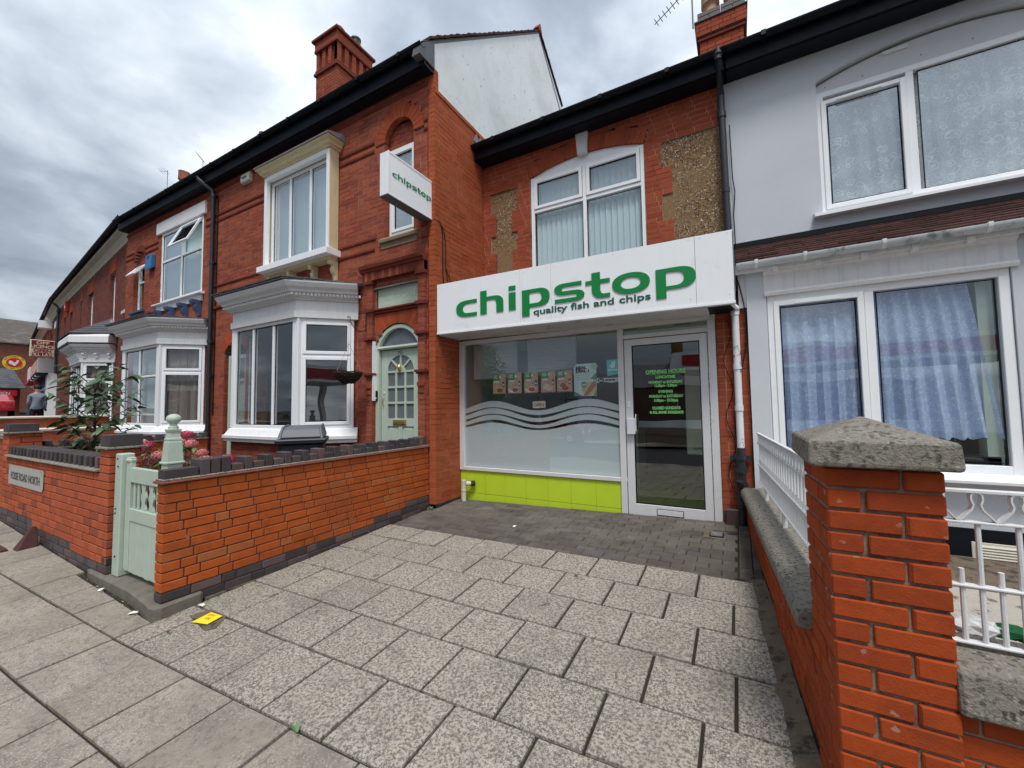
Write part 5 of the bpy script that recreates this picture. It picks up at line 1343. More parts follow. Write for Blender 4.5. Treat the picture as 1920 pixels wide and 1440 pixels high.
MB(FE).prism(ell(.43, .41), -.08, 0).build('board', mat('sign_yellow', (.80, .62, .04), r=.4, var=.03), ov)
MB(FE).prism(ell(.30, .27), 0, .01).build('panel', mat('sign_red', (.60, .02, .03), r=.4, var=.03), ov)
# cockerel silhouette
ck = [(-.20, 4.45), (-.13, 4.52), (-.05, 4.45), (.0, 4.40), (.06, 4.43), (.08, 4.52), (.13, 4.57), (.16, 4.52), (.20, 4.49), (.15, 4.47), (.14, 4.38), (.07, 4.28), (.05, 4.22), (-.02, 4.22), (-.06, 4.28), (-.14, 4.30), (-.20, 4.36)]
MB(FE).prism(ck, .01, .016).build('cockerel', WHITE, ov)
for k, ch_ in enumerate('WELCOME TO'):
    a = R(150-12.8*k); text(ch_, FE, .36*math.cos(a), 4.4+.335*math.sin(a)-.02, .085, BLACKP, ov, d=.004, rot=a-PI/2, bold=.003)
for k, ch_ in enumerate('PERI PERI PLANET'[::1]):
    a = R(200+9.3*k); 
    if ch_ != ' ': text(ch_, FE, .365*math.cos(a), 4.4+.34*math.sin(a)-.02, .07, BLACKP, ov, d=.004, rot=a+PI/2, bold=.002)
MB(FE).box(.43, .8, -.05, -.02, 4.4, 4.45).build('bracket', SR, ov)
rs = root('chicken_shop_front', 'red shopfront with slanting pink signboard at the far left', 'shopfront', tuple(FB.p(-10, .5, 1.0)))
REDS = mat('shop_red', (.42, .015, .03), r=.45, var=.1)
MB(FB).box(-14, -6.6, 0, .62, 3.4, 4.2).build('fascia', REDS, rs)
MB(FB).box(-7.0, -6.6, 0, .5, .9, 3.4).build('pier', REDS, rs)
MB(FB).box(-14, -7, .3, .32, 1.0, 3.4).build('window', ROOM, rs); MB(FB).box(-14, -7, .4, .405, 1.6, 3.4).build('pane', GLASS, rs)
MB(FB).box(-14, -7.0, .4, .55, .9, 1.6).build('stall_riser', BLUEP, rs)
MB(FB).box(-9.0, -6.6, .62, .68, 3.45, 4.15).build('advert', WHITE, rs)
# cross-street buildings far left
xb = root('brick_building', 'distant brick building with long slate roof closing the street', 'building', (-62, 6, 2))
fXB = Fr(-60, -6, PI/2)
lay(fXB, xb, 0, 22, 1.2, 8.2, BR_FAR, MO_BROWN, bond='flemish', limit=0, holes=[rect(3, 4, 5, 6.6), rect(7, 8, 5, 6.6)])
for a in (3, 7): window(fXB, xb, a, a+1, 5, 6.6, -.1, (), [(5.8, a, a+1)], [(a+.08, a+.92, 5.08, 6.52)])
MB(fXB).box(0, 22, -6, -.3, 1.2, 8.0).build('body', BR_FAR, xb)
roofplane(fXB, xb, -.3, 22.3, .3, 8.2, .62, 4.6, mt=mat('roof_grey_brown', (.12, .105, .095), r=.9, var=.25, vs=2, c2=(.2, .18, .15), c2t=(.5, .7), c2s=1), rows=16)
lb = root('single_storey_building', 'low slate roofed outbuilding at the far left edge', 'building', (-50, 6, 1.5))
fLB = Fr(-46, 3.4, PI/2)
MB(fLB).box(0, 5.2, -5, 0, 1.0, 3.4).build('body', BR_FAR, lb); roofplane(fLB, lb, -.2, 5.4, .3, 3.35, .45, 3.6, rows=10)
window(fLB, lb, 3.7, 4.9, 1.7, 2.7, .02, [(4.3, 1.75, 2.65)], (), [(3.76, 4.27, 1.76, 2.64), (4.33, 4.84, 1.76, 2.64)])
MB(fLB).box(3.6, 5.0, .02, .3, 2.75, 3.2).build('sign_panel', REDS, lb); text('OPEN', fLB, 4.3, 2.85, .3, WHITE, lb, d=.31)

# ================================================================== CHIP SHOP
sh = root('fish_and_chip_shop', 'red brick fish and chip shop with pebbledash panels above a lime tiled shopfront', 'shop', (-1.9, 5.5, .1))
FS_ = Fr(0, 5.16); FU = Fr(0, 5.88)
def patchL(za, zb):
    z = (za+zb)/2
    if not 2.7 < z < 5.205: return []
    return [(-3.635, -3.12)] if (z > 4.775 or 4.10 < z < 4.40) else [(-3.53, -3.225)]
def patchR(za, zb):
    z = (za+zb)/2
    if not 2.7 < z < 5.205: return []
    return [(-.82 if (z > 4.80 or 4.05 < z < 4.45) else -.68, .1)]
lay(FU, sh, -3.79, -.02, 2.70, 5.775, BR_SHOP, MO_PINK, holes=[rect(-2.87, -1.05, 2.6, 5.25), arc(-1.96, .905, 5.25, .15, .23), patchL, patchR], bond='fg', limit=300, flip=.05)
MB(FU).box(-3.64, -3.11, -.05, -.022, 2.7, 5.2).build('pebbledash_panel', PEBBLE, sh); MB(FU).box(-.83, -.02, -.05, -.020, 2.7, 5.2).build('pebbledash_panel', PEBBLE, sh)
voussoirs(FU, sh, -1.96, .905, 5.25, .15, .225, 25, BR_SHOP, proud=.0)
mb = MB(FU); mb.prism([(-2.035, 5.36), (-1.885, 5.36), (-1.86, 5.70), (-2.06, 5.70)], -.05, .05); mb.build('keystone', mat('stone_painted', (.60, .60, .60), r=.8, var=.06), sh, bevel=.01)
A = archpts(-1.96, .895, 5.26, .135); 
mb = MB(FU); mb.prism(A+[(-1.065, 5.24), (-2.855, 5.24)], -.09, -.04); mb.build('arch_panel', UPVC, sh)
wz = 4.68
wn = window(FU, sh, -2.865, -1.055, 3.40, 5.25, -.02, [(-1.955, 3.45, 5.2)], [(wz, -2.81, -1.985), (wz, -1.925, -1.11)],
       [(-2.75, -2.05, 4.77, 5.14), (-1.86, -1.17, 4.77, 5.14), (-2.80, -1.99, 3.46, 4.64), (-1.92, -1.115, 3.46, 4.64)], sash=[(-2.805, -1.99, 4.715, 5.195), (-1.92, -1.115, 4.715, 5.195)])
blinds(FU, sh, -2.80, -1.12, 3.5, 5.18, -.13, 19, BLIND, ang=.35)
room(FU, sh, -3.6, -.1, 3.2, 5.6, -.40, 2.5)
eaves(FU, sh, -3.785, .02, .33, 5.70, 5.90, 5.69, gr=.06)
roofplane(FU, sh, -3.79, .02, .30, 5.96, .57, 3.6, rows=12)
MB(FU).box(-3.79, .02, -4.2, -4.0, 0, 8).build('rear_wall', BR_FAR, sh)
mb = MB(FU); mb.side([(-3.3, 8.0), (-4.1, 7.2), (-4.1, 7.1), (-3.3, 7.9)], -3.79, .02); mb.build('roof', SLATE, sh)
# ground floor: right-hand brick pier
lay(FS_, sh, -.20, .115, .08, 2.62, BR_SHOP, MO_PINK, bond='header', limit=120, flip=.03, thick=.2, altmat=lambda b: BR_BLUE if b is None or .25 < (b[2]+b[3])/2 < .33 else None)
MB(FS_).box(-.20, -.05, -.1, .02, .0, .09).build('pier_foot', MORTB, sh)
# left rebate
# lime tiles: 8 x 2 plus a cut one
xs = [-3.785, -3.68, -3.34, -3.0, -2.66, -2.325, -1.99, -1.65, -1.315]
for a, b in zip(xs, xs[1:]):
    for z0_, z1_ in ((.0, .208), (.211, .548)): MB(FS_).box(a+.0015, b-.0015, -.02, .004, z0_+.0015, z1_-.0015).build('tile', LIME, sh, bevel=.001)
MB(FS_).box(-3.785, -1.315, -.12, .001, -.02, .548).build('grout', GROUT, sh)
# aluminium shopfront
af = MB(FS_)
af.box(-3.785, -1.24, -.05, .03, .548, .600); af.box(-3.785, -3.70, -.05, .03, .600, 2.46); af.box(-3.785, -.20, -.05, .03, 2.46, 2.52)
af.box(-1.318, -1.245, -.05, .034, .09, 2.459); af.box(-.285, -.205, -.05, .034, .10, 2.459); af.box(-1.245, -.285, -.05, .03, 2.325, 2.375)
afo = af.build('shopfront_frame', ALU, sh, bevel=.004)
MB(FS_).quad((-3.70, -.004, .60), (-1.318, -.004, .60), (-1.318, -.004, 2.46), (-3.70, -.004, 2.46)).build('pane', GLASSD, afo)
MB(FS_).quad((-1.245, -.004, 2.375), (-.285, -.004, 2.375), (-.285, -.004, 2.46), (-1.245, -.004, 2.46)).build('pane', GLASSD, afo)
MB(FS_).box(-1.245, -.285, -.10, .06, .09, .135).build('threshold', ALU, afo, bevel=.004)
dm = MB(FS_); D0, D1 = -.02, .022
dm.box(-1.236, -1.145, D0, D1, .145, 2.315); dm.box(-.375, -.292, D0, D1, .145, 2.315); dm.box(-1.145, -.375, D0, D1, .145, .30); dm.box(-1.145, -.375, D0, D1, 2.235, 2.315)
dmo = dm.build('shop_door', ALU, sh, bevel=.004)
mb = MB(FS_)
for a, b in ((-1.145, -1.135), (-.385, -.375)): mb.box(a, b, D0, D1-.006, .30, 2.235)
mb.box(-1.135, -.385, D0, D1-.006, 2.225, 2.235); mb.box(-1.135, -.385, D0, D1-.006, .30, .31); mb.build('gasket', BLACKP, dmo)
MB(FS_).quad((-1.135, .002, .31), (-.385, .002, .31), (-.385, .002, 2.225), (-1.135, .002, 2.225)).build('pane', GLASSD, dmo)
mb = MB(FS_); mb.box(-.905, -.605, D1, D1+.006, .185, .262); mb.build('letter_plate', BLACKP, dmo, bevel=.003); MB(FS_).box(-.897, -.613, D1+.004, D1+.010, .193, .254).build('letter_flap', ALU, dmo, bevel=.002)
MB(FS_).box(-1.215, -1.12, D1, .085, 1.14, 1.335).build('lock_box', mat('box_pale', (.66, .68, .72), r=.4, var=.02), dmo, bevel=.006)
MB(FS_).tube([(-1.115, D1, 1.16), (-1.112, .06, 1.18), (-1.112, .06, 1.36), (-1.115, D1, 1.38)], .008, 8).build('pull_handle', ALU, dmo, smooth=True)
mb = MB(FS_); mb.box(-1.21, -1.18, D1, D1+.005, 1.47, 1.55); mb.build('lock_plate', UPVC, dmo, bevel=.003)
MB(FS_).box(-.99, -.89, -.06, .055, 2.395, 2.41).build('door_closer', BLACKP, dmo) if False else None
# door lettering
TG = mat('vinyl_green', (.26, .72, .22), r=.5, var=0)
hrs = [('OPENING HOURS', 1.875, .062, 1.02), ('LUNCHTIME', 1.815, .046, .98), ('MONDAY to SATURDAY', 1.755, .043, .92), ('12.00pm - 2.00pm', 1.712, .043, .92), ('EVENING', 1.640, .045, .98),
       ('MONDAY to SATURDAY', 1.585, .043, .92), ('5.00pm - 10.30pm', 1.535, .045, .92), ('CLOSED SUNDAYS', 1.442, .046, .92), ('& ALL BANK HOLIDAYS', 1.392, .044, .92)]
for s_, z_, sz, sx in hrs: text(s_, FS_, -.762, z_, sz, TG, dmo, d=.0035, sx=sx*.89, bold=.0022, ext=.0004)
MB(FS_).box(-.985, -.54, .0025, .0035, 1.866, 1.869).build('underline', TG, dmo)
# frosted film with waves
FROST = film_mat('frosted_film', (.74, .82, .84), .88); FROST2 = film_mat('frosted_film_wave', (.72, .78, .78), .84)
def wave(u, z, amp=.055):
    t = (u+3.20)/1.46
    return z+amp*math.cos(2*PI*t)*(1 if u < -1.74 else 1)
us = [-3.698+(2.378)*k/60 for k in range(61)]
film = root('frosted_film', 'frosted window film with three wave stripes across the shop window', 'window film', (-2.5, 5.165, .6))
MB(FS_).strip([(u, wave(u, 1.215, .05)) for u in us], [(u, .605) for u in us], -.0195, -.0185).build('lower_sheet', FROST, film)
for z0_, th in ((1.515, .080), (1.407, .068), (1.31, .058)):
    MB(FS_).strip([(u, wave(u, z0_, .073)) for u in us], [(u, wave(u, z0_-th, .058)) for u in us], -.0195, -.0185).build('wave_stripe', FROST2, film)
# posters in the window
WOODP = mat('poster_wood', (.62, .40, .27), r=.5, var=.25, vs=18); PG = mat('poster_green', (.07, .30, .06), r=.5, var=.05)
FOODS = [mat('food_chips', (.70, .45, .15), r=.6, var=.3, vs=60), mat('food_brown', (.30, .11, .05), r=.6, var=.4, vs=60), mat('food_red', (.55, .06, .04), r=.6, var=.3, vs=60), mat('food_cream', (.72, .62, .48), r=.6, var=.2, vs=50), mat('food_leaf', (.12, .26, .05), r=.6, var=.4, vs=60)]
CANS = [(.04, .05, .07), (.03, .22, .10), (.05, .06, .16), (.50, .04, .08), (.45, .02, .03)]
def disc(mb, cx_, cz_, a, b, d0, d1, n=14): mb.prism([(cx_+a*math.cos(2*PI*k/n), cz_+b*math.sin(2*PI*k/n)) for k in range(n)], d0, d1)
plabs = ['leftmost wood-patterned meal poster, dark can and pie', 'second meal poster from the left, green can and pie on a plate', 'third meal poster from the left, chips and a red tub', 'fourth meal poster from the left, wrap and dark red can', 'fifth meal poster from the left, burger and red can']
FI = Fr(0, 5.176)     # just inside the glass
for k, (x0, x1) in enumerate(((-3.20, -2.985), (-2.945, -2.72), (-2.675, -2.455), (-2.41, -2.195), (-2.17, -1.95))):
    z0_, z1_ = 1.685, 1.985; w_ = x1-x0
    pr = root('meal_poster', plabs[k]+', shop window', 'poster', tuple(FI.p((x0+x1)/2, 0, z0_)), 'meal posters in the shop window')
    MB(FI).box(x0, x1, -.008, -.005, z0_, z1_).build('sheet', WOODP, pr)
    MB(FI).box(x0+.004, x0+w_*.52, -.004, -.003, z0_+.19, z1_-.004).build('header', PG, pr)
    mb = MB(FI)
    for q in range(3): mb.box(x0+.02, x0+w_*(.40-.06*(q % 2)), -.0025, -.002, z1_-.03-q*.018, z1_-.021-q*.018)
    mb.build('heading_line', WHITE, pr)
    MB(FI).box(x0+.02, x0+w_*.5, -.0025, -.002, z0_+.172, z0_+.198).build('price_strip', WHITE, pr)
    mb = MB(FI); disc(mb, x0+w_*.58, z1_-.045, .020, .019, -.0025, -.002); mb.build('roundel', WHITE, pr)
    mb = MB(FI); cx_ = x1-.035; mb.box(cx_-.018, cx_+.018, -.0025, -.002, z0_+.105, z0_+.175); mb.box(cx_-.014, cx_+.014, -.0025, -.002, z0_+.175, z0_+.185); mb.build('drink_can', mat('can_%d' % k, CANS[k], r=.4, var=.1), pr)
    MB(FI).box(cx_-.012, cx_+.012, -.0018, -.0012, z0_+.125, z0_+.15).build('can_label', WHITE, pr)
    mb = MB(FI); px_ = x0+w_*.60; mb.box(px_-.010, px_+.010, -.0025, -.002, z0_+.138, z0_+.144); mb.box(px_-.003, px_+.003, -.0025, -.002, z0_+.131, z0_+.151); mb.build('plus_sign', REDS, pr)
    mb = MB(FI)
    if k in (1, 2): disc(mb, x0+w_*.42, z0_+.055, .085, .042, -.0035, -.003); mb.build('plate', WHITE, pr); mb = MB(FI)
    disc(mb, x0+w_*.32, z0_+.075, .045, .022, -.0028, -.0024); mb.build('food', FOODS[0 if k < 3 else 3], pr); mb = MB(FI)
    disc(mb, x0+w_*.55, z0_+.055, .050, .030, -.0022, -.0018); mb.build('food', FOODS[(1, 1, 2, 3, 2)[k]], pr); mb = MB(FI)
    if k >= 3: disc(mb, x0+w_*.4, z0_+.095, .042, .03, -.0022, -.0018); disc(mb, x0+w_*.4, z0_+.08, .048, .008, -.0016, -.0012); mb.build('food', FOODS[1 if k == 4 else 3], pr)
    mb = MB(FI); mb.box(x0, x1, -.0026, -.002, z0_, z0_+.012); mb.build('footer', FOODS[1], pr)
md = root('deal_poster', 'large pale MEAL DEAL 1 poster with a fish and chips picture in the shop window', 'poster', (-1.77, 5.17, 1.63))
PB = mat('poster_mint', (.60, .74, .73), r=.5, var=.03); PDG = mat('poster_teal', (.10, .26, .20), r=.5, var=.03)
MB(FI).box(-1.925, -1.615, -.008, -.005, 1.625, 2.055).build('sheet', PB, md)
text('MEAL', FI, -1.895, 1.985, .052, BLACKP, md, d=-.003, sx=1.15, bold=.004, align='LEFT', ext=.0004); text('DEAL 1', FI, -1.895, 1.942, .052, BLACKP, md, d=-.003, sx=1.15, bold=.004, align='LEFT', ext=.0004)
MB(FI).prism([(-1.925, 2.055), (-1.885, 2.055), (-1.925, 2.01)], -.004, -.003).build('corner', PDG, md)
MB(FI).prism([(-1.615, 1.93), (-1.70, 1.85), (-1.615, 1.83)], -.004, -.003).build('corner', PDG, md); MB(FI).prism([(-1.925, 1.625), (-1.80, 1.625), (-1.925, 1.69)], -.004, -.003).build('corner', PDG, md)
mb = MB(FI); disc(mb, -1.645, 2.01, .05, .04, -.0045, -.0035); mb.build('circle', mat('poster_palegreen', (.36, .60, .44), r=.5, var=.03), md)
mb = MB(FI)
for z in (1.925, 1.90, 1.872, 1.845): mb.box(-1.90, -1.70+.05*(z > 1.9), -.004, -.0035, z, z+.003)
mb.build('text_line', PDG, md)
mb = MB(FI); disc(mb, -1.715, 1.725, .105, .085, -.0035, -.003, 20); mb.build('food', FOODS[0], md)
MB(FI).prism([(-1.80, 1.63), (-1.74, 1.63), (-1.62, 1.76), (-1.62, 1.82), (-1.66, 1.82)], -.0028, -.0022).build('fish', mat('food_fish', (.36, .16, .11), r=.6, var=.35, vs=40), md)
MB(FI).prism([(-1.66, 1.63), (-1.616, 1.63), (-1.616, 1.70)], -.0024, -.0018).build('salad', FOODS[4], md)
mb = MB(FI); disc(mb, -1.785, 1.775, .042, .042, -.002, -.0014); mb.build('roundel', PDG, md); text('£3.50', FI, -1.785, 1.764, .03, WHITE, md, d=-.001, bold=.001, ext=.0003)
tl = root('window_sticker', 'turquoise delivery sticker at the right edge of the shop window', 'sticker', (-1.4, 5.17, 1.87))
MB(FI).prism([(-1.475, 2.085), (-1.325, 2.085), (-1.325, 1.90), (-1.468, 1.872)], -.008, -.005).build('sheet', mat('turquoise', (.0, .55, .52), r=.4, var=.02), tl)
MB(FI).prism([(-1.43, 2.02), (-1.412, 2.012), (-1.408, 2.055), (-1.39, 2.055), (-1.386, 2.018), (-1.38, 2.07), (-1.362, 2.068), (-1.366, 2.0), (-1.39, 1.975), (-1.42, 1.978), (-1.437, 1.995)], -.004, -.003).build('emblem', WHITE, tl)
text('deliveroo', FI, -1.398, 1.942, .034, WHITE, tl, d=-.003, bold=.0015, ext=.0003); text('CERTIFIED', FI, -1.393, 1.918, .016, BLACKP, tl, d=-.003, ext=.0003)
ll = root('window_sticker', 'white LEICESTER strip sticker with a black roundel, under the turquoise sticker', 'sticker', (-1.46, 5.17, 1.79))
MB(FI).prism([(-1.61, 1.855), (-1.325, 1.85), (-1.325, 1.80), (-1.42, 1.785), (-1.50, 1.80), (-1.61, 1.79)], -.012, -.009).build('sheet', mat('vinyl_grey', (.6, .62, .64), r=.4, var=.02), ll)
mb = MB(FI); disc(mb, -1.555, 1.823, .044, .030, -.008, -.007); mb.build('roundel', BLACKP, ll)
text('Just', FI, -1.555, 1.813, .034, WHITE, ll, d=-.006, bold=.001, ext=.0003); text('LEICESTER', FI, -1.435, 1.815, .027, BLACKP, ll, d=-.007, sx=1.05, bold=.002, ext=.0003)
opn = root('open_sign', 'small tilted cream OPEN sign hanging on a string in the shop window', 'sign', (-2.44, 5.17, 1.47))
class TiltF:
    ang = 0
    def p(s, u, d, z): a = .045; return FI.p(-2.445+u*math.cos(a)-z*math.sin(a), d, 1.475+u*math.sin(a)+z*math.cos(a))
MB(TiltF()).box(-.098, .098, -.008, -.003, 0, .095).build('board', SCR, opn); text('OPEN', TiltF(), 0, .022, .062, SR, opn, d=-.002, sx=.95, bold=.001, ext=.0003)
MB(FI).tube([(-2.52, -.006, 1.575), (-2.44, -.01, 1.665), (-2.38, -.006, 1.585)], .0012, 4).build('string', WHITE, opn)
# interior of the shop
INW = mat('interior_wall', (.40, .43, .42), r=.7, var=.05); INC = mat('interior_ceiling', (.60, .64, .55), r=.8, var=.04)
inn = MB(FS_); inn.box(-3.75, -.05, -4.9, -4.8, .1, 2.75); inn.box(-3.80, -3.72, -4.8, -.1, .1, 2.75); inn.box(-.10, -.02, -4.8, -.12, .1, 2.75); inn.build('inner_wall', INW, sh)
MB(FS_).box(-3.72, -.1, -4.8, -.06, 2.60, 2.68).build('ceiling', INC, sh)
LFL = mat('floor_lime', (.52, .74, .03), r=.18, var=.1, vs=3)
MB(FS_).box(-3.72, -.1, -4.8, -.10, .02, .085).build('floor_bed', GROUT, sh)
for i in range(8):
    for j in range(10):
        x0 = -3.70+i*.45; MB(FS_).box(x0+.003, x0+.446, -.12-(j+1)*.45+.004, -.12-j*.45, .085, .10).build('floor_tile', LFL, sh)
ct = root('shop_counter', 'pale chip shop counter with dark top, behind the frosted glass', 'counter', (-2.4, 8.0, .1))
MB(FS_).box(-3.70, -1.55, -2.7, -2.1, .10, 1.08).build('body', mat('counter_white', (.42, .45, .45), r=.4, var=.04), ct); MB(FS_).box(-3.72, -1.5, -2.75, -2.05, 1.08, 1.13).build('top', BLACKP, ct)
fr_ = root('drinks_fridge', 'dark drinks fridge standing inside the shop behind the window', 'fridge', (-3.3, 9.3, .1))
MB(FS_).box(-3.65, -2.95, -4.7, -4.1, .10, 2.1).build('cabinet', BLACKP, fr_); MB(FS_).box(-3.6, -3.0, -4.08, -4.075, .3, 1.8).build('pane', GLASS, fr_)
for z in (.5, .9, 1.3):
    for k in range(6): MB(FS_).lathe(-3.55+k*.1, -4.05+0*k, [(.03, z), (.03, z+.18), (.012, z+.22), (.012, z+.25)], 8).build('bottle', (REDS, PG, FOODS[0])[k % 3], fr_)
BLD = film_mat('interior_blind', (.55, .62, .62), .90)
for (a, b, lb_) in ((-3.66, -2.88, 'left pale slatted blind hanging inside the shop window'), (-2.70, -1.95, 'right pale slatted blind hanging inside the shop window')):
    r_ = root('interior_blind', lb_, 'blind', tuple(FS_.p((a+b)/2, -.2, 2.0)))
    z = 1.93
    while z < 2.50: MB(FS_).side([(-.215, z), (-.19, z+.012), (-.19, z+.040), (-.215, z+.030)], a, b).build('slat', BLD, r_); z += .0335
vp = root('interior_sign', 'tall white vertical logo panel seen through the shop door', 'sign', (-.5, 6.9, .9))
FVv = Fr(0, 6.2)
MB(FVv).box(-.66, -.22, -.03, 0, .80, 2.02).build('panel', mat('panel_grey', (.85, .85, .84), r=.5, var=.04), vp, bevel=.03)
for k, ch_ in enumerate('chipstop'): text(ch_, FVv, -.38, 1.84-k*.125, .17, BLACKP, vp, d=.003, sx=1.25, bold=.004)
text('quality fish and', FVv, -.43, .87, .05, BLACKP, vp, d=.003)
for x in (-2.2, -1.45, -.75): MB(FS_).box(x, x+.22, -.75, -.6, 2.575, 2.60).build('ceiling_vent', BLACKP, sh)

# fascia sign
sg = root('shop_fascia_sign', 'long white shop fascia board with green lettering reading chipstop', 'sign', (-1.9, 4.6, 2.55))
FG = Fr(0, 4.60)
for a, b in ((-3.782, -2.421), (-2.418, -1.986), (-1.983, -.345), (-.342, .012)):
    MB(FG).prism([(a, 2.575-.014*(a+3.78)), (b, 2.575-.014*(b+3.78)), (b, 3.285-.009*(b+3.78)), (a, 3.285-.009*(a+3.78))], -.05, 0).build('panel', SIGNW, sg, bevel=.0015)
MB(FG).prism([(-3.782, 2.555), (.012, 2.50), (.012, 2.522), (-3.782, 2.577)], -.06, .008).build('edge_trim', SIGNW, sg)
MB(FG).box(-3.78, .01, -1.26, -.05, 3.20, 3.235).build('top_board', LEAD, sg)
MB(FG).box(.004, .012, -.5, -.0, 2.53, 3.24).build('end_panel', SIGNW, sg)
MB(FG).prism([(-3.785, 2.545), (-.25, 2.495), (-.25, 2.53), (-3.785, 2.58)], -.56, -.055).build('soffit', mat('soffit_grey', (.55, .56, .57), r=.7, var=.1, c2=(.26, .24, .22), c2t=(.55, .7), c2s=5), sg)
MB(FG).box(-.25, .0, -.56, -.1, 2.515, 2.54).build('soffit_end', BLACKP, sg)
def sarc(cx_, cz_, a, b, t0, t1, n=10, e_=2.5):
    P = []
    for k in range(n+1):
        t = R(t0+(t1-t0)*k/n); c_, s_ = math.cos(t), math.sin(t)
        P.append((cx_+a*math.copysign(abs(c_)**(2/e_), c_), cz_+b*math.copysign(abs(s_)**(2/e_), s_)))
    return P
def logo(fr, parent, ox, oz, s, mt, d0=.0, d1=.012, part='letter'):
    T = lambda P: [(ox+x*s, oz+z*s) for x, z in P]
    def add(*parts, nm=part):
        mb = MB(fr)
        for p in parts:
            if p[0] == 's': mb.strip(T(p[1]), T(p[2]), d0, d1)
            else: mb.prism(T(p[1]), d0, d1)
        mb.build(nm, mt, parent)
    bx_ = lambda a, b, c, d: ('p', [(a, c), (b, c), (b, d), (a, d)])
    # c
    add(('s', [(.345, .225)]+sarc(.20, .1125, .20, .1125, 90, 270, 16)+[(.345, 0)], [(.345, .180)]+sarc(.21, .1125, .10, .0675, 90, 270, 16)+[(.345, .045)]))
    # h
    add(bx_(.405, .505, 0, .315), ('s', [(.505, .228)]+sarc(.62, .128, .145, .10, 90, 0, 10)+[(.765, 0)], [(.505, .183)]+sarc(.595, .113, .065, .07, 90, 0, 10)+[(.66, 0)]))
    add(bx_(.85, .95, 0, .228)); add(bx_(.85, .95, .262, .315), nm='letter_dot')
    # p
    add(bx_(1.045, 1.15, -.108, .228), ('s', [(1.15, .228)]+sarc(1.27, .114, .16, .114, 90, -90, 16)+[(1.15, 0)], [(1.15, .183)]+sarc(1.25, .114, .072, .069, 90, -90, 16)+[(1.15, .045)]))
    # s
    cl = [(1.845, .208), (1.70, .208)]+sarc(1.62, .160, .075, .048, 90, 180, 6)+sarc(1.62, .160, .075, .048, 180, 270, 6)[1:]+[(1.70, .112), (1.74, .110)]+sarc(1.76, .066, .07, .044, 90, 0, 6)[1:]+sarc(1.76, .066, .07, .044, 0, -90, 6)[1:]+[(1.70, .022), (1.50, .022)]
    A_, B_ = [], []
    for k, q in enumerate(cl):
        a, b = cl[max(0, k-1)], cl[min(len(cl)-1, k+1)]; dx, dz = b[0]-a[0], b[1]-a[1]; l = math.hypot(dx, dz) or 1; nx, nz = -dz/l, dx/l
        A_.append((q[0]+nx*.05, q[1]+nz*.022)); B_.append((q[0]-nx*.05, q[1]-nz*.022))
    add(('s', A_, B_))
    # t
    add(bx_(1.97, 2.072, .208, .295), bx_(1.895, 1.97, .165, .208), bx_(1.97, 2.072, .16, .208), bx_(2.072, 2.185, .165, .208),
        ('s', [(1.97, .16)]+sarc(2.10, .11, .13, .12, 180, 270, 10)+[(2.185, -.010)], [(2.072, .16)]+sarc(2.12, .10, .048, .065, 180, 270, 10)+[(2.185, .035)]))
    # o
    add(('s', sarc(2.42, .11, .208, .118, 0, 360, 40, 2.2), sarc(2.42, .11, .110, .066, 0, 360, 40, 2.2)))
    # big p
    add(bx_(2.69, 2.795, -.115, .205), ('s', [(2.795, .205)]+sarc(2.90, .09, .19, .115, 90, -90, 18)+[(2.795, -.025)], [(2.795, .165)]+sarc(2.88, .085, .095, .075, 90, -90, 18)+[(2.795, .010)]))
logo(FG, sg, -3.43, 2.757, 1.0, LOGO)
text('quality fish and chips', FG, -2.23, 2.655, .108, TXTG, sg, d=.003, sx=1.60, align='LEFT', ext=.004, bold=.0016)
for u in (-3.70, -2.9, -2.47, -2.36, -2.03, -1.93, -1.2, -.40, -.29, -.04):
    for zt_ in (3.23, 2.60): MB(FG).tube([(u, .0, zt_), (u, .003, zt_)], .007, 8).build('screw_cap', PAINTW, sg)
# cable runs
MB(FG).tube([(-.02, -.03, 2.50), (.02, -.05, 2.46), (.02, -.2, 2.47)], .02, 8).build('pipe_elbow', UPVC, sg)

# projecting sign
ps = root('projecting_sign', 'white illuminated box sign reading chipstop, projecting from the brick corner', 'sign', (-3.93, 4.2, 4.26))
mb = MB(); mb.box(-4.0, -3.85, 3.71, 4.60, 4.265, 4.845); mb.build('case', SIGNW, ps, bevel=.006)
FJ = Fr(-3.85, 0, PI/2)
mb = MB(FJ)
for a, b, c, d in ((3.71, 3.735, 4.265, 4.845), (4.575, 4.60, 4.265, 4.845), (3.735, 4.575, 4.265, 4.285), (3.735, 4.575, 4.825, 4.845)): mb.box(a, b, 0, .006, c, d)
mb.build('frame', UPVC, ps)
MB().box(-4.005, -3.845, 3.705, 4.605, 4.255, 4.268).build('base_tray', mat('tray_dark', (.10, .095, .09), r=.7, var=.3), ps)
logo(FJ, ps, 3.785, 4.535, .248, LOGO, .003, .006)
MB(FJ).box(4.60, 4.70, .02, .04, 4.28, 4.70).build('bracket_plate', mat('steel_grey', (.17, .21, .24), r=.6, var=.15), ps)
MB(FJ).tube([(4.66, .05, 4.27), (4.72, .07, 4.2), (4.74, .065, 4.05), (4.74, .065, 3.5), (4.76, .065, 3.3)], .008, 6).build('cable', BLACKP, ps)

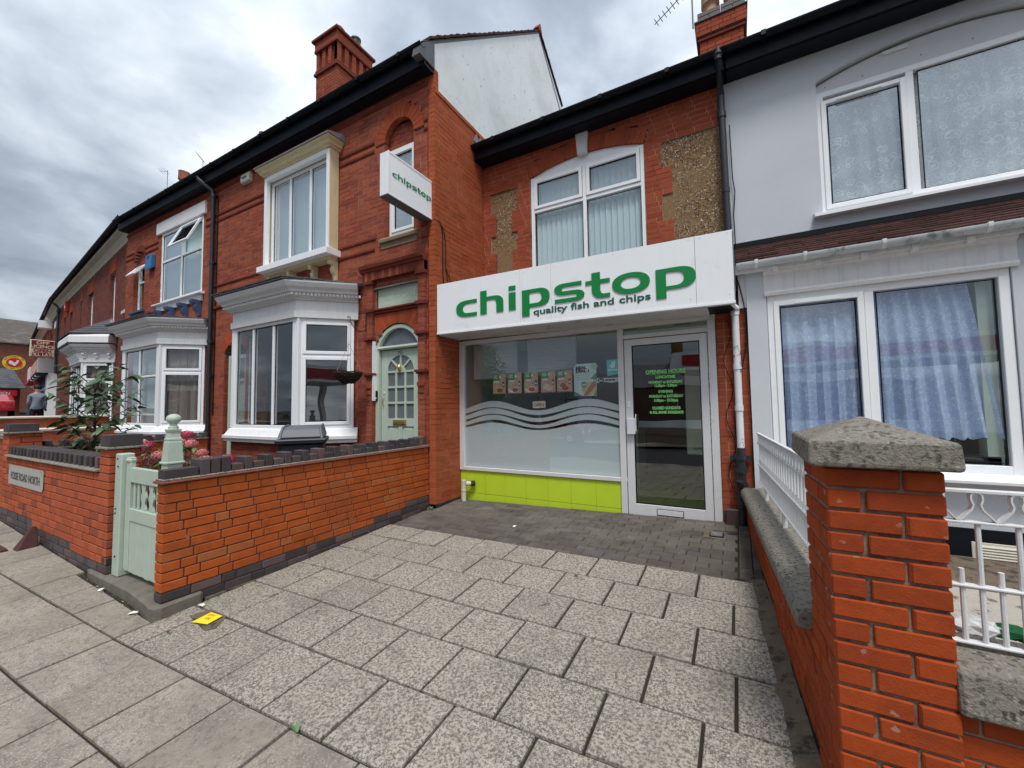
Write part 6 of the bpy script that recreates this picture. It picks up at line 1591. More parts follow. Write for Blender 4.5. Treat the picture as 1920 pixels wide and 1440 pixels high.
# white waste pipe by the tiles
cb2 = root('wall_cable', 'thin black cable running down the brick return under the projecting sign', 'cable', (-3.78, 4.75, 2.6))
MB().tube([(-3.775, 4.62, 4.26), (-3.775, 4.75, 4.18), (-3.778, 4.80, 4.0), (-3.778, 4.80, 3.6), (-3.778, 4.86, 3.35), (-3.778, 5.0, 3.29)], .006, 6).build('cable', BLACKP, cb2)
MB().tube([(-3.778, 4.80, 3.6), (-3.778, 4.92, 3.42), (-3.778, 5.10, 3.30)], .005, 6).build('cable', BLACKP, cb2)
wp = root('waste_pipe', 'short white plastic waste pipe with black elbow at the corner of the lime tiles', 'pipe', (-3.66, 5.02, .1))
MB().lathe(-3.645, 5.04, [(.034, .09), (.034, .25), (.040, .25), (.040, .27), (.034, .27), (.034, .40), (.036, .41)], 14).build('pipe', STONEC, wp, smooth=True)
mb = MB(); mb.tube([(-3.61, 5.05, .36), (-3.55, 5.09, .36)], .033, 12); mb.build('branch', STONEC, wp, smooth=True)
mb = MB(); mb.tube([(-3.55, 5.08, .36), (-3.52, 5.13, .36)], .042, 12); mb.build('elbow', PIPEB, wp, smooth=True)
# downpipes on the right
dp = root('downpipe', 'half white, half black painted downpipe on the brick pier right of the shop door', 'pipe', (0, 5.08, .1))
PW = mat('pipe_white_worn', (.68, .70, .72), r=.5, var=.1, vs=8, c2=(.05, .06, .08), c2t=(.57, .62), c2s=5)
MB().tube([(.0, 5.085, 2.55), (.0, 5.085, 1.02)], .036, 12).build('white_length', PW, dp, smooth=True)
mb = MB()
for z in (2.50, 1.90, 1.45): mb.tube([(.0, 5.085, z-.03), (.0, 5.085, z+.03)], .043, 12)
mb.build('pipe_collar', PW, dp, smooth=True, kind='stuff')
MB().tube([(-.005, 5.085, 1.02), (-.015, 5.08, .09)], .045, 12).build('black_length', PIPEB, dp, smooth=True)
mb = MB()
for z in (.92, .78, .62, .5): mb.tube([(-.01, 5.085, z-.025), (-.01, 5.085, z+.025)], .062, 12)
mb.box(-.11, .09, 5.10, 5.13, .88, .93); mb.build('pipe_collar', PIPEB, dp, smooth=True, kind='stuff')
mb = MB(); mb.tube([(-.02, 5.05, .60), (-.02, 4.99, .64), (-.02, 4.98, .68)], .04, 10); mb.build('branch', PIPEB, dp, smooth=True)
MB().box(-.17, -.035, 5.04, 5.12, .10, .36).build('pipe_box', mat('box_brown', (.07, .04, .035), r=.6, var=.2), dp, bevel=.01)
cab = root('wall_cable', 'loose black cable looping down beside the painted downpipe', 'cable', (.05, 5.1, .8))
mb = MB(); P = []
for t in range(30):
    s = t/29; P.append((.03+.10*math.sin(s*5.2)*(1-s)+.0-.14*math.sin(s*PI)*(s > .35)*(s-.35)*1.5, 5.12, 2.9-2.2*s))
mb.tube(P, .006, 6); mb.build('cable', BLACKP, cab)
mb = MB(); P = [(-.09+.04*math.sin(t*.7), 5.135, 2.45-t*.07) for t in range(28)]; mb.tube(P, .004, 5); mb.build('cable', BLACKP, cab)
dp2 = root('downpipe', 'dark blue-black downpipe with swan neck between brick and white render upstairs', 'pipe', (-.06, 5.8, 3.3))
MB().tube([(-.06, 5.55, 5.93), (-.06, 5.55, 5.83), (-.05, 5.79, 5.50), (-.05, 5.80, 5.3), (-.03, 5.80, 3.15)], .042, 12).build('pipe', PIPEB, dp2, smooth=True)
mb = MB(); mb.lathe(-.06, 5.55, [(.045, 5.80), (.045, 5.84), (.062, 5.86), (.062, 5.93)], 12); mb.tube([(-.05, 5.80, 5.20), (-.05, 5.80, 5.27)], .052, 12); mb.tube([(-.04, 5.80, 4.2), (-.04, 5.80, 4.26)], .048, 12); mb.build('pipe_collar', PIPEB, dp2, smooth=True, kind='stuff')
MB().tube([(.03, 5.84, 5.1), (.04, 5.84, 4.4), (.06, 5.84, 4.2), (.035, 5.84, 3.9), (.04, 5.84, 3.4)], .007, 6).build('cable', BLACKP, dp2)
# right chimney
chr_ = chimney(sh, -.33, .29, 7.1, 7.9, 6.5, 7.55, BR_SHOP, MO_DARK, [(7.40, .03, .06)], limit=80)
cc = MB(); cc.box(-.37, .33, 7.06, 7.94, 7.46, 7.70); cc.build('core', MO_DARK, chr_)
for f, l in ((Fr(-.38, 7.05, 0), .72), (Fr(.34, 7.05, PI/2), .9)): lay(f, chr_, 0, l, 7.475, 7.70, BR_SHOP, MO_DARK, bond='flemish', depth=.05, back=False, limit=30)
mb = MB(); mb.box(-.40, .36, 7.03, 7.97, 7.70, 7.74); mb.build('band', BR_BLUE, chr_, bevel=.01)
for r_ in range(2):
    for k in range(4): MB().box(-.35+k*.17, -.35+k*.17+.165, 7.07, 7.9, 7.74+r_*.075, 7.81+r_*.075).build('cap_brick', BR_BLUE, chr_, bevel=.004)
for x in (-.16, .17):
    mb = MB(); mb.lathe(x, 7.3, [(.15, 7.88), (.14, 7.95), (.10, 8.02), (.11, 8.10), (.14, 8.13), (.13, 8.4), (.15, 8.45)], 16); mb.build('chimney_pot', mat('pot_buff', (.42, .26, .16), r=.85, var=.2), chr_, smooth=True)
def aerial(x, y, z, ln, dx, dz, n, label, mast=.6, el=.16, tilt=0):
    r_ = root('tv_aerial', label, 'aerial', (x, y, z-mast))
    MB().tube([(x, y, z-mast), (x, y, z+.05)], .014, 6).build('mast', LEAD, r_)
    mb = MB(); mb.tube([(x, y, z), (x+dx*ln, y, z+dz*ln)], .008, 5)
    for k in range(n):
        t = (k+.5)/n*ln; px, pz = x+dx*t, z+dz*t; mb.tube([(px-.3*el, y-el*.3, pz+el*.5), (px+.3*el, y+el*.3, pz-el*.5)], .007, 4)
    mb.build('boom', LEAD, r_)
aerial(-.42, 7.1, 8.45, .75, -.80, -.52, 9, 'long TV aerial on a mast beside the right-hand chimney', .75, .10)
aerial(-22.9, 8.4, 12.7, .9, -.95, .3, 3, 'box shaped TV aerial, left of the distant chimney pot', 3.5, .3)
aerial(-19.6, 8.4, 12.15, .6, -.7, .7, 4, 'small TV aerial rising above the gutter near the black rainwater pipe', 3.0, .35)

# ================================================================== RENDERED HOUSE (right)
wh = root('rendered_house', 'pale grey rendered house with arched upstairs window, lace curtains and tiled bay roof', 'house', (2, 5.5, 0))
FWt = FU
def arcH(fr, h, u0, u1, z0, z1, mt, holes):   # rendered wall with openings, from strips
    mb = MB(fr); zs = [z0+(z1-z0)*k/90 for k in range(91)]; prev = None; zst = z0
    for a, b in list(zip(zs, zs[1:]))+[(None, None)]:
        iv = cutiv([(u0, u1)], holes, a, b) if a is not None else None
        if iv != prev:
            if prev:
                for p, q in prev: mb.box(p, q, -.25, 0, zst, a if a is not None else z1)
            prev = iv; zst = a
    return mb.build('wall', mt, h)
def face(fr, h, u0, u1, z0, z1, uc, hw, zb, zs, rise, mt, th=.22):
    """rendered wall face with one arched opening: four clean pieces"""
    A = archpts(uc, hw, zs, rise, 28); mb = MB(fr)
    mb.box(u0, uc-hw, -th, 0, z0, z1); mb.box(uc+hw, u1, -th, 0, z0, z1); mb.box(uc-hw, uc+hw, -th, 0, z0, zb)
    mb.strip([(p[0], z1) for p in A], A, -th, 0)
    return mb.build('wall', mt, h)
face(FWt, wh, -.02, 6.5, 3.1, 5.80, 2.03, 1.08, 3.72, 5.33, .21, RENDER)
MB(FU).prism(archpts(2.03, 1.07, 5.31, .20)+[(3.10, 5.215), (.96, 5.215)], -.14, -.075).build('arch_panel', mat('panel_white', (.62, .62, .63), r=.6, var=.05), wh)
MB(FU).box(1.58, 1.80, -.074, -.055, 5.43, 5.465).build('vent', PAINTW, wh)
mb = MB(FU)
for x in (1.05, 1.4, 1.9, 2.3, 2.7): mb.tube([(x, -.076, 5.27+.03*(1.4 < x < 2.6)), (x, -.072, 5.27+.03*(1.4 < x < 2.6))], .008, 8)
mb.build('screw_cap', LEAD, wh)
w5 = window(FU, wh, .955, 3.10, 3.73, 5.215, -.06, [(1.79, 3.79, 5.15)], (), [(1.06, 1.70, 3.84, 5.04), (1.86, 3.03, 3.80, 5.14)], sash=[(.995, 1.755, 3.775, 5.10)], fw=.065)
mb = MB(FU); mb.side([(-.1, 3.66), (.10, 3.66), (.10, 3.69), (0, 3.73), (-.1, 3.74)], .86, 3.2); mb.build('sill', UPVC, wh)
MB(FU).box(1.15, 1.55, -.045, -.02, 5.05, 5.075).build('trickle_vent', UPVC, w5)
curtain(FU, wh, 1.0, 1.75, 3.76, 5.12, -.155, LACE, amp=.020, wl=.16, tilt=.1); curtain(FU, wh, 1.82, 3.05, 3.76, 5.15, -.155, LACE, amp=.025, wl=.15)
room(FU, wh, .3, 4, 3.4, 5.6, -.5, 2.5, mat('room_pale', (.35, .40, .42), r=.9, var=0))
eaves(FU, wh, .0, 6.5, .33, 5.70, 5.90, 5.69)
roofplane(FU, wh, .02, 6.5, .30, 5.96, .57, 3.6, rows=12)
MB(FU).box(.02, 6.5, -4.2, -4.0, 0, 8).build('rear_wall', BR_FAR, wh)
# bay: Y = 5.1
FY = Fr(0, 5.10)
MB(FY).box(.117, .30, -.78, .0, .0, 2.93).build('pilaster', RENDER, wh); MB(FY).box(2.09, 2.26, -.78, .0, .0, 2.93).build('pilaster', RENDER, wh)
MB(FY).box(.30, 2.09, -.25, -.02, -.05, .80).build('bay_wall', RENDER, wh)
MB(FY).box(2.26, 5.5, -.78, -.20, -.1, 3.05).build('bay_wall', RENDER, wh)
MB(FY).side([(-.1, 2.64), (.02, 2.64), (.03, 2.67), (.015, 2.69), (.007, 2.70), (.007, 2.86), (.04, 2.88), (.055, 2.91), (.055, 2.93), (-.1, 2.93)], .28, 2.13).build('frieze', PAINTW, wh)
MB(FY).box(.04, .30, -.6, -.03, 2.55, 2.92).build('frieze', PAINTW, wh)
MB(FY).box(.02, 5.5, -.76, .07, 2.93, 2.955).build('soffit', PAINTW, wh)
for x in (.36, .72, 1.08, 1.44, 1.8): MB(FY).box(x, x+.05, .0, .11, 2.875, 2.93).build('rafter_end', PAINTW, wh)
MB(FY).box(.02, 5.5, .06, .09, 2.90, 2.99).build('fascia_board', PAINTW, wh)
mb = MB(FY); P = [(.14+.055*math.cos(PI+PI*k/8), 2.985+.055*math.sin(PI+PI*k/8)) for k in range(9)]+[(.195, 2.99), (.085, 2.99)]
mb.side(P, .03, 5.5); mb.build('gutter', mat('gutter_white', (.55, .58, .60), r=.5, var=.15, vs=8, c2=(.22, .26, .27), c2t=(.52, .64), c2s=6), wh, smooth=True)
mb = MB(FY)
for x in (.20, .62, 1.22, 1.9, 2.5): mb.side([(.14+.06*math.cos(PI+PI*k/8), 2.985+.06*math.sin(PI+PI*k/8)) for k in range(9)]+[(.20, 3.0), (.08, 3.0)], x, x+.03)
mb.build('gutter_bracket', PAINTW, wh)
# pent roof tiles
nr = 8; a0, a1, z0_, z1_ = .13, -.775, 3.0, 3.46
base = Vector(wh['base']); TM = {}
for r_ in range(nr):
    da, db = a0+(a1-a0)*r_/nr, a0+(a1-a0)*(r_+1.2)/nr; za, zb = z0_+(z1_-z0_)*r_/nr, z0_+(z1_-z0_)*(r_+1.2)/nr
    x = .03-(.13 if r_ % 2 else 0)
    while x < 4.6:
        a, b = max(x, .03), x+.255
        if r_ >= 4 and x > 3.0: break
        j = random.uniform(0, .006)
        mb = MB(FY); mb.hexa([(a, db, zb), (b, db, zb), (b, da, za), (a, da, za), (a, db, zb+.012), (b, db, zb+.012), (b, da, za+.026+j), (a, da, za+.026+j)]); mb.build('roof_tile', TILER, wh)
        x += .26
MB(FY).side([(.12, 2.99), (-.78, 3.45), (-.78, 3.40), (.12, 2.95)], .03, 5.5).build('roof_deck', TILER, wh)
MB(FU).box(-.02, 6.5, -.01, .035, 3.47, 3.53).build('flashing', BLACKP, wh)
w6 = window(FY, wh, .305, 2.085, .86, 2.64, -.02, [(1.145, .92, 2.58)], (), [(.42, 1.045, 1.0, 2.51), (1.20, 2.0, .95, 2.56)], sash=[(.36, 1.105, .93, 2.575)], fw=.07)
MB(FY).box(.55, .92, -.005, .012, 2.53, 2.553).build('trickle_vent', UPVC, w6)
mb = MB(FY); mb.side([(-.1, .79), (.13, .785), (.135, .815), (0, .86), (-.1, .86)], .26, 2.14); mb.build('sill', UPVC, wh, bevel=.004)
curtain(FY, wh, .38, 1.09, 1.02, 2.60, -.105, LACEB, amp=.028, wl=.13); 
mb = MB(FY); n = 70
for r_ in range(9):
    t = r_/8; z = 2.62+(1.13-2.62)*t
    for k in range(n+1):
        s = k/n; u = 1.12+(.72+.16*t)*s; a = .032*(.5+.6*t)*(math.sin(s*44+1)+.5*math.sin(s*19+2*t)); zz_ = z+(.012*math.sin(s*60) if r_ == 8 else 0)+.03*s*t
        mb.pt(u, -.115+a, zz_)
for r_ in range(8):
    for k in range(n): q = r_*(n+1)+k; mb.f.append([q, q+1, q+n+2, q+n+1])
mb.build('curtain', LACEB, wh, smooth=True)
room(FY, wh, .32, 2.08, .8, 2.64, -.30, 2.2, mat('room_dim', (.16, .19, .22), r=.9, var=0))
MB(FY).box(1.72, 1.98, -.22, -.10, .93, 1.0).build('router_box', BLACKP, wh)
MB(FY).box(1.90, 2.0, -.25, -.10, .93, 2.6).build('inner_reveal', mat('reveal_green', (.40, .46, .40), r=.7, var=.03), wh)
# dark painted plinth and airbrick
MB(FY).box(.30, 2.4, -.24, -.006, -.06, .38).build('plinth', BLACKP, wh)
vt = root('vent_grille', 'cream louvred vent on the black plinth below the blue lace window', 'vent', (1.95, 5.09, .05))
MB(FY).box(1.72, 2.02, -.01, .004, .03, .27).build('plate', STONEC, vt, bevel=.003)
for k in range(9): MB(FY).side([(.004, .05+k*.023), (.016, .048+k*.023), (.016, .052+k*.023), (.004, .066+k*.023)], 1.745, 2.0).build('louvre', STONEC, vt)
SLB2 = mat('paving_pale_cracked', (.42, .38, .33), r=.95, var=.12, vs=5, bump=.8, bs=40, c2=(.16, .13, .11), c2t=(.56, .62), c2s=9)
sg2 = MB(); sg2.box(.35, 5, 2.2, 4.9, -.1, .09); yo = sg2.build('side_yard', SLB2); yo['kind'] = 'structure'
# ================================================================== THINGS
# wheelie bin
wb = root('wheelie_bin', 'dark grey wheelie bin with lighter lid standing behind the orange garden wall', 'bin', (-4.62, 3.1, .12))
class RF:
    k = 1.
    def __init__(s, x, y, a): s.x, s.y, s.c, s.s = x, y, math.cos(a), math.sin(a); s.ang = a
    def p(s, u, d, z): return Vector((s.x+(u*s.c-d*s.s)*s.k, s.y+(u*s.s+d*s.c)*s.k, z if s.k == 1. else .12+(z-.12)*.965))
fb = RF(-4.98, 3.35, R(50)); fb.k = .70; BINM = mat('bin_body', (.022, .026, .034), r=.5, var=.15); BINL = mat('bin_lid', (.11, .12, .135), r=.55, var=.1, bump=.1, bs=80)
mb = MB(fb); mb.hexa([(-.28, -.27, .14), (.28, -.27, .14), (.28, .27, .14), (-.28, .27, .14), (-.36, -.35, 1.12), (.36, -.35, 1.12), (.36, .35, 1.12), (-.36, .35, 1.12)]); mb.build('body', BINM, wb, bevel=.03)
mb = MB(fb); mb.hexa([(-.40, -.40, 1.10), (.40, -.40, 1.10), (.40, .40, 1.10), (-.40, .40, 1.10), (-.42, -.42, 1.17), (.42, -.42, 1.17), (.42, .42, 1.17), (-.42, .42, 1.17)]); mb.build('rim', BINM, wb, bevel=.015)
mb = MB(fb); mb.hexa([(-.385, -.40, 1.17), (.385, -.40, 1.17), (.385, .40, 1.17), (-.385, .40, 1.17), (-.33, -.28, 1.315), (.33, -.28, 1.315), (.33, .36, 1.335), (-.33, .36, 1.335)]); mb.build('lid', BINL, wb, bevel=.03)
MB(fb).hexa([(-.27, -.36, 1.235), (.27, -.36, 1.235), (.27, -.355, 1.24), (-.27, -.355, 1.24), (-.26, -.32, 1.275), (.26, -.32, 1.275), (.26, -.315, 1.28), (-.26, -.315, 1.28)]) 
for s in (-1, 1):
    MB(fb).hexa([(s*.34-.025, -.41, 1.17), (s*.34+.025, -.41, 1.17), (s*.34+.025, .40, 1.17), (s*.34-.025, .40, 1.17), (s*.30-.02, -.30, 1.335), (s*.30+.02, -.30, 1.335), (s*.30+.02, .37, 1.355), (s*.30-.02, .37, 1.355)])
    mb = MB(fb); mb.hexa([(s*.34-.025, -.41, 1.17), (s*.34+.025, -.41, 1.17), (s*.34+.025, .40, 1.17), (s*.34-.025, .40, 1.17), (s*.30-.02, -.29, 1.33), (s*.30+.02, -.29, 1.33), (s*.30+.02, .37, 1.35), (s*.30-.02, .37, 1.35)]); mb.build('lid_rib', BINL, wb, bevel=.008)
    mb = MB(fb); mb.tube([(s*.27, .30, .22), (s*.33, .30, .22)], .10, 16); mb.build('wheel', BLACKP, wb)
mb = MB(fb); mb.tube([(-.3, .42, 1.14), (.3, .42, 1.14)], .016, 8); mb.build('handle', BINM, wb)

# hanging basket on a scrolled bracket
hb = root('basket_bracket', 'black scrolled iron bracket fixed to the brick wall beside the bay', 'bracket', (-5.22, 4.5, 2.75))
mb = MB()
mb.tube([(-5.20, 4.55, 2.72), (-5.20, 4.55, 3.02)], .008, 6)
P = [(-5.20, 4.55, 2.78)]
for k in range(14):
    t = k/13; P.append((-5.20+.02*t, 4.55-.34*t, 2.76+.10*t*t-.06*math.sin(PI*t)))
for k in range(12):
    a = R(-60+30*k); P.append((-5.18, 4.20+.035*math.cos(a)*(1-k/16), 2.895+.035*math.sin(a)*(1-k/16)))
mb.tube(P, .006, 6); mb.build('iron', BLACKP, hb)
bk = root('hanging_basket', 'empty dark wicker hanging basket on chains in front of the bay side', 'basket', (-5.17, 4.2, 1.88))
bx_, by_ = -5.17, 4.19; WICK = mat('wicker', (.045, .032, .024), r=.9, var=.5, vs=60)
rows_b = 9; base_b = Vector(bk['base'])
for r_ in range(rows_b):
    t = r_/(rows_b-1); z = 1.895+.155*t; rad = .085+.115*math.sin(t*PI/2); mb = MB()
    P = [(bx_+(rad+.006*(k % 2))*math.cos(2*PI*k/28), by_+(rad+.006*((k+r_) % 2))*math.sin(2*PI*k/28), z+.006*math.sin(k*2.1+r_)) for k in range(29)]
    mb.tube(P, .0105, 5); mb.build('wicker_ring', WICK, bk)
mb = MB()
for k in range(14):
    a = 2*PI*k/14; mb.tube([(bx_+.08*math.cos(a), by_+.08*math.sin(a), 1.89), (bx_+.16*math.cos(a), by_+.16*math.sin(a), 1.96), (bx_+.20*math.cos(a), by_+.20*math.sin(a), 2.055)], .006, 5)
mb.build('wicker_stake', WICK, bk)
MB().lathe(bx_, by_, [(.08, 1.89), (.17, 1.99), (.185, 2.035), (.0, 2.04)], 16).build('liner', WICK, bk)
mb = MB()
for k in range(3):
    a = 2*PI*k/3+.5; A_ = Vector((bx_+.2*math.cos(a), by_+.2*math.sin(a), 2.05)); B_ = Vector((bx_, by_+.01, 2.50)); n = 16
    for q in range(n): P0 = A_.lerp(B_, q/n); P1 = A_.lerp(B_, (q+.72)/n); mb.tube([P0, P1], .0042, 4, raw=True)
for q in range(14): mb.tube([(bx_, by_+.01, 2.5+q*.026), (bx_, by_+.01, 2.519+q*.026)], .0042, 4)
mb.build('chain', LEAD, bk)

# ------------------------------------------------------------------ plants
def leaf_mesh(nm, L, Wd, mt, fold=.25, droop=.3):
    me = bpy.data.meshes.new(nm); v = []; f = []; n = 6
    for k in range(n+1):
        t = k/n; w_ = Wd*math.sin(PI*min(1, t*.96+.02))**.8*(1-.25*t)*.5; z = -droop*L*t*t
        v += [(L*t, -w_, z+fold*w_), (L*t, 0, z), (L*t, w_, z+fold*w_)]
    for k in range(n): f += [(3*k, 3*k+1, 3*k+4, 3*k+3), (3*k+1, 3*k+2, 3*k+5, 3*k+4)]
    me.from_pydata(v, [], f); me.materials.append(mt)
    for p in me.polygons: p.use_smooth = True
    return me
LM = [leaf_mesh('leaf', .21, .10, FOIL), leaf_mesh('leaf', .17, .085, FOIL, .3, .5), leaf_mesh('leaf', .24, .11, FOIL, .2, .2)]
LH = [leaf_mesh('leaf', .13, .085, FOIL2), leaf_mesh('leaf', .10, .07, FOIL2, .3, .4)]
def put_leaf(parent, me, P, az, el, roll=0, s=1.):
    o = bpy.data.objects.new('leaf', me); COL.objects.link(o); o.parent = parent
    o.location = Vector(P)-Vector(parent['base']); o.rotation_euler = (roll, -el, az); o.scale = (s, s, s)
rs_ = random.Random(3)
sb = root('shrub', 'tall leggy shrub with large dark green leaves behind the front wall', 'shrub', (-7.78, 2.12, .1))
mb = MB(); st = Vector((-7.78, 2.12, .1)); tips = []
mb.tube([st, st+Vector((.02, .01, .7)), st+Vector((-.02, .02, 1.2)), st+Vector((.03, 0, 1.9))], [.017, .014, .011, .006], 6, raw=True)
mb.tube([st+Vector((.05, 0, 0)), st+Vector((.06, .01, .7)), st+Vector((.10, 0, 1.35))], [.013, .011, .006], 6, raw=True)
brs = []
for k in range(30):
    t = .42+.0185*k; z = .1+1.9*t; a = k*2.4+rs_.uniform(-.3, .3); ln = (1.12-.9*abs(t-.62)*1.6)*rs_.uniform(.5, 1.0)
    A_ = Vector((-7.78, 2.12, z-.05)); E_ = A_+Vector((math.cos(a)*ln, math.sin(a)*ln*.45, .30*ln+.1)); M_ = A_.lerp(E_, .5)+Vector((0, 0, .03)); brs.append((A_, M_, E_)); mb.tube([A_, M_, E_], [.008, .006, .003], 5, raw=True)
A_ = Vector((-7.75, 2.12, .75)); E_ = Vector((-9.3, 2.2, 1.42)); brs += [(A_, A_.lerp(E_, .5), E_)]*3; mb.tube([A_, A_.lerp(E_, .5)+Vector((0, 0, -.03)), E_], [.010, .008, .004], 5, raw=True)
A_ = Vector((-7.75, 2.12, .72)); E_ = Vector((-8.6, 2.3, 1.18)); mb.tube([A_, E_], [.008, .004], 5, raw=True)
mb.build('stem', BARK, sb)
for (A_, M_, E_) in brs:
    n = 9
    for k in range(n):
        t = .35+.65*k/(n-1); P = A_.lerp(E_, t)+Vector((0, 0, .02)); dirn = math.atan2(E_.y-A_.y, E_.x-A_.x)
        az = dirn+(1 if k % 2 else -1)*rs_.uniform(.4, 1.3)*(1 if k < n-1 else .1); put_leaf(sb, LM[k % 3], P, az, rs_.uniform(-.5, .45), rs_.uniform(-.5, .5), rs_.uniform(.5, .85))
for k in range(14):
    z = .95+.09*k; put_leaf(sb, LM[k % 3], (-7.77, 2.12, z), k*2.4, rs_.uniform(.0, .6), 0, .9)
hy = root('hydrangea', 'hydrangea with pink and crimson flower heads behind the green gate', 'hydrangea', (-5.5, 2.4, .12))
PK = [mat('petal_pink', (.58, .17, .17), r=.7, isl=.3, var=.15, vs=40), mat('petal_crimson', (.40, .035, .08), r=.7, isl=.3, var=.2, vs=40), mat('petal_cream', (.62, .50, .30), r=.7, isl=.25, var=.1)]
def floret_head(cx_, cy_, cz_, rad, mt_):
    mb = MB(); r2 = rs_
    for k in range(70):
        ph = math.acos(1-1.5*(k+.5)/70); th = k*2.399963; d = Vector((math.sin(ph)*math.cos(th), math.sin(ph)*math.sin(th), math.cos(ph)*.75)); c = Vector((cx_, cy_, cz_))+d*rad*r2.uniform(.88, 1.06)
        a = d.cross(Vector((.3, .2, 1))).normalized(); b = d.cross(a); tw = r2.uniform(0, 1.5); a, b = a*math.cos(tw)+b*math.sin(tw), b*math.cos(tw)-a*math.sin(tw); s = rad*.17
        i = len(mb.v)
        mb.v += [c, c+a*s+d*s*.25, c+(a+b)*s*.75, c+b*s+d*s*.25, c+(b-a)*s*.75, c-a*s+d*s*.25, c-(a+b)*s*.75, c-b*s+d*s*.25, c+(a-b)*s*.75]
        mb.f += [[i, i+8, i+1, i+2], [i, i+2, i+3, i+4], [i, i+4, i+5, i+6], [i, i+6, i+7, i+8]]
    return mb.build('flower_head', mt_, hy)
HD = [((365, 812), 1, .075), ((370, 828), 0, .075), ((352, 826), 0, .06), ((277, 837), 1, .10), ((293, 831), 1, .085), ((272, 829), 2, .08), ((340, 838), 0, .055), ((390, 845), 0, .06), ((284, 863), 0, .12), ((296, 852), 0, .09), ((352, 864), 0, .12), ((371, 862), 0, .10), ((427, 860), 1, .09), ((418, 855), 0, .05)]
HP = [(-5.62, 1.24), (-5.55, 1.14), (-5.78, 1.15), (-6.85, 1.04), (-6.61, 1.09), (-6.94, 1.10), (-5.93, 1.07), (-5.30, 1.05), (-6.73, 0.87), (-6.55, 0.95), (-5.76, 0.91), (-5.52, 0.93), (-4.88, 0.98), (-4.98, 1.00)]
for (X, Z), (q, c, rad) in zip(HP, HD):
    Y = 2.4+rs_.uniform(-.12, .12)
    floret_head(X, Y, Z-.02, rad*.95, PK[c])
    mb = MB(); mb.tube([(X+(-5.6-X)*.35, 2.45, .15), (X+(-5.6-X)*.1, Y, Z-.35), (X, Y, Z-.03)], .005, 5); mb.build('stem', FOIL2, hy)
    for k in range(11): put_leaf(hy, LH[k % 2], (X+rs_.uniform(-.1, .1), Y+rs_.uniform(-.1, .1), Z-rs_.uniform(.04, .30)), rs_.uniform(0, 6.28), rs_.uniform(-.4, .3), 0, rs_.uniform(.7, 1.1))
# little weeds in joints
wd = MB()
for (x, y) in ((-3.86, 4.47), (-3.85, 4.52), (-3.82, 4.5), (-1.95, 1.30), (-3.62, 1.42)):
    for k in range(9 if y > 4 else 5):
        a = rs_.uniform(0, 6.28); l = rs_.uniform(.015, .045); z = zg(x, y); p = Vector((x, y, z)); q = p+Vector((math.cos(a)*l, math.sin(a)*l, l*.9)); n_ = Vector((-math.sin(a), math.cos(a), 0))*.008
        i = len(wd.v); wd.v += [p, p.lerp(q, .6)+n_, q, p.lerp(q, .6)-n_]; wd.f.append([i, i+1, i+2, i+3])
wo_ = wd.build('weeds', FOIL2, kind='stuff'); tag(wo_, 'tiny green weeds sprouting in the paving joints and wall foot', 'weeds')

# crumbs of grit, leaf and moss gathered at the wall feet and in the gap before the step
gr_ = MB()
for k in range(420):
    q = rs_.random()
    if q < .45: y = rs_.uniform(1.2, 4.9); x = .26-.072*(y-1.84)-abs(rs_.gauss(0, .045))-.01
    elif q < .75: y = rs_.uniform(1.8, 4.5); x = -3.89+abs(rs_.gauss(0, .04))
    else: x = rs_.uniform(-5.4, -3.9); y = 1.455-abs(rs_.gauss(0, .02))
    s = rs_.uniform(.002, .007); z = zg(x, y)+.004
    i = len(gr_.v); a = rs_.uniform(0, 3)
    gr_.v += [Vector((x+s*math.cos(a+t), y+s*math.sin(a+t), z)) for t in (0, 2.1, 4.2)]+[Vector((x, y, z+s))]
    gr_.f += [[i, i+1, i+3], [i+1, i+2, i+3], [i+2, i, i+3]]
go_ = gr_.build('debris', mat('debris', (.16, .12, .08), r=.95, isl=.7, isc=((.5, .47, .4), .8)), kind='stuff'); tag(go_, 'crumbs of grit and dry leaf along the feet of the walls', 'debris')
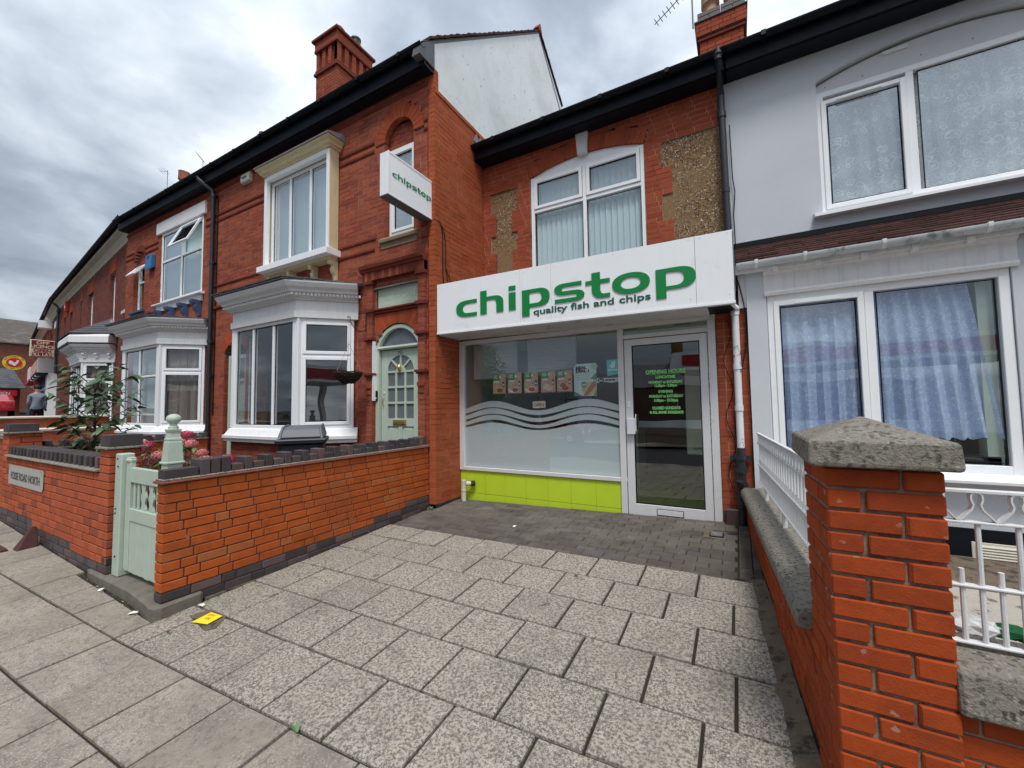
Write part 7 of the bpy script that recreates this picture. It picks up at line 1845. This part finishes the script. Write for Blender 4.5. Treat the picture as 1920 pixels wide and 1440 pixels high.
# ------------------------------------------------------------------ person walking away on the far pavement
def person():
    bx, by = -22.5, 4.62; z0 = zg(bx, by)
    pe = root('person', 'person in grey sweatshirt and black trousers walking away along the far pavement', 'person', (bx, by, z0))
    V = [(0, 0, .95, .155, .12), (0, 0, 1.12, .165, .125), (0, .0, 1.32, .19, .13), (0, 0, 1.45, .15, .10), (0, .01, 1.52, .062, .062), (0, .02, 1.60, .072, .08), (0, .02, 1.69, .082, .095),
         (.09, 0, .86, .105, .105), (.11, .06, .50, .075, .075), (.11, -.04, .12, .048, .055), (.11, .10, .05, .04, .045),
         (-.09, 0, .86, .105, .105), (-.11, -.04, .50, .075, .075), (-.11, -.22, .16, .048, .055), (-.11, -.12, .08, .04, .045),
         (.18, 0, 1.42, .06, .065), (.205, -.04, 1.15, .042, .046), (.205, .03, .93, .032, .035), (.225, .06, .84, .035, .03),
         (-.18, 0, 1.42, .06, .065), (-.21, -.02, 1.15, .042, .046), (-.20, .10, .96, .032, .035), (-.21, .15, .89, .035, .03)]
    E = [(0, 1), (1, 2), (2, 3), (3, 4), (4, 5), (5, 6), (0, 7), (7, 8), (8, 9), (9, 10), (0, 11), (11, 12), (12, 13), (13, 14), (3, 15), (15, 16), (16, 17), (17, 18), (3, 19), (19, 20), (20, 21), (21, 22)]
    me = bpy.data.meshes.new('body'); a = R(80)
    def tr(x, y, z): return (x*math.cos(a)-y*math.sin(a), x*math.sin(a)+y*math.cos(a), z)
    me.from_pydata([tr(x, y, z) for x, y, z, _, _ in V], E, []); ob = bpy.data.objects.new('body', me); COL.objects.link(ob)
    md = ob.modifiers.new('s', 'SKIN'); md.use_smooth_shade = True
    for k, sv_ in enumerate(me.skin_vertices[0].data): sv_.radius = V[k][3:5]; sv_.use_root = (k == 0)
    ob.modifiers.new('u', 'SUBSURF').levels = 2
    bpy.context.view_layer.update(); dg = bpy.context.evaluated_depsgraph_get(); m2_ = bpy.data.meshes.new_from_object(ob.evaluated_get(dg)); bpy.data.objects.remove(ob)
    m2_.materials.clear()
    for mt_ in (mat('skin', (.42, .25, .18), r=.6, var=.05), mat('sweatshirt_grey', (.20, .23, .28), r=.9, var=.12, vs=8), mat('trousers_black', (.018, .018, .022), r=.8, var=.1), BLACKP): m2_.materials.append(mt_)
    for p in m2_.polygons:
        z = p.center.z; r_ = math.hypot(p.center.x, p.center.y); p.use_smooth = True
        p.material_index = 3 if z < .1 else 2 if z < .93 and not (r_ > .22 and z > .8) else 0 if z > 1.5 or (r_ > .2 and z < .93) else 1
    o = bpy.data.objects.new('body', m2_); COL.objects.link(o); o.parent = pe; o['base'] = pe['base']
    c = Vector((bx, by, z0))+Vector(tr(0, .02, 1.70)); MB().ball(c+Vector((.0, 0, .02)), .098, .10, .10, 14, 10).build('hair', mat('hair_dark', (.012, .01, .009), r=.7, var=.2), pe, smooth=True)
    for s in (-1, 1): MB().ball(Vector((bx, by, z0))+Vector(tr(s*.09, .02, 1.655)), .018, .018, .03, 8, 6).build('ear', MATS['skin'], pe)
    return pe
person()
# ------------------------------------------------------------------ cars (one red far left; others parked over the road, seen in the windows)
TYRE = mat('tyre', (.015, .015, .016), r=.8, var=.1)
def car(x, y, ang, colr, label, group=None):
    z0 = zg(x, y)-.09
    c = root('parked_car', label, 'car', (x, y, z0), group); f = RF(x, y, ang)
    pm = mat('car_paint_%d' % int(colr[0]*1000), colr, r=.25, var=.02, coat=.6)
    prof = [(-2.05, .32), (-2.08, .62), (-1.98, .92), (-1.35, 1.0), (-.75, 1.38), (.55, 1.44), (1.35, 1.05), (1.95, .95), (2.08, .7), (2.05, .32)]
    mb = MB(f); n = len(prof); L_ = [(-.86, .0), (-.80, .06), (.80, .06), (.86, .0)]
    secs = [(-.86, 0), (-.82, 1), (.82, 1), (.86, 0)]; i = 0
    for s_, (yy, big) in enumerate(secs):
        for (px, pz) in prof:
            k = 1 if pz > 1.02 else 0
            mb.pt(px*(1 if big else .985)*(.97 if k and not big else 1), yy*(.86 if k else 1), z0+(pz if big else min(pz, .02+pz*.97)))
    for s_ in range(3):
        for k in range(n): a, b = s_*n+k, s_*n+(k+1) % n; mb.f.append([a, b, b+n, a+n])
    mb.f.append(list(range(n))); mb.f.append(list(range(4*n-1, 3*n-1, -1)))
    mb.build('body', pm, c, smooth=True)
    for yy, s in ((-.755, -1), (.755, 1)):
        MB(f).prism([(-1.15, z0+1.02), (-.72, z0+1.32), (-.05, z0+1.35), (-.05, z0+1.02)], yy-.01, yy+.01).build('side_window', GLASSDK, c)
        MB(f).prism([(.02, z0+1.02), (.02, z0+1.35), (.5, z0+1.36), (1.15, z0+1.05)], yy-.01, yy+.01).build('side_window', GLASSDK, c)
    mb = MB(f); mb.hexa([(.62, -.62, z0+1.40), (1.33, -.68, z0+1.06), (1.33, .68, z0+1.06), (.62, .62, z0+1.40), (.64, -.62, z0+1.415), (1.36, -.68, z0+1.07), (1.36, .68, z0+1.07), (.64, .62, z0+1.415)]); mb.build('windscreen', GLASSDK, c)
    for px in (-1.3, 1.32):
        for s in (-1, 1):
            w_ = MB(f).tube([(px, s*.70, z0+.31), (px, s*.88, z0+.31)], .31, 20).build('wheel', TYRE, c); MB(f).tube([(px, s*.80, z0+.31), (px, s*.885, z0+.31)], .19, 14).build('rim', ALU, w_)
    for s in (-1, 1):
        MB(f).box(2.0, 2.09, s*.55-.14, s*.55+.14, z0+.62, z0+.78).build('headlight', UPVC, c, bevel=.02); MB(f).box(-2.09, -2.0, s*.6-.12, s*.6+.12, z0+.65, z0+.85).build('tail_light', REDS, c, bevel=.02)
GLASSDK = mat('car_glass', (.01, .012, .014), r=.05, var=0)
car(-42, 6.7, R(172), (.45, .012, .02), 'red car parked by the kerb at the far left')
car(-9.5, -11.6, 0, (.30, .012, .02), 'dark red car parked on the opposite side of the road'); car(-15.5, -11.7, 0, (.25, .27, .29), 'silver grey car parked across the road behind the red one')
car(-22, -11.6, 0, (.02, .025, .04), 'black car parked across the road, furthest left')
# ------------------------------------------------------------------ the other side of the road (seen in the window reflections)
gs = root('retail_shed', 'grey panelled retail building across the road', 'building', (-30, -30, 0))
MB().box(-52, -13, -44, -26, -1, 5.0).build('wall', mat('panel_grey_shed', (.26, .28, .31), r=.6, var=.05), gs)
mb = MB()
for k in range(4): mb.box(-52.05, -12.95, -26.03, -25.97, 1.2+k*.95, 1.24+k*.95)
for k in range(14): mb.box(-52+k*2.9, -51.95+k*2.9, -26.03, -25.97, -1, 5)
mb.build('panel_joint', BLACKP, gs, kind='stuff')
MB().box(-40, -22, -26.1, -25.9, .3, 2.6).build('window', GLASSDK, gs)
tr_ = root('terraced_row', 'low terraced row with slate roof and chimney across the road', 'building', (2, -42, 0))
lay(Fr(14, -40, PI), tr_, 0, 26, -.3, 3.6, mat('brick_dark_brown', (.11, .07, .055), r=.9, isl=.1), MO_BROWN, bond='flemish', limit=0); roofplane(Fr(14, -40, PI), tr_, 0, 26, .3, 3.6, .7, 4.5, rows=8)  # dark brown brick; tone lowered so its reflection in the door is dim
MB().box(-7.2, -5.8, -44, -43, 5, 10.2).build('chimney', BR_FAR, tr_)
for x in (-7, -3, 1, 6, 10): window(Fr(x+1, -40, PI), tr_, 0, 1.2, 1.6, 2.9, .02, (), [(2.3, .05, 1.15)], [(.08, 1.12, 1.68, 2.24), (.08, 1.12, 2.36, 2.82)])
cn = root('forecourt_canopy', 'white canopy with red band across the road', 'canopy', (8, -15, 0))
MB().box(-3.2, 11, -19, -13.5, 3.3, 4.3).build('canopy', UPVC, cn); MB().box(-2.6, 11.02, -13.5, -13.45, 3.5, 4.1).build('band', REDS, cn)
for x in (1.5, 9): MB().box(x, x+.3, -16.4, -16.1, -.2, 3.3).build('post', UPVC, cn)
apt = root('apartment_block', 'four storey brick apartment block with white windows down the road', 'building', (24, -10, 0))
lay(Fr(22, -2.0, -PI/2), apt, 0, 16, -.5, 10.5, BR_FAR, MO_BROWN, bond='flemish', limit=0, sl=.45, course=.15); roofplane(Fr(22, -2, -PI/2), apt, 0, 16, .3, 10.5, .8, 4.5, rows=8)
for j in range(3):
    for k in range(4): window(Fr(22, -2, -PI/2), apt, 1.5+k*3.6, 2.8+k*3.6, 1.5+j*3, 3.3+j*3, .03, [(2.15+k*3.6, 1.55+j*3, 3.25+j*3)], (), [(1.58+k*3.6, 2.1+k*3.6, 1.58+j*3, 3.22+j*3), (2.2+k*3.6, 2.72+k*3.6, 1.58+j*3, 3.22+j*3)])
def tree(x, y, h, r_, label):
    t = root('street_tree', label, 'tree', (x, y, zg(x, y)-.1)); z0 = zg(x, y)-.1
    mb = MB(); mb.tube([(x, y, z0), (x+.1, y, z0+h*.35), (x-.1, y+.1, z0+h*.7)], [.16, .12, .06], 8)
    for k in range(7): a = k*.9; mb.tube([(x, y, z0+h*(.35+.05*k)), (x+math.cos(a)*r_*.7, y+math.sin(a)*r_*.7, z0+h*(.5+.06*k))], [.05, .02], 5)
    mb.build('trunk', BARK, t); mb = MB(); q = random.Random(int(x*7))
    cl = [(q.uniform(-1, 1), q.uniform(-1, 1), q.uniform(-.9, 1), q.uniform(.25, .45)) for _ in range(22)]
    for (a, b, c, s) in cl:
        if a*a+b*b+c*c > 1.1: continue
        for k in range(110):
            d = Vector((q.gauss(0, 1), q.gauss(0, 1), q.gauss(0, 1))).normalized()*q.random()**.4*s*r_*1.3
            P = Vector((x+a*r_*.8, y+b*r_*.8, z0+h*.66+c*r_*.9))+d; u_ = Vector((q.gauss(0, 1), q.gauss(0, 1), q.gauss(0, 1))).normalized()*.13; v_ = u_.cross(Vector((q.gauss(0, 1), q.gauss(0, 1), 1))).normalized()*.08
            i = len(mb.v); mb.v += [P-u_, P+v_, P+u_, P-v_]; mb.f.append([i, i+1, i+2, i+3])
    mb.build('crown', FOIL, t)
tree(-16, -14.5, 6.5, 1.8, 'small street tree across the road near the parked cars'); tree(-33, -15, 7.5, 2.2, 'broad street tree across the road before the grey shed'); tree(17.5, -9, 6, 1.8, 'street tree beside the apartment block')
lp = root('street_lamp', 'tall grey street lamp across the road', 'street lamp', (-6, -13.4, -.5))
MB().tube([(-6, -13.4, -.5), (-6, -13.4, 4), (-6, -13.4, 8)], [.09, .07, .05], 8).build('post', LEAD, lp); MB().box(-6.05, -5.95, -13.4, -11.9, 7.95, 8.05).build('arm', LEAD, lp)
